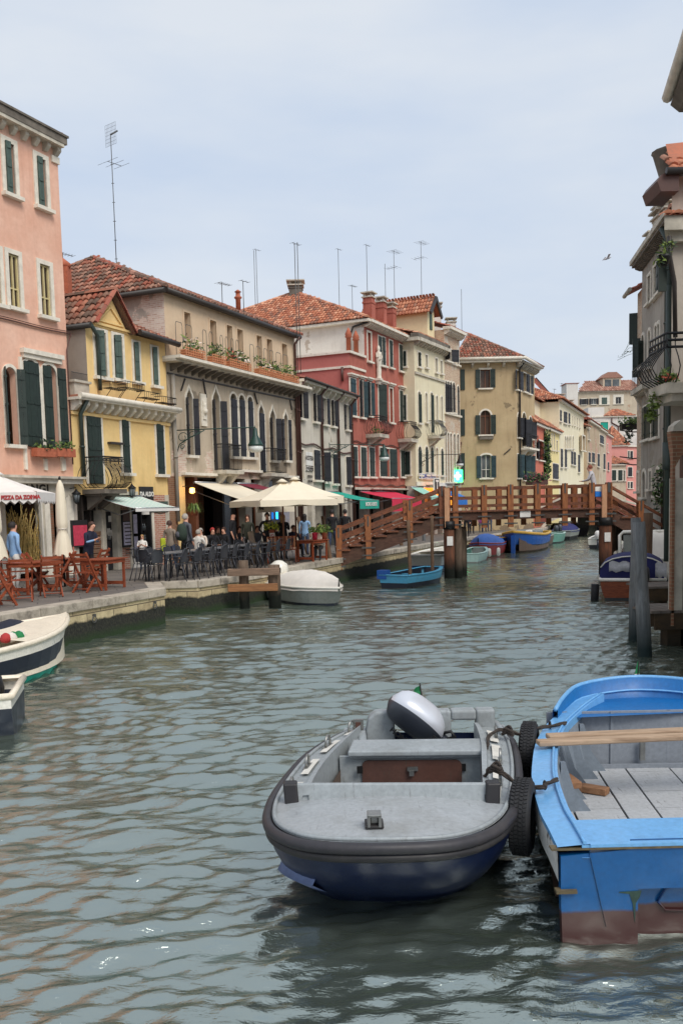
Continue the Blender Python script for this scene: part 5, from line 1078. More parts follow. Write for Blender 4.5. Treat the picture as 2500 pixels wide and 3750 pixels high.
def narrow_b():
 f = fN; zt = f.loc(*o6(110,250))[1]; sh = dict(smat='shutter_black', fw=.08)
 wins = [Wn(*r6(62,106,370,465), shut='B', **sh), Wn(*r6(148,162,405,495), pane='glass_dark', **sh), *[Wn(*r6(x,x+17,618+4*i,860), kind='round', shut='C', **sh) for i, x in enumerate((58,76,94,116))], Wn(*r6(152,164,655,885), kind='round', shut='C', **sh),
   *[Wn(*r6(x,x+14,1010+4*i,1390), kind='round', pane=('curtain','curtain','curtain','glass_dark','glass_dark')[i], **sh) for i, x in enumerate((56,76,96,124,150))]]
 zg = f.loc(*o6(110,1395))[1]; front(f, narrow, 0, sN1, zg, zt, 'brick_wash', wins, 7)
 mb = MB(); mb.mat('stone_white'); corbels(f, mb, 0, sN1, zt, .3, .4, .1, .28, .18, .1); z = f.loc(*o6(110,870))[1]; f.box(mb, 0, sN1, 0, .14, z-.12, z); z = f.loc(*o6(110,480))[1]; f.box(mb, 0, sN1, 0, .1, z-.1, z); mb.build('cornice', None, narrow)
 mb = MB(); mb.mat('tiles_red'); tiles(mb, [f.P(-.1,.4,zt+.18), f.P(sN1+.1,.4,zt+.18), f.P(sN1+.1,-4,zt+1.6), f.P(-.1,-4,zt+1.6)], -f.n); mb.build('roof', None, narrow)
 s, z = f.loc(*o6(105,205), -1.6); chimney(narrow, f.P(s,-1.6,z-1), .6, 1.3, 'white_stucco')
 mb = MB(); mb.mat('right_tan'); f.box(mb, 0, sN1, -1, 0, QZ, zg); mb.build('ground_wall', None, narrow)
stucco('brick_wash', (214,200,178), (196,178,154), streak=.3, brick=((176,128,104),(204,176,146),(196,184,164),.42), bscale=.8, seed=77)
narrow_b()
pO = fN.P(sN1, 0, 0); yO = pO.y + .6
def xat(px, y): return aty(px, 1500, y).x
fO1 = Fac((xat(1684, yO), yO), 90, flip=False)   # wall facing the camera: u=+x, n = -y
pOc = V((xat(1888, yO), yO, 0)); fO2 = Fac(pOc.xy, 27); sO1 = pOc.x - fO1.O.x
ochre = thing('ochre_house', 'ochre corner house with hipped tile roof and dark shutters beside the bridge', 'house', (pOc.x-2, yO, QZ))
def ochre_b():
 f = fO1; zt = f.loc(*o6(400,480))[1]; sh = dict(fw=.12)
 wins = [Wn(*r6(330,405,530,672), shut='O', smat='shutter_green', muntin='frame_wood', pane='glass_brown', **sh), Wn(*r6(330,408,842,1028), kind='round', shut='O', smat='shutter_green', muntin='frame_wood', pane='glass_brown', **sh), Wn(*r6(338,412,1180,1360), kind='seg', shut='O', smat='shutter_teal', muntin='frame_white', pane='glass_grey', **sh)]
 zg = QZ; front(f, ochre, 0, sO1, zg, zt, 'ochre_stucco', wins, .5)
 for y0, y1 in ((530,685),(835,1035),(1170,1370)):
  r = f.rect(*r6(172,210,y0,y1)); mb = MB(); f.box(mb, r[0]+.05, r[1], .02, .07, r[2], r[3]); mb.build('shutter', 'shutter_green', ochre)
 f2 = fO2; s2 = f2.loc(1956,1500)[0]; w2 = [Wn(*r6(604,628,540,685), shut='O', smat='shutter_black', fw=.08), Wn(*r6(655,680,558,700), shut='O', smat='shutter_black', fw=.08), Wn(*r6(690,712,575,715), shut='O', smat='shutter_black', fw=.08),
  Wn(*r6(612,634,860,1050), kind='round', shut='B', smat='shutter_black', fw=.08), Wn(*r6(648,676,860,1120), kind='round', shut='B', smat='shutter_black', fw=.08), Wn(*r6(700,722,890,1060), kind='round', shut='B', smat='shutter_black', fw=.08),
  Wn(*r6(612,632,1180,1360), shut='B', smat='shutter_teal', fw=.08), Wn(*r6(652,676,1190,1375), shut='B', smat='shutter_teal', fw=.08), Wn(*r6(694,714,1190,1370), shut='B', smat='shutter_teal', fw=.08)]
 front(f2, ochre, 0.003, s2, zg, zt, 'ochre_stucco', w2, 8, name='canal_wall')
 mb = MB(); mb.mat('stone_dirty'); corbels(f, mb, -.3, sO1+.3, zt, .3, .38, .16, .9, .16); corbels(f2, mb, .2, s2, zt+.003, .3, .38, .14, .45, .16)
 mb.mat('stone_white'); mb.tube([f.P(-.3,.5,zt+.24), f.P(sO1+.55,.5,zt+.24), f2.P(s2+.4,.5,zt+.24)], .12, 8); mb.build('cornice', None, ochre)
 C = f.P(sO1+.45,.5,zt+.3); A = f.P(-.35,.5,zt+.3); B = f2.P(s2+.4,.5,zt+.3); sA, zA = f.loc(*o6(240,262), -3.5); ap = f.P(sA,-3.5,zA); ap2 = ap + f2.u*(s2-1)
 mb = MB(); mb.mat('tiles_old'); tiles(mb, [A, C, ap], -f.n); tiles(mb, [C, B, ap2, ap], -f2.n, zoff=.01); ridge(mb, C, ap); ridge(mb, ap, ap2); ridge(mb, A, ap); mb.poly([A, ap, ap2, A + f2.u*s2]); mb.build('roof', None, ochre)
 pipe(f2, ochre, [(.55,.5,zt+.1),(.55,.12,zt-.4),(.55,.12,QZ+1)], .07, 'gutter_dark')
 r = f2.rect(*r6(640,712,1035,1135)); belly_balcony(f2, ochre, r[0], r[1], r[2], r[3], .6, .1, 'iron_black', 8, 'stone_white')
 a, b = f.loc(*o6(510,1178)), f.loc(*o6(560,1135)); mb = MB(); mb.bar(f.P(a[0],.04,a[1]), f.P(b[0],.04,b[1]), .1, .06); mb.build('wall_tie', 'gutter_dark', ochre)
 mb = MB(); mb.mat('stone_dark'); r = f.rect(*r6(318,425,1045,1075)); f.box(mb, r[0], r[1], 0, .25, r[2]+.08, r[3]); mb.build('window_shelf', None, ochre)
 c = f2.P(.8,1.2,f2.loc(*o6(700,1395))[1]); t = thing('flower_bush', 'dark flowering bush at the corner of the ochre house above the bridge railing', 'plant', c); mb = MB(); foliage(mb, c+V((-.7,-.4,0)), c+V((.7,.1,0)), .35, .7, 420, ('leaf_dark','leaf_a'), ('flower_plum',), .11); mb.build('leaves', None, t); mb = MB(); mb.box(c+V((0,-.15,-.12)), (1.5,.4,.24)); mb.build('trough', 'pipe_brown', t)
 p = aty(*o6(154,1345), yO-1.6); t = thing('pharmacy_sign', 'glowing green pharmacy sign beside the ochre house', 'sign', p); mb = MB(); mb.box(p, (.7,.25,.85)); mb.build('case', 'lamp_green', t)
 mb = MB(); mb.box(p+V((0,-.14,0)), (.44,.04,.15)); mb.box(p+V((0,-.14,.17)), (.15,.04,.2)); mb.box(p+V((0,-.14,-.17)), (.15,.04,.2)); mb.build('cross', 'lamp_green_core', t); text('FARMACIA', .2, 'sign_black', t, p+V((0,-.1,-.55)), (1,0,0), (0,0,1), sx=.9, bold=.008)
 mb = MB(); mb.tube([p+V((0,0,.4)), aty(*o6(185,1085), yO-.05)], .04, 5); mb.tube([p+V((.1,0,.4)), p+V((.1,1.5,.4))], .04, 5); mb.build('bracket', 'pipe_brown', t)
plain('flower_plum', (120,60,80), .8)
ochre_b()
oB = lambda x, y: (1940+x*.2551, 1380+y*.2551)
def rB(x0, x1, y0, y1): a = oB(x0,y0); b = oB(x1,y1); return a[0], b[0], a[1], b[1]
def far_house(name, label, fac, s0, s1, zt, mat, wins, roof=None, rz=1.5, D=8, cor=True, hips=(True,False), over=.3, base=QZ, tile='tiles_orange', matside=None):
 t = thing(name, label, 'house', fac.P((s0+s1)/2,0,base)); front(fac, t, s0, s1, base, zt, mat, wins, D, matside=matside)
 if cor: mb = MB(); mb.mat('stone_white'); fac.box(mb, s0-.1, s1+.1, -.05, .25, zt, zt+.18); mb.build('cornice', None, t)
 if roof: hip_roof(fac, t, s0, s1, D, zt+.18, zt+.18+rz, tile, over, hips=hips)
 return t
def far():
 P0 = fO2.P(fO2.loc(1956,1500)[0]+.3, 0, 0); f = Fac(P0.xy, 22); d = dict(fw=.1, smat='shutter_black')
 e = [f.loc(x,1600)[0] for x in (1954,1994,2046,2136)]
 zt = f.loc(2092,1500)[1]
 w = [Wn(*rB(x,x+24,a,b), shut='C', **d) for x,a,b in ((420,485,640),(474,505,665),(500,512,672),(542,530,680))] + [Wn(*rB(x,x+9,a,b), pane='curtain', fw=.06) for x,a,b in ((600,560,690),(630,575,700),(665,590,715),(700,605,730))] \
 + [Wn(*rB(x,x+18,850,1030), kind='round', pane='curtain', fw=.1) for x in (490,515,540,565,600)] + [Wn(*rB(x,x+30,a,b), shut='C', **d) for x,a,b in ((432,1040,1300),(490,1045,1300),(580,1075,1260),(618,1085,1270),(680,1125,1370))]
 t = far_house('long_cream_house', 'long cream house with white arched windows, farther along the canal', f, e[2]+.01, e[3], zt, 'far_cream', w, True, 2.2, 9, hips=(True,False), over=.5); mb = MB(); f.box(mb, e[0]-1.0, e[2], -9, -1.6, QZ, zt-.01); mb.build('rear_wing', 'far_cream', t)
 mb = MB(); mb.mat('tiles_orange'); A = f.P(e[0]-1.5,-1.2,zt); B = f.P(e[2]+.6,-1.2,zt); tiles(mb, [A, B, f.P(e[2]+.6,-5.3,zt+2.3), f.P(e[0]-1.5,-5.3,zt+2.3)], -f.n); mb.build('wing_roof', None, t)
 for x, y in ((420,350),(550,430)): s, z = f.loc(*oB(x,y), -2.5); chimney(t, f.P(s,-2.5,z-1.2), .75, 1.6, 'far_tan')
 mb = MB(); r = f.rect(*rB(430,470,560,600));
 far_house('orange_house', 'orange house with curved white cornice and a black balcony window', f, e[0], e[1], f.loc(1975,1565)[1], 'orange_stucco', [Wn(*rB(120,195,925,1200), shut='O', **d), Wn(*rB(64,78,890,1180), pane='curtain', **d)], True, .9, 1.5, hips=(False,False))
 t2 = far_house('upper_red_house', 'narrow red upper house behind the orange one', f, e[0]+.2, e[1]-1, f.loc(*oB(90,290), -1.7)[1], 'orange_stucco', [], True, 1.0, 4, hips=(False,False), cor=False); t2.location = f.P(e[0]+1.6,-1.75,QZ) ;
 far_house('small_yellow_house', 'small yellow house with narrow windows and green creeper', f, e[1]+.01, e[2], f.loc(2020,1582)[1], 'far_yellow', [Wn(*rB(302,314,825,1050), pane='curtain', fw=.08), Wn(*rB(335,347,830,1055), pane='curtain', fw=.08), Wn(*rB(372,388,920,1060), pane='glass_grey', fw=.08), Wn(*rB(318,400,1255,1470), shut='C', **d)], True, .8, 1.55, hips=(False,False))
 s, z = f.loc(*oB(235,1050), .2); c = f.P(s,.2,z); t = thing('creeper', 'green creeper climbing between the orange and yellow houses', 'plant', c); mb = MB(); foliage(mb, c+V((0,0,-2.3)), c+V((0,0,1.3)), .35, .4, 500, ('leaf_a','leaf_dark'), None, .15); mb.build('leaves', None, t); mb = MB(); mb.tube([f.P(s,.1,QZ), c+V((0,0,1.3))], .04, 5); mb.build('stem', 'pipe_brown', t)
 f3 = Fac(f.P(e[3],.3,0).xy, 22); g = [f3.loc(x,1600)[0] for x in (2136,2152,2192,2218,2238)]
 far_house('terracotta_house', 'narrow terracotta and white house next to the long cream house', f3, 0, g[1], f3.loc(2145,1568)[1], 'far_brown', [Wn(*rB(745,785,850,1060), pane='curtain', fw=.12)], True, 1, 5, hips=(False,False))
 far_house('brick_corner_house', 'brick corner house with low tiled roof and dark shutters', f3, g[1]+.01, g[2], f3.loc(2172,1556)[1], 'far_brown', [Wn(*rB(828,846,760,900), **d), Wn(*rB(830,860,1090,1230), shut='C', **d), Wn(*rB(880,920,1095,1235), shut='C', **d)], True, 1.6, 6, hips=(True,True), matside='orange_brick', tile='tiles_red')
 far_house('tan_balcony_house', 'tan house with a small dark balcony beyond the brick corner house', f3, g[2]+.01, g[3], f3.loc(2205,1580)[1], 'far_tan', [Wn(*rB(995,1050,850,965), shut='C', **d), Wn(*rB(960,990,1110,1290), shut='C', **d), Wn(*rB(1045,1072,1110,1330), shut='C', **d)], True, 1, 6, hips=(False,False))
 far_house('salmon_house', 'slim salmon pink house beyond the tan one', f3, g[3]+.01, g[4], f3.loc(2227,1598)[1], 'far_pink', [Wn(*rB(1100,1112,965,1080), pane='curtain', fw=.1), Wn(*rB(1105,1125,1230,1345), shut='C', **d)], True, .9, 5, hips=(False,False))
 def face(y): return Fac((0, y), 90)
 fz = face(133)
 def sp(fz, x0, x1, yy=1000): return fz.loc(*oB(x0,yy))[0], fz.loc(*oB(x1,yy))[0]
 a, b = sp(fz, 1160, 1390); far_house('pink_gable_house', 'rose pink house with tiled roof and small corner chimney in the distance', fz, a, b, fz.loc(*oB(1250,1000))[1], 'far_pink', [], True, 3.0, 7, hips=(True,True), over=.3)
 f2 = Fac(fz.P(b,0,0).xy, 60); s2 = f2.loc(2330,1600)[0]; far_house('pink_window_house', 'rose pink house front with black shutters at the end of the view', f2, 0.02, s2+3, f2.loc(*oB(1430,1005))[1], 'far_pink', [Wn(*rB(1400,1420,1065,1165), shut='C', **d), Wn(*rB(1432,1468,1068,1168), shut='C', **d), Wn(*rB(1400,1460,1300,1430), shut='C', **d), Wn(*rB(1400,1420,1510,1600), shut='C', **d), Wn(*rB(1436,1466,1510,1600), shut='C', **d)], False, 1, 6)
 fy = face(126); a, b = sp(fy, 1162, 1375); far_house('low_bay_house', 'low tan house with three green shuttered windows in front of the pink one', fy, a, b, fy.loc(*oB(1260,1270))[1], 'far_tan', [Wn(*rB(1172,1232,1340,1490), shut='C', smat='shutter_green', fw=.15), Wn(*rB(1262,1322,1340,1490), shut='C', smat='shutter_green', fw=.15), Wn(*rB(1345,1362,1345,1490), fw=.12)], True, 1.2, 5, hips=(True,True))
 fw_ = face(146); a, b = sp(fw_, 880, 1560, 700); t = far_house('white_rear_house', 'white house with a green blind and a forked drainpipe in the distance', fw_, a, b, fw_.loc(*oB(1200,578))[1], 'far_white', [Wn(*rB(1008,1116,650,765), pane='canvas_teal', fw=.15, rec=.05)], False, 1, 7)
 mb = MB(); pts = [fw_.loc(*oB(*q_)) for q_ in ((1168,590),(1168,660),(1262,712),(1432,640),(1436,590))]; mb.tube([fw_.P(s,.1,z) for s, z in pts[:3]], .1, 6); mb.tube([fw_.P(s,.1,z) for s, z in pts[2:]], .1, 6); mb.tube([fw_.P(pts[2][0],.1,pts[2][1]), fw_.P(pts[2][0],.1,pts[2][1]-9)], .1, 6); mb.build('drainpipe', 'pipe_brown', t)
 mb = MB(); mb.mat('tiles_orange'); a2, b2 = sp(fw_, 1045, 1500, 570); zz = fw_.loc(*oB(1200,572))[1]; zr = fw_.loc(*oB(1200,465), -4)[1]; c2 = fw_.loc(*oB(1190,465), -4)[0]; d2 = fw_.loc(*oB(1260,465), -4)[0]; tiles(mb, [fw_.P(a2,.3,zz+.1), fw_.P(b2,.3,zz+.1), fw_.P(d2,-4,zr), fw_.P(c2,-4,zr)], -fw_.n, .3, .5, .12); mb.build('roof', None, t)
 mb = MB(); mb.mat('far_white'); a2, b2 = sp(fw_, 830, 1060, 500); fw_.box(mb, a2, b2, -3, .05, fw_.loc(*oB(900,590))[1]-.5, fw_.loc(*oB(900,440))[1]); mb.build('roof_terrace_wall', None, t)
 fv = face(165); a, b = sp(fv, 690, 1600, 300); far_house('tan_rear_palace', 'large tan building with dormer on the skyline in the distance', fv, a, b, fv.loc(*oB(1200,215))[1], 'far_tan', [Wn(*rB(738,800,318,400), shut='O', smat='shutter_black', fw=.12), Wn(*rB(878,945,312,395), shut='O', muntin='frame_white', pane='glass_grey', smat='shutter_black', fw=.12), Wn(*rB(1025,1102,298,395), shut='C', smat='shutter_greyg', fw=.45), Wn(*rB(1226,1304,290,388), muntin='frame_white', pane='glass_dark', fw=.45)], False, 1, 12)
 mb = MB(); mb.mat('tiles_far'); zz = fv.loc(*oB(1200,212))[1]; zr = fv.loc(*oB(1200,55), -6)[1]; c2 = fv.loc(*oB(790,70), -6)[0]; tiles(mb, [fv.P(a,.5,zz+.1), fv.P(b,.5,zz+.1), fv.P(b,-6,zr), fv.P(c2,-6,zr)], -fv.n, .42, .7, .16); t = bpy.data.objects['tan_rear_palace']; mb.build('roof', None, t)
 s, z = fv.loc(*oB(1160,100), -2.5); mb = MB(); mb.mat('far_tan'); fv.box(mb, s-1.6, s+1.6, -6, -2.0, z-1.2, z+1.0); mb.mat('tiles_far'); mb.prism([fv.P(s-2,-1.8,z+1), fv.P(s+2,-1.8,z+1), fv.P(s+.8,-1.8,z+2), fv.P(s-.8,-1.8,z+2)], -fv.n*4); mb.mat('glass_grey'); fv.box(mb, s-1.3, s-.1, -2.02, -1.97, z-.8, z+.7); fv.box(mb, s+.1, s+1.3, -2.02, -1.97, z-.8, z+.7); mb.build('dormer', None, t)
 fu = face(138); a, b = sp(fu, 520, 685, 300); t = thing('white_party_wall', 'blank white chimney-like wall rising left of the skyline building', 'wall', fu.P(a,0,QZ)); mb = MB(); mb.mat('far_white'); fu.box(mb, a, b, -3, 0, QZ, fu.loc(*oB(600,95))[1]); mb.mat('tiles_red'); fu.box(mb, a-.2, b+.2, -3.1, .1, fu.loc(*oB(600,95))[1], fu.loc(*oB(600,88))[1]); mb.build('wall_body', None, t)
 s0, z = f.loc(*oB(135,190), -4); s1 = f.loc(*oB(262,190), -4)[0]; zr = f.loc(*oB(262,110), -5)[1]; t = thing('gable_attic', 'small tan attic with red gable roof above the orange house', 'attic', f.P(s0,-4,z)); mb = MB(); mb.mat('far_tan'); f.box(mb, s0-1, s1, -7, -4, zt, z); mb.build('wall_body', None, t); mb = MB(); mb.mat('tiles_red'); tiles(mb, [f.P(s0-1,-3.7,z-.1), f.P(s1+.4,-3.7,z-.1), f.P(s1+.4,-5.5,zr), f.P(s0-1,-5.5,zr)], -f.n); mb.mat('gutter_dark'); mb.bar(f.P(s1+.45,-3.7,z-.2), f.P(s1+.45,-5.5,zr), .12, .4); mb.build('roof', None, t)
tilemat('tiles_far', [(196,140,116),(180,120,98),(206,156,132),(168,116,96)], .25)
far()
def aerials():
 L = [(427,962,505,2,fG,-5,'tall guyed mast with grid aerial on the long tan roof'),(232,965,925,0,fG,-6,'small aerial on the tan roof near the pink house'),(815,1125,1035,0,fG,-2,'small aerial on the tan roof beside the red chimney'),(892,1100,1030,4,fG,-2,'short aerial right of the small red chimney pot'),
  (937,1160,920,3,fR,-9,'bare pole on the tile roof, left of the pair'),(945,1160,918,4,fR,-9,'twin of the bare pole, carrying a small bar aerial'),(1090,1320,900,4,fB,.3,'very tall mast with short crossbar, nearest the beige house'),(1100,1320,896,3,fB,.3,'thin pole right beside the tallest mast'),(1242,1105,915,4,fR,-7,'leaning-bar aerial above the roof terrace'),(1290,1120,1045,0,fR,-7,'low aerial with short rods on the roof terrace'),
  (1345,1090,900,4,fR,-3,'aerial behind the first red chimney'),(1412,1140,968,3,fR,-4,'plain short mast between the red chimneys'),(1445,1140,918,1,fR,-4,'aerial with two crossbars right of the red chimneys'),(1543,1085,885,1,fC,-4.5,'big aerial on the gabled attic roof'),(1690,1215,1060,3,fN,-3,'plain thin mast on the brick palace'),
  (2028,1590,1425,4,fO2,-3,'small aerial between ochre and cream houses'),(2055,1570,1405,4,fO2,-3,'larger of the two distant aerials')]
 for px, yb, yt, k, f, d, lab in L:
  s, z0 = f.loc(px, yb, d); s2, z1 = f.loc(px+ (yt-yb)*.0, yt, d); antenna(lab, f.P(s, d, z0-.6), z1-z0+.6, k, .9)
 s, z = fG.loc(873,1130,-2); c = fG.P(s,-2,z-.5); mb = MB(); mb.lathe([(.11,0),(.11,.9),(.17,.95),(.17,1.0),(.1,1.05),(.1,1.2),(.16,1.22),(.03,1.32)], c, 10); mb.build('chimney', 'terracotta', gothic)
 s, z = fG.loc(232,1045,-3.5); c = fG.P(s,-3.5,z-.8); mb = MB(); mb.mat('terracotta'); mb.box(c+V((0,0,.7)), (.5,.5,1.4)); mb.lathe([(.3,1.4),(.3,1.55),(.05,1.75)], c, 8); mb.build('chimney', None, gothic)
aerials()
woodmat('bridge_wood', (138,86,60), (90,58,44), (3,3,3), .6, .2, coord='geo')
woodmat('bridge_post', (168,108,68), (126,78,50), (6,6,1.5), .6, coord='geo')
woodmat('bridge_pale', (206,160,124), (178,130,98), (6,6,1.5), .7, coord='geo')
woodmat('beam_wood', (104,74,60), (72,50,42), (2,2,6), .8, .4, coord='geo')
woodmat('pile_wood', (126,108,92), (84,68,56), (9,9,1.2), .85, .3, algae=(.25,.75), coord='geo', bmp=.5)
woodmat('pile_rust', (134,84,60), (88,62,50), (9,9,1.2), .85, .4, algae=(.35,.9), coord='geo', bmp=.5)
woodmat('pile_dark', (92,84,74), (60,54,48), (9,9,1.2), .85, .3, algae=(.1,1.2), coord='geo', bmp=.5)
woodmat('pole_wood', (124,98,76), (88,68,54), (9,9,1.2), .8, .2, algae=(.15,.5), coord='geo', bmp=.3)
woodmat('pole_pale', (182,164,144), (138,118,100), (9,9,1.2), .85, .25, algae=(.05,.35), coord='geo', bmp=.5)
woodmat('pole_grey', (132,134,134), (96,98,98), (9,9,1.2), .8, .25, algae=(.1,.9,(30,44,44)), coord='geo', bmp=.45)
def wooden_bridge():
 A = atz(1650, 2118, 0); B = atz(2213, 2103, 0); A.z = B.z = 0; u = (B-A).normalized(); n = V((u.y, -u.x, 0)); L = (B-A).length  # n towards the camera
 if n.y > 0: n = -n
 zb = aty(1900, 1900, (A.y+B.y)/2).z; zd = aty(1900, 1868, (A.y+B.y)/2).z; zr = aty(1900, 1780, (A.y+B.y)/2).z; Wd = 2.6
 t = thing('wooden_bridge', 'brown timber footbridge with railings spanning the canal', 'bridge', A + V((0,0,zb)))
 P = lambda s, d, z: A + u*s + n*d + V((0,0,z))
 F_ = lambda s, z, px=None: None
 footL = aty(1232, 2062, 1);
 pl = atpl(1238, 2058, A, n); sl_, zl = (pl-A).dot(u), QZ
 pr = atpl(2452, 1985, A, n); sr_, zr_ = (pr-A).dot(u), pr.z
 ends = [(-.1, L+.1)]
 for d, nm in ((0,'main_beam'), (-Wd,'main_beam')):
  mb = MB(); mb.mat('beam_wood'); mb.obox(P(-.15, d-.1, zb), u*(L+.3), n*.2, V((0,0,zd-zb-.03))); mb.build(nm, None, t)
 mb = MB(); mb.mat('bridge_wood'); k = -.2
 while k < L+.2: mb.obox(P(k, -Wd-.15, zd-.03), u*.19, n*(Wd+.33), V((0,0,.05))); k += .2
 mb.build('deck', None, t)
 topL = (-.1, zd); topR = (L+.1, zd); flights = ((topL, (sl_, QZ+.15)), (topR, (sr_, zr_-.05)))
 for (s0, z0), (s1, z1) in flights:
  for d in (0, -Wd):
   mb = MB(); mb.mat('beam_wood'); mb.prism([P(s0, d-.08, z0), P(s1, d-.08, z1), P(s1, d-.08, z1-.5), P(s0, d-.08, z0-.5)], n*.16); mb.build('stair_beam', None, t)
  m_ = max(4, int(abs(s1-s0)/.42)); mb = MB()
  for k in range(m_):
   f = (k+.5)/m_; s = s0+(s1-s0)*f; z = z0+(z1-z0)*f; mb.mat('bridge_wood'); mb.obox(P(s-.24, -Wd-.1, z+.02), u*.46, n*(Wd+.25), V((0,0,.06))); mb.mat('stone_white'); mb.obox(P(s-.245 if s1<s0 else s+.2, -Wd-.1, z+.081), u*.05, n*(Wd+.25), V((0,0,.006)))
   mb.mat('beam_wood');
  mb.build('steps', None, t)
 def rail(pts, d, nm='railing'):
  rh = zr-zd
  mb = MB(); mb.mat('bridge_wood')
  for (a, za), (b, zb2) in zip(pts, pts[1:]):
   for h_, hh, w in ((rh, .09, .16), (rh*.62, .11, .06), (rh*.28, .11, .06)):
    mb.bar(P(a,d,za+h_-hh/2), P(b,d,zb2+h_-hh/2), w if h_ == rh else w, hh)
  r = mb.build(nm, None, t)
  return r
 def post(s, z, d, m='bridge_post', w=.2, ex=.06):
  mb = MB(); mb.mat(m); o = .1 if d > -1 else -.1; mb.obox(P(s-w/2, d+(.045 if d>-1 else -.145), z-.62), u*w, n*.1, V((0,0,zr-zd+.62+ex))); mb.obox(P(s-w/2, d-(.145 if d>-1 else -.045), z-.1), u*w, n*.1, V((0,0,zr-zd+.1)))
  if d > -1:
   mb.mat('iron_grey')
   for zz in (z-.2, z-.48): mb.obox(P(s-w*1.25, .146, zz-.025), u*w*2.5, n*.02, V((0,0,.05)))
   mb.obox(P(s-.03, .146, z+zr-zd-.3), u*.05, n*.015, V((0,0,.37)))
  mb.build('railing_post', None, t)
 def at(px): q_ = atpl(px, 1840, A, n); return (q_-A).dot(u)
 def zof(s):
  if s < -.1: return zd + (s+.1)/(sl_+.1)*(QZ+.15-zd)
  if s > L+.1: return zd + (s-L-.1)/(sr_-L-.1)*(zr_-.05-zd)
  return zd
 line = [(sl_, zof(sl_)), (-.1, zd), (L+.1, zd), (sr_, zof(sr_))]
 rail(line, 0); rail(line, -Wd)
 for px in (1236,1345,1498,1665,1770,1866,1965,2064,2162): post(at(px), zof(at(px)), 0); post(at(px)+.12, zof(at(px)+.12), -Wd)
 for px in (2226,2342): post(at(px), zof(at(px)), 0); post(at(px)-.12, zof(at(px)-.12), -Wd)
 for px in (1616, 2222): post(at(px), zd, 0, 'bridge_wood', .22)
 for px in (1632, 2204):
  s = at(px); mb = MB(); mb.mat('bridge_pale'); mb.obox(P(s-.09, .16, zb-.25), u*.18, n*.1, V((0,0,zr-zb+.23))); mb.build('king_post', None, t)
 mb = MB(); s = at(1919); mb.obox(P(s-.2, .11, zb+.06), u*.4, n*.02, V((0,0,.26))); mb.build('plate', 'sign_white', t)
 def trestle(s, lab, rows, capw):
  tt = thing('bridge_pier', lab, 'pier', P(s,0,0), 'timber piers of the wooden bridge')
  for i, (ds, dd, r, m) in enumerate(rows):
   mb = MB(); mb.mat(m); top = zb-.3; rr_ = [r*1.05, r, r*1.02, r*.97, r]; mb.tube([P(s+ds,dd,-.8), P(s+ds,dd,.5), P(s+ds,dd,1.2), P(s+ds,dd,1.8), P(s+ds,dd,top)], r, 12, rads=rr_); mb.build('pile', None, tt)
   if i == 0:
    mb = MB(); mb.tube([P(s+ds,dd,top-.02), P(s+ds,dd,zb-.02)], r*1.12, 12); mb.build('pile_cap', 'iron_black', tt); mb = MB(); mb.box(P(s+ds,dd+r+.02,top-.45), (.22,.03,.34)); mb.build('reflector', 'sign_white', tt)
  mb = MB(); mb.mat('pile_dark'); mb.obox(P(s-.1+capw, -Wd-.2, zb-.32), u*.25, n*(Wd+.1), V((0,0,.3))); mb.build('cross_beam', None, tt)
 trestle(at(1640)+.0, 'timber pier with dark tarred cap under the left end of the bridge span', [(0,.1,.2,'pile_rust'), (.38,-.25,.17,'pile_wood'), (.6,-.75,.18,'pile_wood'), (.72,-1.3,.18,'pile_wood'), (.8,-1.9,.18,'pile_dark'), (.85,-2.5,.18,'pile_dark')], .35)
 trestle(at(2212)+.0, 'single stained timber pier under the right end of the bridge span', [(0,.1,.235,'pile_rust'), (.62,-1.2,.2,'pile_wood'), (1.25,-2.4,.2,'pile_dark')], -.1)
 return P, at, zof, zr, zd, Wd
WB = wooden_bridge()
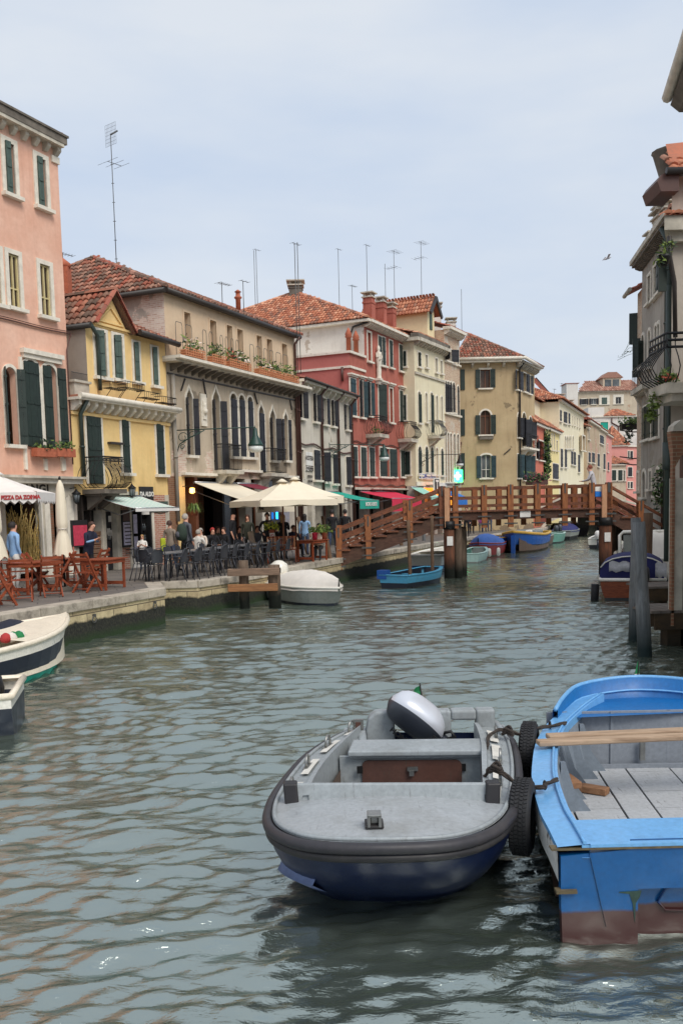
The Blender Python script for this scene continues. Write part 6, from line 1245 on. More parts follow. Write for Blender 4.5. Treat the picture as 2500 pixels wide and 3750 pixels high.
def arch_bridge():
 y0 = 71; t = thing('brick_arch_bridge', 'old red brick arch bridge seen under the wooden one', 'bridge', (20, y0, 0))
 f = Fac((0, y0), 90); sL, zL = f.loc(1935, 1945); s0, z0 = f.loc(1975, 1940); s1 = f.loc(2270, 1930)[0]; sm, zm = f.loc(2130, 1893); sR = f.loc(2400,1900)[0]
 c = (s0+s1)/2; w = (s1-s0)/2; z0 = .15; top = [(sL, f.loc(1935,1880)[1]), (f.loc(1985,1858)[0], f.loc(1985,1858)[1]), (f.loc(2065,1822)[0], f.loc(2065,1822)[1]), (f.loc(2130,1812)[0], f.loc(2130,1812)[1]), (f.loc(2190,1812)[0], f.loc(2190,1812)[1]), (f.loc(2330,1850)[0], f.loc(2330,1850)[1]), (sR, f.loc(2400,1880)[1])]
 n = 16; arc = [(c - w*math.cos(PI*k/n), z0 + (zm+.2-z0)*math.sin(PI*k/n)) for k in range(n+1)]
 def ztop(s):
  for (a, za), (b, zb_) in zip(top, top[1:]):
   if a <= s <= b: return za + (zb_-za)*(s-a)/(b-a)
  return top[-1][1]
 mb = MB(); mb.mat('red_plaster'); Dp = 3.2
 fill = [(sL, -.5)] + [(sL, -.5)]
 mb.prism([f.P(sL,0,-.6), f.P(s0,0,-.6), f.P(s0,0,z0), f.P(s0,0,ztop(s0)), f.P(sL,0,ztop(sL))], -f.n*Dp)
 for (a, za), (b, zb_) in zip(arc, arc[1:]): mb.prism([f.P(a,0,za), f.P(b,0,zb_), f.P(b,0,ztop(b)), f.P(a,0,ztop(a))], -f.n*Dp)
 mb.prism([f.P(s1,0,-.6), f.P(sR,0,-.6), f.P(sR,0,ztop(sR)), f.P(s1,0,ztop(s1))], -f.n*Dp); mb.build('arch_body', None, t)
 mb = MB(); mb.mat('stone_dirty')
 for (a, za), (b, zb_) in zip(arc, arc[1:]):
  k = 1.075; A2 = (c+(a-c)*k, z0+(za-z0)*1.13); B2 = (c+(b-c)*k, z0+(zb_-z0)*1.13); mb.prism([f.P(a,0.0,za), f.P(b,0.0,zb_), f.P(B2[0],0.0,B2[1]), f.P(A2[0],0.0,A2[1])], f.n*.12)
 mb.build('arch_ring', None, t)
 mb = MB(); mb.mat('stone_dirty')
 for (a, za), (b, zb_) in zip(top, top[1:]): mb.prism([f.P(a,-.1,za), f.P(b,-.1,zb_), f.P(b,-.1,zb_+.14), f.P(a,-.1,za+.14)], f.n*.25)
 mb.build('coping', None, t)
 return t
stucco('red_plaster', (158,78,62), (134,66,54), streak=.5, brick=((140,70,56),(110,60,50),(120,90,76),.5), bscale=.8, seed=91)
arch_bridge()
gR = Fac((12.4, 35.2), 8, flip=True)
rgrey = thing('grey_house', 'tall grey weathered house with white arched windows on the right bank', 'house', (13.5, 39, .7))
oR = lambda x, y: (2280+x*.2977, 1150+y*.2977)
def rR(x0, x1, y0, y1): a = oR(x0,y0); b = oR(x1,y1); return a[0], b[0], a[1], b[1]
def right_b():
 f = gR; s1 = f.loc(2347,1400)[0]; s0 = -2.0; zt = f.loc(2385,932)[1]; sh = dict(smat='shutter_green', fw=.12)
 wins = [Wn(2371,2381,1010,1110,pane='curtain',**sh), Wn(2393,2404,975,1090,pane='curtain',**sh), Wn(2408,2424,952,1068,shut='C',**sh), Wn(*rR(228,262,260,650), kind='round', shut='B', **sh), Wn(*rR(310,340,200,660), kind='round', pane='curtain', **sh), Wn(*rR(392,418,140,400), kind='round', pane='curtain', **sh), Wn(*rR(424,452,115,400), kind='round', pane='curtain', **sh),
   Wn(*rR(255,345,1140,1540), shut='C', **sh), Wn(*rR(372,440,1095,1515), shut='C', **sh), Wn(*rR(176,196,1955,2180), **sh), Wn(*rR(238,278,1935,2250), kind='round', pane='right_tan', **sh), Wn(*rR(322,350,1935,2150), pane='glass_dark', **sh), Wn(*rR(405,450,1905,2230), kind='round', pane='dark_brick', **sh)]
 front(f, rgrey, s0, s1, .7, zt, 'right_grey', wins, 9)
 mb = MB(); mb.mat('stone_dirty'); f.box(mb, s0-.1, s1+.15, -.1, .5, zt+.12, zt+.3); mb.mat('stone_dark'); corbels(f, mb, s0, s1, zt, .15, .3, .12, .22, .12); mb.build('cornice', None, rgrey)
 hip_roof(f, rgrey, s0, s1, 9, zt+.3, zt+2.6, 'tiles_old', .3)
 r = f.rect(*rR(205,345,650,900)); belly_balcony(f, rgrey, r[0], r[1], r[2], r[3], .32, 0, 'iron_grey', 7, 'stone_dirty', slabt=.2)
 z2 = f.loc(2412,925)[1]
 for x, yb, yt, w in ((2413,860,752,.75),(2438,850,764,.75),(2376,920,872,.6)):
  s, za = f.loc(x, yb, -1); zb_ = f.loc(x, yt, -1)[1]; chimney(rgrey, f.P(s,-1.2,za-1.6), w, zb_-za+1.5, 'stone_dirty')
 pipe(f, rgrey, [(-1.1,.35,zt),(-1.1,.12,zt-.5),(-1.1,.12,1)], .13, 'pipe_green');
 f2 = Fac(f.P(s1,-.0,0).xy, 8, flip=True); t = thing('lean_brick_house', 'narrow slice of a brick-patched house with a terracotta roof edge beyond the grey house', 'house', f2.P(1,0,.7)); a = f2.loc(2331,1400)[0]
 front(f2, t, 0.01, a, .7, f2.loc(2340,1068)[1], 'brick_wash', [], 8)
 mb = MB(); zt2 = f2.loc(2340,1068)[1]; mb.mat('tiles_red'); tiles(mb, [f2.P(0,.4,zt2), f2.P(a+.3,.4,zt2), f2.P(a+.3,-3,zt2+1.6), f2.P(0,-3,zt2+1.6)], -f2.n); mb.mat('stone_dirty'); mb.tube([f2.P(0,.5,zt2), f2.P(a+.4,.5,zt2)], .09, 8); mb.build('roof', None, t)
 mb = MB(); s, z = f2.loc(2347,1030,-1); chimney(t, f2.P(.6,-1,z-.5), .75, f2.loc(2347,915,-1)[1]-z+.4, 'stone_dirty')
 for x0,x1,y0,y1 in ((2316,2329,1149,1262),(2328,2345,1238,1380)):
  s, z0 = f2.loc(x1,(y0+y1)/2); zb_ = f2.loc(x1,y1)[1]; zt_ = f2.loc(x1,y0)[1]; mb = MB(); mb.obox(f2.P(min(s,a),.0,zb_), f2.n*.33+f2.u*.08, f2.u*.06, V((0,0,zt_-zb_))); mb.build('shutter', 'shutter_green', t)
 c = aty(2302,1555,44); tt = thing('balcony_plants', 'overgrown plant box on brackets at the far corner of the grey house', 'plant', c); mb = MB(); foliage(mb, c+V((-.25,0,-.1)), c+V((.35,0,0)), .35, .45, 200, ('leaf_dark','leaf_b','leaf_a'), None, .1); foliage(mb, c+V((-.1,0,-1.0)), c+V((.1,0,-.1)), .18, .2, 90, ('leaf_dark',), None, .09); mb.build('leaves', None, tt); mb = MB(); mb.box(c+V((.15,0,-.1)), (1.1,.4,.25)); mb.build('trough', 'iron_black', tt); mb = MB()
 for dz in (-.35,-1.6,-1.9): mb.tube([c+V((-.45,0,dz+.1)), c+V((.2,0,dz)), c+V((.7,0,dz))], .03, 5)
 mb.build('bracket', 'iron_black', tt)
 c = aty(2415,1790,35.0); tt = thing('wall_shrub', 'dark green shrub growing behind the bridge railing on the right bank', 'shrub', c); mb = MB(); foliage(mb, c+V((0,-.3,-.9)), c+V((.1,-.3,.6)), .45, .5, 420, ('leaf_dark','leaf_a'), None, .1); mb.build('leaves', None, tt); mb = MB(); mb.tube([V((c.x,c.y-.2,.7)), c+V((0,-.2,.3))], .04, 5); mb.build('stem', 'pipe_brown', tt)
 c = aty(2302,1290,43); tt = thing('hanging_creeper', 'wispy creeper sprig hanging off the right bank against the sky', 'plant', c); mb = MB()
 for k in range(5): mb.tube([c+V((.5,0,.1*k)), c+V((0,0,.15*k-.1)), c+V((-.55+.1*k,0,.12*k-.35))], .008, 4)
 foliage(mb, c+V((-.4,0,-.25)), c+V((.3,0,.15)), .14, .15, 34, ('leaf_dark','leaf_a'), None, .05); mb.build('sprig', 'leaf_dark', tt)
 fb = Fac((7.62, 20.6), 19, flip=True)   # side facing the canal
 cx = aty(2456,1300,20.6); fbF = Fac((cx.x, cx.y), 90)
 nh = thing('balcony_house', 'taupe house with projecting black iron balcony at the right edge', 'house', (cx.x+2, cx.y, .7)); zt = fbF.loc(2470,858)[1]
 def obq(mb, a0, a1, z0, z1, y, d0=0): mb.prism([fbF.P(a0,d0,z0), fbF.P(a1,d0,z0), fbF.P(a1,d0,z1), fbF.P(a0,d0,z1)], V((y*.4, y, 0)))
 mb = MB(); mb.mat('right_tan'); obq(mb, 0, 7, .7, zt, 7); mb.build('wall', None, nh)
 mb = MB(); mb.mat('stone_dirty'); obq(mb, -.3, 7, zt, zt+.3, 2.5, .35); obq(mb, -.15, 7, zt-.2, zt, 2.4, .2); mb.build('cornice', None, nh)
 mb = MB(); mb.mat('tiles_orange'); tiles(mb, [fbF.P(-.35,.4,zt+.3), fbF.P(7,.4,zt+.3), fbF.P(7,-2.2,zt+1.0), fbF.P(1.2,-2.2,zt+1.0)], -fbF.n); mb.build('roof', None, nh)
 z1 = fbF.loc(2480,628)[1]; s0_ = fbF.loc(2476,700)[0]; mb = MB(); mb.mat('right_tan'); obq(mb, s0_, 7, zt+.3, z1, 5, -.3); mb.build('upper_wall', None, nh)
 mb = MB(); mb.mat('tiles_orange'); tiles(mb, [fbF.P(s0_-.1,.0,z1), fbF.P(7,.0,z1), fbF.P(7,-3,z1+2.2), fbF.P(s0_+.1,-1,z1+.95)], -fbF.n); mb.mat('gutter_dark'); mb.tube([fbF.P(s0_-.25,.05,z1), fbF.P(7,.05,z1)], .08, 8); mb.build('upper_roof', None, nh)
 p0 = fbF.loc(2436,500)[0]; zq = [fbF.loc(2450,y)[1] for y in (612,505)]; c = fbF.P(p0+.42,-1.6,zq[0]); mb = MB(); mb.mat('stone_dark'); mb.lathe([(.2,-.1),(.26,.3),(.42,.85),(.46,.9),(.3,.92)], c + V((.28,0,0)), 14); mb.build('chimney_pot', None, nh)
 zc = fbF.loc(2440,700)[1]; za = fbF.loc(2440,622)[1]; a0 = fbF.loc(2405,660)[0]; mb = MB(); mb.mat('pipe_brown'); mb.prism([fbF.P(a0+.08,0,zc), fbF.P(a0,0,zc+.22), fbF.P(a0+.08,0,za-.1), fbF.P(a0+.35,0,za), fbF.P(s0_+.05,0,za), fbF.P(s0_+.05,0,zc)], -fbF.n*1.0); mb.build('chimney_hood', None, nh)
 def bz(y, d=1.0): return fbF.loc(2440,y,d)[1]
 dB = 1.0; sB = fbF.loc(2437,1400,dB)[0]; z0b, z1b = bz(1400), bz(1220); mb = MB(); mb.mat('stone_dirty'); mb.prism([fbF.P(sB,dB,z0b), fbF.P(7,dB,z0b), fbF.P(7,-.1,z0b), fbF.P(sB+.0,-.1,z0b)], V((0,0,-.22))); mb.prism([fbF.P(sB+.15,dB-.1,z0b-.22), fbF.P(7,dB-.1,z0b-.22), fbF.P(7,-.1,z0b-.22), fbF.P(sB+.15,-.1,z0b-.22)], V((0,0,-.16)))
 pr = [fbF.P(sB+.3,0,z0b-.38)] + [fbF.P(sB+.3+2.2*math.sin(k*PI/12), 0, z0b-.38-1.3*(1-math.cos(k*PI/12))) for k in range(1,7)] + [fbF.P(7,0,z0b-1.68), fbF.P(7,0,z0b-.38)]
 mb.prism(pr, fbF.n*(dB-.2)); b = mb.build('balcony', None, nh); mb = MB()
 def bars(p, q_, out, n_):
  for k in range(n_+1):
   base = V(p).lerp(V(q_), k/n_); h = z1b-z0b; mb.tube([base, base+out*.2+V((0,0,.12*h)), base+out*.3+V((0,0,.3*h)), base+out*.18+V((0,0,.5*h)), base+V((0,0,.72*h)), base+V((0,0,h))], .013, 5)
 A, B, C = fbF.P(sB,0,z0b), fbF.P(sB,dB,z0b), fbF.P(4,dB,z0b); bars(A, B, -fbF.u, 6); bars(B, C, fbF.n, 24)
 for dz in (1, .86, .72): mb.tube([A+V((0,0,(z1b-z0b)*dz)), B+V((0,0,(z1b-z0b)*dz)), C+V((0,0,(z1b-z0b)*dz))], .03, 5)
 for k in range(6): c = A.lerp(B, k/5)+V((0,0,(z1b-z0b)*.79)); mb.tube([c+fbF.n*math.cos(i)*.08+V((0,0,math.sin(i)*.08)) for i in range(7)], .012, 4)
 mb.build('railing', 'iron_black', b); mb = MB(); c = fbF.P(sB+.2,.3,z0b+.05); foliage(mb, c, c+fbF.n*.4, .22, .3, 130, ('leaf_b','leaf_a'), ('flower_red',)); foliage(mb, fbF.P(sB-.05,.2,z0b-.75), fbF.P(sB,.4,z0b-.2), .15, .2, 120, ('leaf_b',)); mb.build('plants', None, b)
 c0 = fbF.loc(2432,900,.3); pt = [fbF.P(c0[0]+.1,.3,bz(830)), fbF.P(c0[0]+.1,.3,bz(900)), fbF.P(c0[0]+.25,.2,bz(1000)), fbF.P(c0[0]+.3,.15,bz(1210))]; mb = MB(); mb.tube(pt, .05, 6); mb.build('drainpipe', 'gutter_dark', nh)
 s, z = fbF.loc(2431,935,.6); c = fbF.P(s,.6,z); tt = thing('basket_plant', 'plant in a wire basket high on the right bank', 'plant', c); mb = MB(); foliage(mb, c+V((-.1,0,-.25)), c+V((.1,0,.2)), .15, .2, 110, ('leaf_b','leaf_dark')); mb.build('leaves', None, tt); mb = MB(); mb.lathe([(.06,-.22),(.13,-.05),(.14,.0)], c, 10); mb.build('basket', 'iron_black', tt)
 mb = MB(); a, b_ = fbF.loc(2407,1000,.1), fbF.loc(2436,1000,.1); mb.obox(fbF.P(a[0],.1,bz(1068,.1)), fbF.u*(b_[0]-a[0]), fbF.n*.06, V((0,0,bz(962,.1)-bz(1068,.1)))); mb.build('shutter', 'shutter_green', nh)
 yh = 16; fe = Fac((0, yh), 90); s, z = fe.loc(2452,385); s2, z2 = fe.loc(2500,200); t = thing('near_eave_house', 'nearest house on the right bank, only its dark overhanging eave shows at the top right', 'house', (s+3, yh, .7))
 mb = MB(); mb.mat('stone_dark'); mb.prism([(s,yh,z), (s+.15,yh,z-.12), (s+6,yh,z-.12), (s+6,yh,z+.2), (s+.1,yh,z+.2)], V((-1.4,-6.5,0))); mb.mat('stone_white'); mb.tube([V((s-.05,yh,z+.12)), V((s-1.45,yh-6.5,z+.12))], .09, 8); mb.mat('stone_dark'); mb.prism([(s-.03,yh+.1,z+.2), (s+6,yh+.1,z+.2), (s+6,yh+.1,z+1.5), (s+2,yh+.1,z+1.3)], V((-1.4,-6.5,0))); mb.build('roof', None, t)
 mb = MB(); mb.mat('right_tan'); mb.prism([(s+.9,yh-.1,.7), (s+6,yh-.1,.7), (s+6,yh-.1,z-.12), (s+.9,yh-.1,z-.12)], V((-1.4,-6.4,0))); mb.build('wall', None, t)
 D = 16.9; fg = Fac((aty(2450,2000,D).x, D), 90); t = thing('brick_gatehouse', 'low brick water gate with rounded stone coping at the right edge', 'gate', fg.P(.5,0,.7)); zt = fg.loc(2470,1612)[1]
 mb = MB(); mb.mat('orange_brick'); zA = fg.loc(2475,1640)[1]; sA = .28; fg.box(mb, .04, .09, -.12, 0, .4, zA); mb.mat('stone_dirty'); fg.box(mb, .09, sA-.02, -.3, -.03, .4, zA-.55); mb.mat('orange_brick'); mb.prism([fg.P(.09,-.01,zA-.35), fg.P(.2,-.01,zA-.15), fg.P(.5,-.01,zA-.02), fg.P(3,-.01,zA-.02), fg.P(3,-.01,zA+.3), fg.P(0,-.01,zA+.3)], -fg.n*.2); fg.box(mb, .42, 3, -.6, -.05, .4, zA-.1); mb.build('brick_wall', None, t)
 mb = MB(); mb.mat('stone_dirty'); mb.prism([fg.P(.02,.06,zA+.3), fg.P(.04,.06,zA+.4), fg.P(.16,.06,zA+.5), fg.P(3,.06,zA+.66), fg.P(3,.06,zA+.3)], -fg.n*.3); mb.build('coping', None, t)
 mb = MB(); mb.mat('pipe_brown'); fg.box(mb, sA, sA+.12, -.3, .05, .69, zA); mb.build('door_post', None, t)
 mb = MB(); p = [fg.P(-.12,-2,2.6), fg.P(-.12,-2,4.4)];
 fp = Fac((aty(2444,1700,23).x, 23), 90); t = thing('downpipe', 'thick green black downpipe beside the water gate', 'pipe', fp.P(0,0,1)); mb = MB(); mb.tube([fp.P(0,0,1.2), fp.P(0,0,fp.loc(2444,1500)[1]+3)], .085, 10); mb.tube([fp.P(0,0,fp.loc(2444,1720)[1]), fp.P(0,0,fp.loc(2444,1700)[1]), fp.P(0,0,fp.loc(2444,1620)[1])], .14, 10); mb.build('pipe', 'pipe_green', t)
right_b()
woodmat('jetty_wood', (128,118,108), (96,88,82), (2,2,2), .8, .3, coord='geo'); woodmat('jetty_dark', (84,66,46), (58,48,38), (2,2,4), .8, .3, algae=(-.2,.45), coord='geo')
def jetties():
 for k, (xl, yf, yb, D, lab) in enumerate(((2382,2238,2211,16.9,'near small timber jetty on square legs below the water gate'),(2364,2149,2132,21.9,'farther small timber jetty behind the grey mooring poles'))):
  f = Fac((0, D), 90); s0, z = f.loc(xl, yf); s1 = f.loc(2560, yf)[0]; dep = 1.25; t = thing('jetty', lab, 'jetty', f.P(s0,0,z), 'timber jetties on the right bank')
  mb = MB(); mb.mat('jetty_wood'); n = 5; W = (s1-s0)/n
  for i in range(n): mb.prism([f.P(s0+W*i+.008,0,z-.05), f.P(s0+W*(i+1)-.008,0,z-.05), f.P(s0+W*(i+1)-.008-.1,-dep,z-.05), f.P(s0+W*i+.008-.1,-dep,z-.05)], V((0,0,.05)))
  mb.build('deck', None, t); mb = MB(); mb.mat('jetty_dark'); f.box(mb, s0+.08, s1, -.09, -.02, z-.36, z-.052); f.box(mb, s0+.02, s0+.1, -dep, -.1, z-.3, z-.052); mb.build('fascia', None, t)
  for a in (s0+.35, s1-.3):
   mb = MB(); mb.mat('jetty_dark'); f.box(mb, a, a+.34 if k == 0 else a+.2, -.5, -.12, -.8, z-.055); mb.build('leg', None, t)
jetties()
def pole(lab, x0, y0, x1, y1, r0, r1, m='pole_wood', lean=0.0, name='mooring_pole', cap=None, zfoot=0.0, notice=False, D=None):
 """foot pixel (x0,y0) at the water, top pixel (x1,y1) in a plane through the foot; radii in metres"""
 b = atz(x0, y0, zfoot); tp = aty(x1, y1, b.y + lean); d = (tp-b).normalized(); t = thing(name, lab, 'mooring pole', b, 'mooring poles in the canal')
 L = (tp-b).length; rn = random.Random(int(x0)); pts = [b - d*.8]; rads = [r0]
 for k in range(7): f = k/6; pts.append(b + d*L*f + V((rn.uniform(-.012,.012), rn.uniform(-.012,.012), 0))); rads.append(r0+(r1-r0)*f*rn.uniform(.97,1.03))
 mb = MB(); mb.tube(pts, r0, 12, rads=rads); mb.build('shaft', m, t)
 if cap: mb = MB(); mb.tube([tp-d*cap, tp-d*cap*.15, tp+d*.06], r1*1.12, 12, rads=[r1*1.12, r1*1.0, r1*.5]); mb.build('cap', 'iron_black', t)
 if notice:
  p = tp - d*notice; mb = MB(); mb.box(p+V((0,-r1-.015,0)), (.17,.02,.2)); n_ = mb.build('notice', 'sign_white', t); mb = MB(); q_ = p+V((0,-r1-.03,0)); mb.tube([q_+V((math.cos(i*PI/6)*.055,0,math.sin(i*PI/6)*.055)) for i in range(13)], .009, 4); mb.tube([q_+V((-.04,0,.04)), q_+V((.04,0,-.04))], .009, 4); mb.build('no_mooring_mark', 'ink_red', n_)
 return t
pole('leaning pale weathered pole behind the timber dolphin, left of the noticed one', 958, 2160, 918, 1948, .11, .1, 'pole_pale', .5)
pole('leaning pole with a black cap and a small white notice behind the timber dolphin', 1035, 2150, 988, 1912, .11, .105, 'pole_pale', .5, cap=.33, notice=.5)
pole('slim brown leaning pole in front of the big parasol, rising behind the white covered boat', 1150, 2110, 1090, 1893, .085, .075, 'pole_wood', .3)
pole('dark leaning pole at the foot of the bridge stairs', 1222, 2133, 1182, 1890, .085, .07, 'pole_wood', .2)
pole('thin straight pole in front of the light blue boat', 1503, 2152, 1494, 1905, .065, .06, 'pole_wood')
pole('thin pole wrapped with a mooring rope, beside the left bridge pier', 1582, 2138, 1580, 1888, .062, .055, 'pole_wood')
pole('tall grey twin pole, the left one, in front of the navy covered boat', 2322, 2345, 2328, 1896, .125, .095, 'pole_grey')
pole('tall grey twin pole with the pale rim, the right one of the pair', 2358, 2402, 2336, 1911, .125, .11, 'pole_grey', .1)
pole('brown pole right of the grey twin poles, beside the farther jetty', 2366, 2155, 2372, 1878, .16, .14, 'pole_wood')
pole('slim pole right of the right bridge pier', 2245, 2080, 2242, 1858, .12, .1, 'pole_wood')
pole('slim pole rising just left of the grey twin poles', 2310, 2070, 2308, 1852, .12, .11, 'pole_wood')
pole('leaning pole by the quay under the bridge, nearest the red and blue boat', 1752, 1985, 1738, 1905, .2, .17, 'pole_wood')
pole('thick pole by the quay under the bridge, left of the blue and yellow barge', 1815, 1960, 1800, 1900, .24, .2, 'pole_wood')
pole('thin twin stake under the bridge, left one', 1922, 1950, 1914, 1900, .09, .08, 'pole_wood'); pole('thin twin stake under the bridge, right one', 1932, 1950, 1924, 1900, .09, .08, 'pole_wood')
pole('leaning stake behind the left bridge pier', 1478, 2065, 1462, 1945, .1, .09, 'pole_wood')
pole('leaning grey stake against the quay behind the navy launch', 1556, 2040, 1550, 1945, .1, .09, 'pole_grey')
def dolphin():
 D = atz(905, 2230, 0).y; f = Fac((0, D), 90); o4 = lambda x, y: (400+x*.542, 1650+y*.542); t = thing('timber_dolphin', 'weathered timber fender frame of short piles and cross planks at the quay', 'fender frame', f.P(f.loc(905,2200)[0],0,.5))
 for x0, x1, yt, m in ((872,940,745,'pile_wood'),(1070,1155,775,'pile_wood')):
  a = f.loc(*o4(x0,900))[0]; b = f.loc(*o4(x1,900))[0]; zt = f.loc(*o4((x0+x1)/2,yt))[1]; mb = MB(); r = (b-a)/2; mb.tube([f.P((a+b)/2,-.2,-.8), f.P((a+b)/2,-.2,zt-.3), f.P((a+b)/2,-.2,zt)], r, 12, rads=[r*1.05,r,r*.95]); mb.build('pile', m, t)
 a = f.loc(*o4(1075,870))[0]; b = f.loc(*o4(1150,870))[0]; mb = MB(); c = (a+b)/2
 for k in range(4): z = f.loc(*o4(1110,800))[1]-k*.035; mb.tube([f.P(c+math.cos(i*PI/8)*(b-a)*.56,-.2+math.sin(i*PI/8)*(b-a)*.56,z) for i in range(17)], .02, 5)
 mb.build('rope_winding', 'rope_dark', t)
 for x0, x1, y0, y1, m in ((800,1152,795,845,'dolphin_plank'),(803,1140,900,950,'plank_warm')):
  a, b, z0, z1 = f.rect(*o4(x0,0)[:1], *o4(x1,0)[:1], o4(0,y0)[1], o4(0,y1)[1]); mb = MB(); mb.mat(m); f.box(mb, a, b, .0, .1, z0, z1); o = mb.build('cross_plank', None, t); mod_bevel(o, .02)
woodmat('dolphin_plank', (150,124,104), (108,88,74), (1.2,5,9), .85, .35, coord='geo', bmp=.5); woodmat('plank_warm', (168,118,78), (120,84,58), (1.2,5,9), .85, .2, coord='geo', bmp=.4); plain('rope_dark', (58,50,44), .9, var=.3, scale=30)
dolphin()
def paint(name, c, rough=.35, dirt=.3, dc=(96,90,80), tide=None, coat=0.0, bmp=.08, scratch=0.0):
 m, nt, b = newmat(name); g = geo(nt); n = noise(nt, 2.2, 6, .65, g); n2 = noise(nt, 26, 4, .6, g); c = rgb(c)
 col = ramp(nt, n2.outputs['Fac'], [(.3, dim(c, .86)), (.7, dim(c, 1.1))]).outputs[0]
 col = mix(nt, ramp(nt, n.outputs['Fac'], [(.48, (0,0,0)), (.75, (dirt,)*3)]).outputs[0], col, rgb(dc))
 if scratch:
  n3 = noise(nt, 5, 6, .75, mapn(nt, g, (9,1.2,1.2))); col = mix(nt, ramp(nt, n3.outputs['Fac'], [(.6, BLK), (.64, (scratch,)*3)]).outputs[0], col, rgb((70,60,50)))
 if tide:
  sx = nt.nodes.new('ShaderNodeSeparateXYZ'); nt.links.new(g, sx.inputs[0]); ad = nt.nodes.new('ShaderNodeMath'); ad.operation = 'MULTIPLY_ADD'; nt.links.new(n.outputs['Fac'], ad.inputs[0]); ad.inputs[1].default_value = .06; nt.links.new(sx.outputs[2], ad.inputs[2])
  r = ramp(nt, ad.outputs[0], [(tide[0]+.02, WHT), (tide[0]+.04, BLK)]); col = mix(nt, r.outputs[0], col, rgb(tide[1]))
 nt.links.new(col, b.inputs['Base Color']); b.inputs['Roughness'].default_value = rough; b.inputs['Coat Weight'].default_value = coat; b.inputs['Coat Roughness'].default_value = .15
 rr = ramp(nt, n.outputs['Fac'], [(.35, (rough*.8,)*3), (.7, (min(1,rough*1.5),)*3)]); nt.links.new(rr.outputs[0], b.inputs['Roughness']); bump(nt, b, n2.outputs['Fac'], bmp, .004)
paint('gel_grey', (152,158,160), .42, .5, (104,104,98), scratch=.3); paint('gel_deck', (160,164,166), .42, .55, (118,116,108), bmp=.4, scratch=.35); paint('nonslip', (216,212,202), .8, .3); paint('rubber', (50,48,52), .5, .4, (84,78,74)); paint('rubber2', (36,34,36), .5, .3)
paint('hull_navy', (8,26,62), .35, .3, (14,22,36)); paint('chine_blue', (96,110,150), .4, .4, (60,60,80)); paint('panel_brown', (84,54,44), .6, .5, (50,36,32), scratch=.8)
paint('blue_cap', (108,168,218), .38, .25, (120,170,205), coat=.2, bmp=.15); paint('blue_deep', (10,100,166), .4, .25, (20,80,140), bmp=.15); paint('blue_transom', (4,82,140), .35, .35, (14,66,120), tide=(.2,(70,40,38)), bmp=.12); paint('blue_low', (10,56,110), .4, .4, (10,40,80), tide=(.2,(64,38,38)))
paint('white_strake', (222,220,214), .5, .6, (90,86,84), scratch=.9); paint('grey_boards', (176,178,180), .7, .4, (140,138,134), scratch=.5, bmp=.3); paint('grey_inner', (124,134,144), .6, .4, (96,100,104)); paint('grey_ply', (134,140,148), .6, .3, (110,114,120))
woodmat('plank_grey', (190,164,138), (140,116,94), (1.1,9,9), .8, .2, coord='geo', bmp=.5); woodmat('block_wood', (166,124,92), (128,92,66), (3,12,12), .8, coord='geo'); woodmat('varnish', (150,78,44), (104,50,28), (1.2,8,14), .3, coord='geo', bmp=.1)
paint('boat_white', (232,228,216), .3, .12, (200,194,180), coat=.3); paint('boat_cream', (238,226,204), .35, .15, (210,196,172)); paint('boat_dark', (34,40,54), .35, .3, (30,30,34)); paint('boat_teal', (30,170,150), .5, .3); paint('boat_green', (92,140,126), .45, .3); paint('boat_palegreen', (176,206,198), .45, .3); paint('boat_red', (150,52,50), .45, .3, (90,40,40)); paint('boat_brown', (92,74,62), .6, .4); paint('boat_blue', (30,84,160), .4, .3, (30,50,80)); paint('boat_lightblue', (70,150,186), .45, .3); paint('boat_yellow', (206,160,60), .5, .3); paint('boat_grey', (136,140,134), .4, .25); paint('boat_black', (30,32,34), .4, .3)
plain('cover_navy', (34,38,92), .8, var=.2, bmp=.3); plain('cover_blue', (58,98,168), .8, var=.2, bmp=.3); plain('cover_white', (222,216,206), .85, var=.08, bmp=.4); plain('cover_grey', (120,126,126), .85, var=.15, bmp=.4); plain('cover_bright', (30,120,210), .7, var=.1); plain('engine_silver', (206,209,216), .3, metal=.25, var=.03); plain('engine_dark', (56,60,68), .35, var=.1); plain('engine_white', (220,218,212), .35, var=.05)
plain('flag_green', (30,120,70), .8); plain('flag_white', (214,206,196), .8); plain('flag_red', (170,50,48), .8); plain('tyre', (34,34,36), .75, var=.25, scale=14); plain('steel', (150,150,146), .35, metal=.8, var=.2, scale=9); plain('chrome_tape', (206,204,196), .6)
def inset(pts, d, closed=False, up=None):
 out = []; n = len(pts)
 for i, p in enumerate(pts):
  a = pts[(i-1) % n] if (closed or i > 0) else pts[i]; b = pts[(i+1) % n] if (closed or i < n-1) else pts[i]
  t = V((b[0]-a[0], b[1]-a[1], 0)).normalized(); nn = V((-t.y, t.x, 0)); dd = d[i] if isinstance(d, (list, tuple)) else d
  out.append(V((p[0], p[1], p[2])) + nn*dd)
 return out
def catmull(P, m=4):
 P = [V(p) for p in P]; out = []
 for i in range(len(P)-1):
  a, b, c, d = P[max(i-1,0)], P[i], P[i+1], P[min(i+2,len(P)-1)]
  for k in range(m):
   t = k/m; out.append(.5*((2*b) + (c-a)*t + (2*a-5*b+4*c-d)*t*t + (3*b-a-3*c+d)*t**3))
 out.append(P[-1]); return out
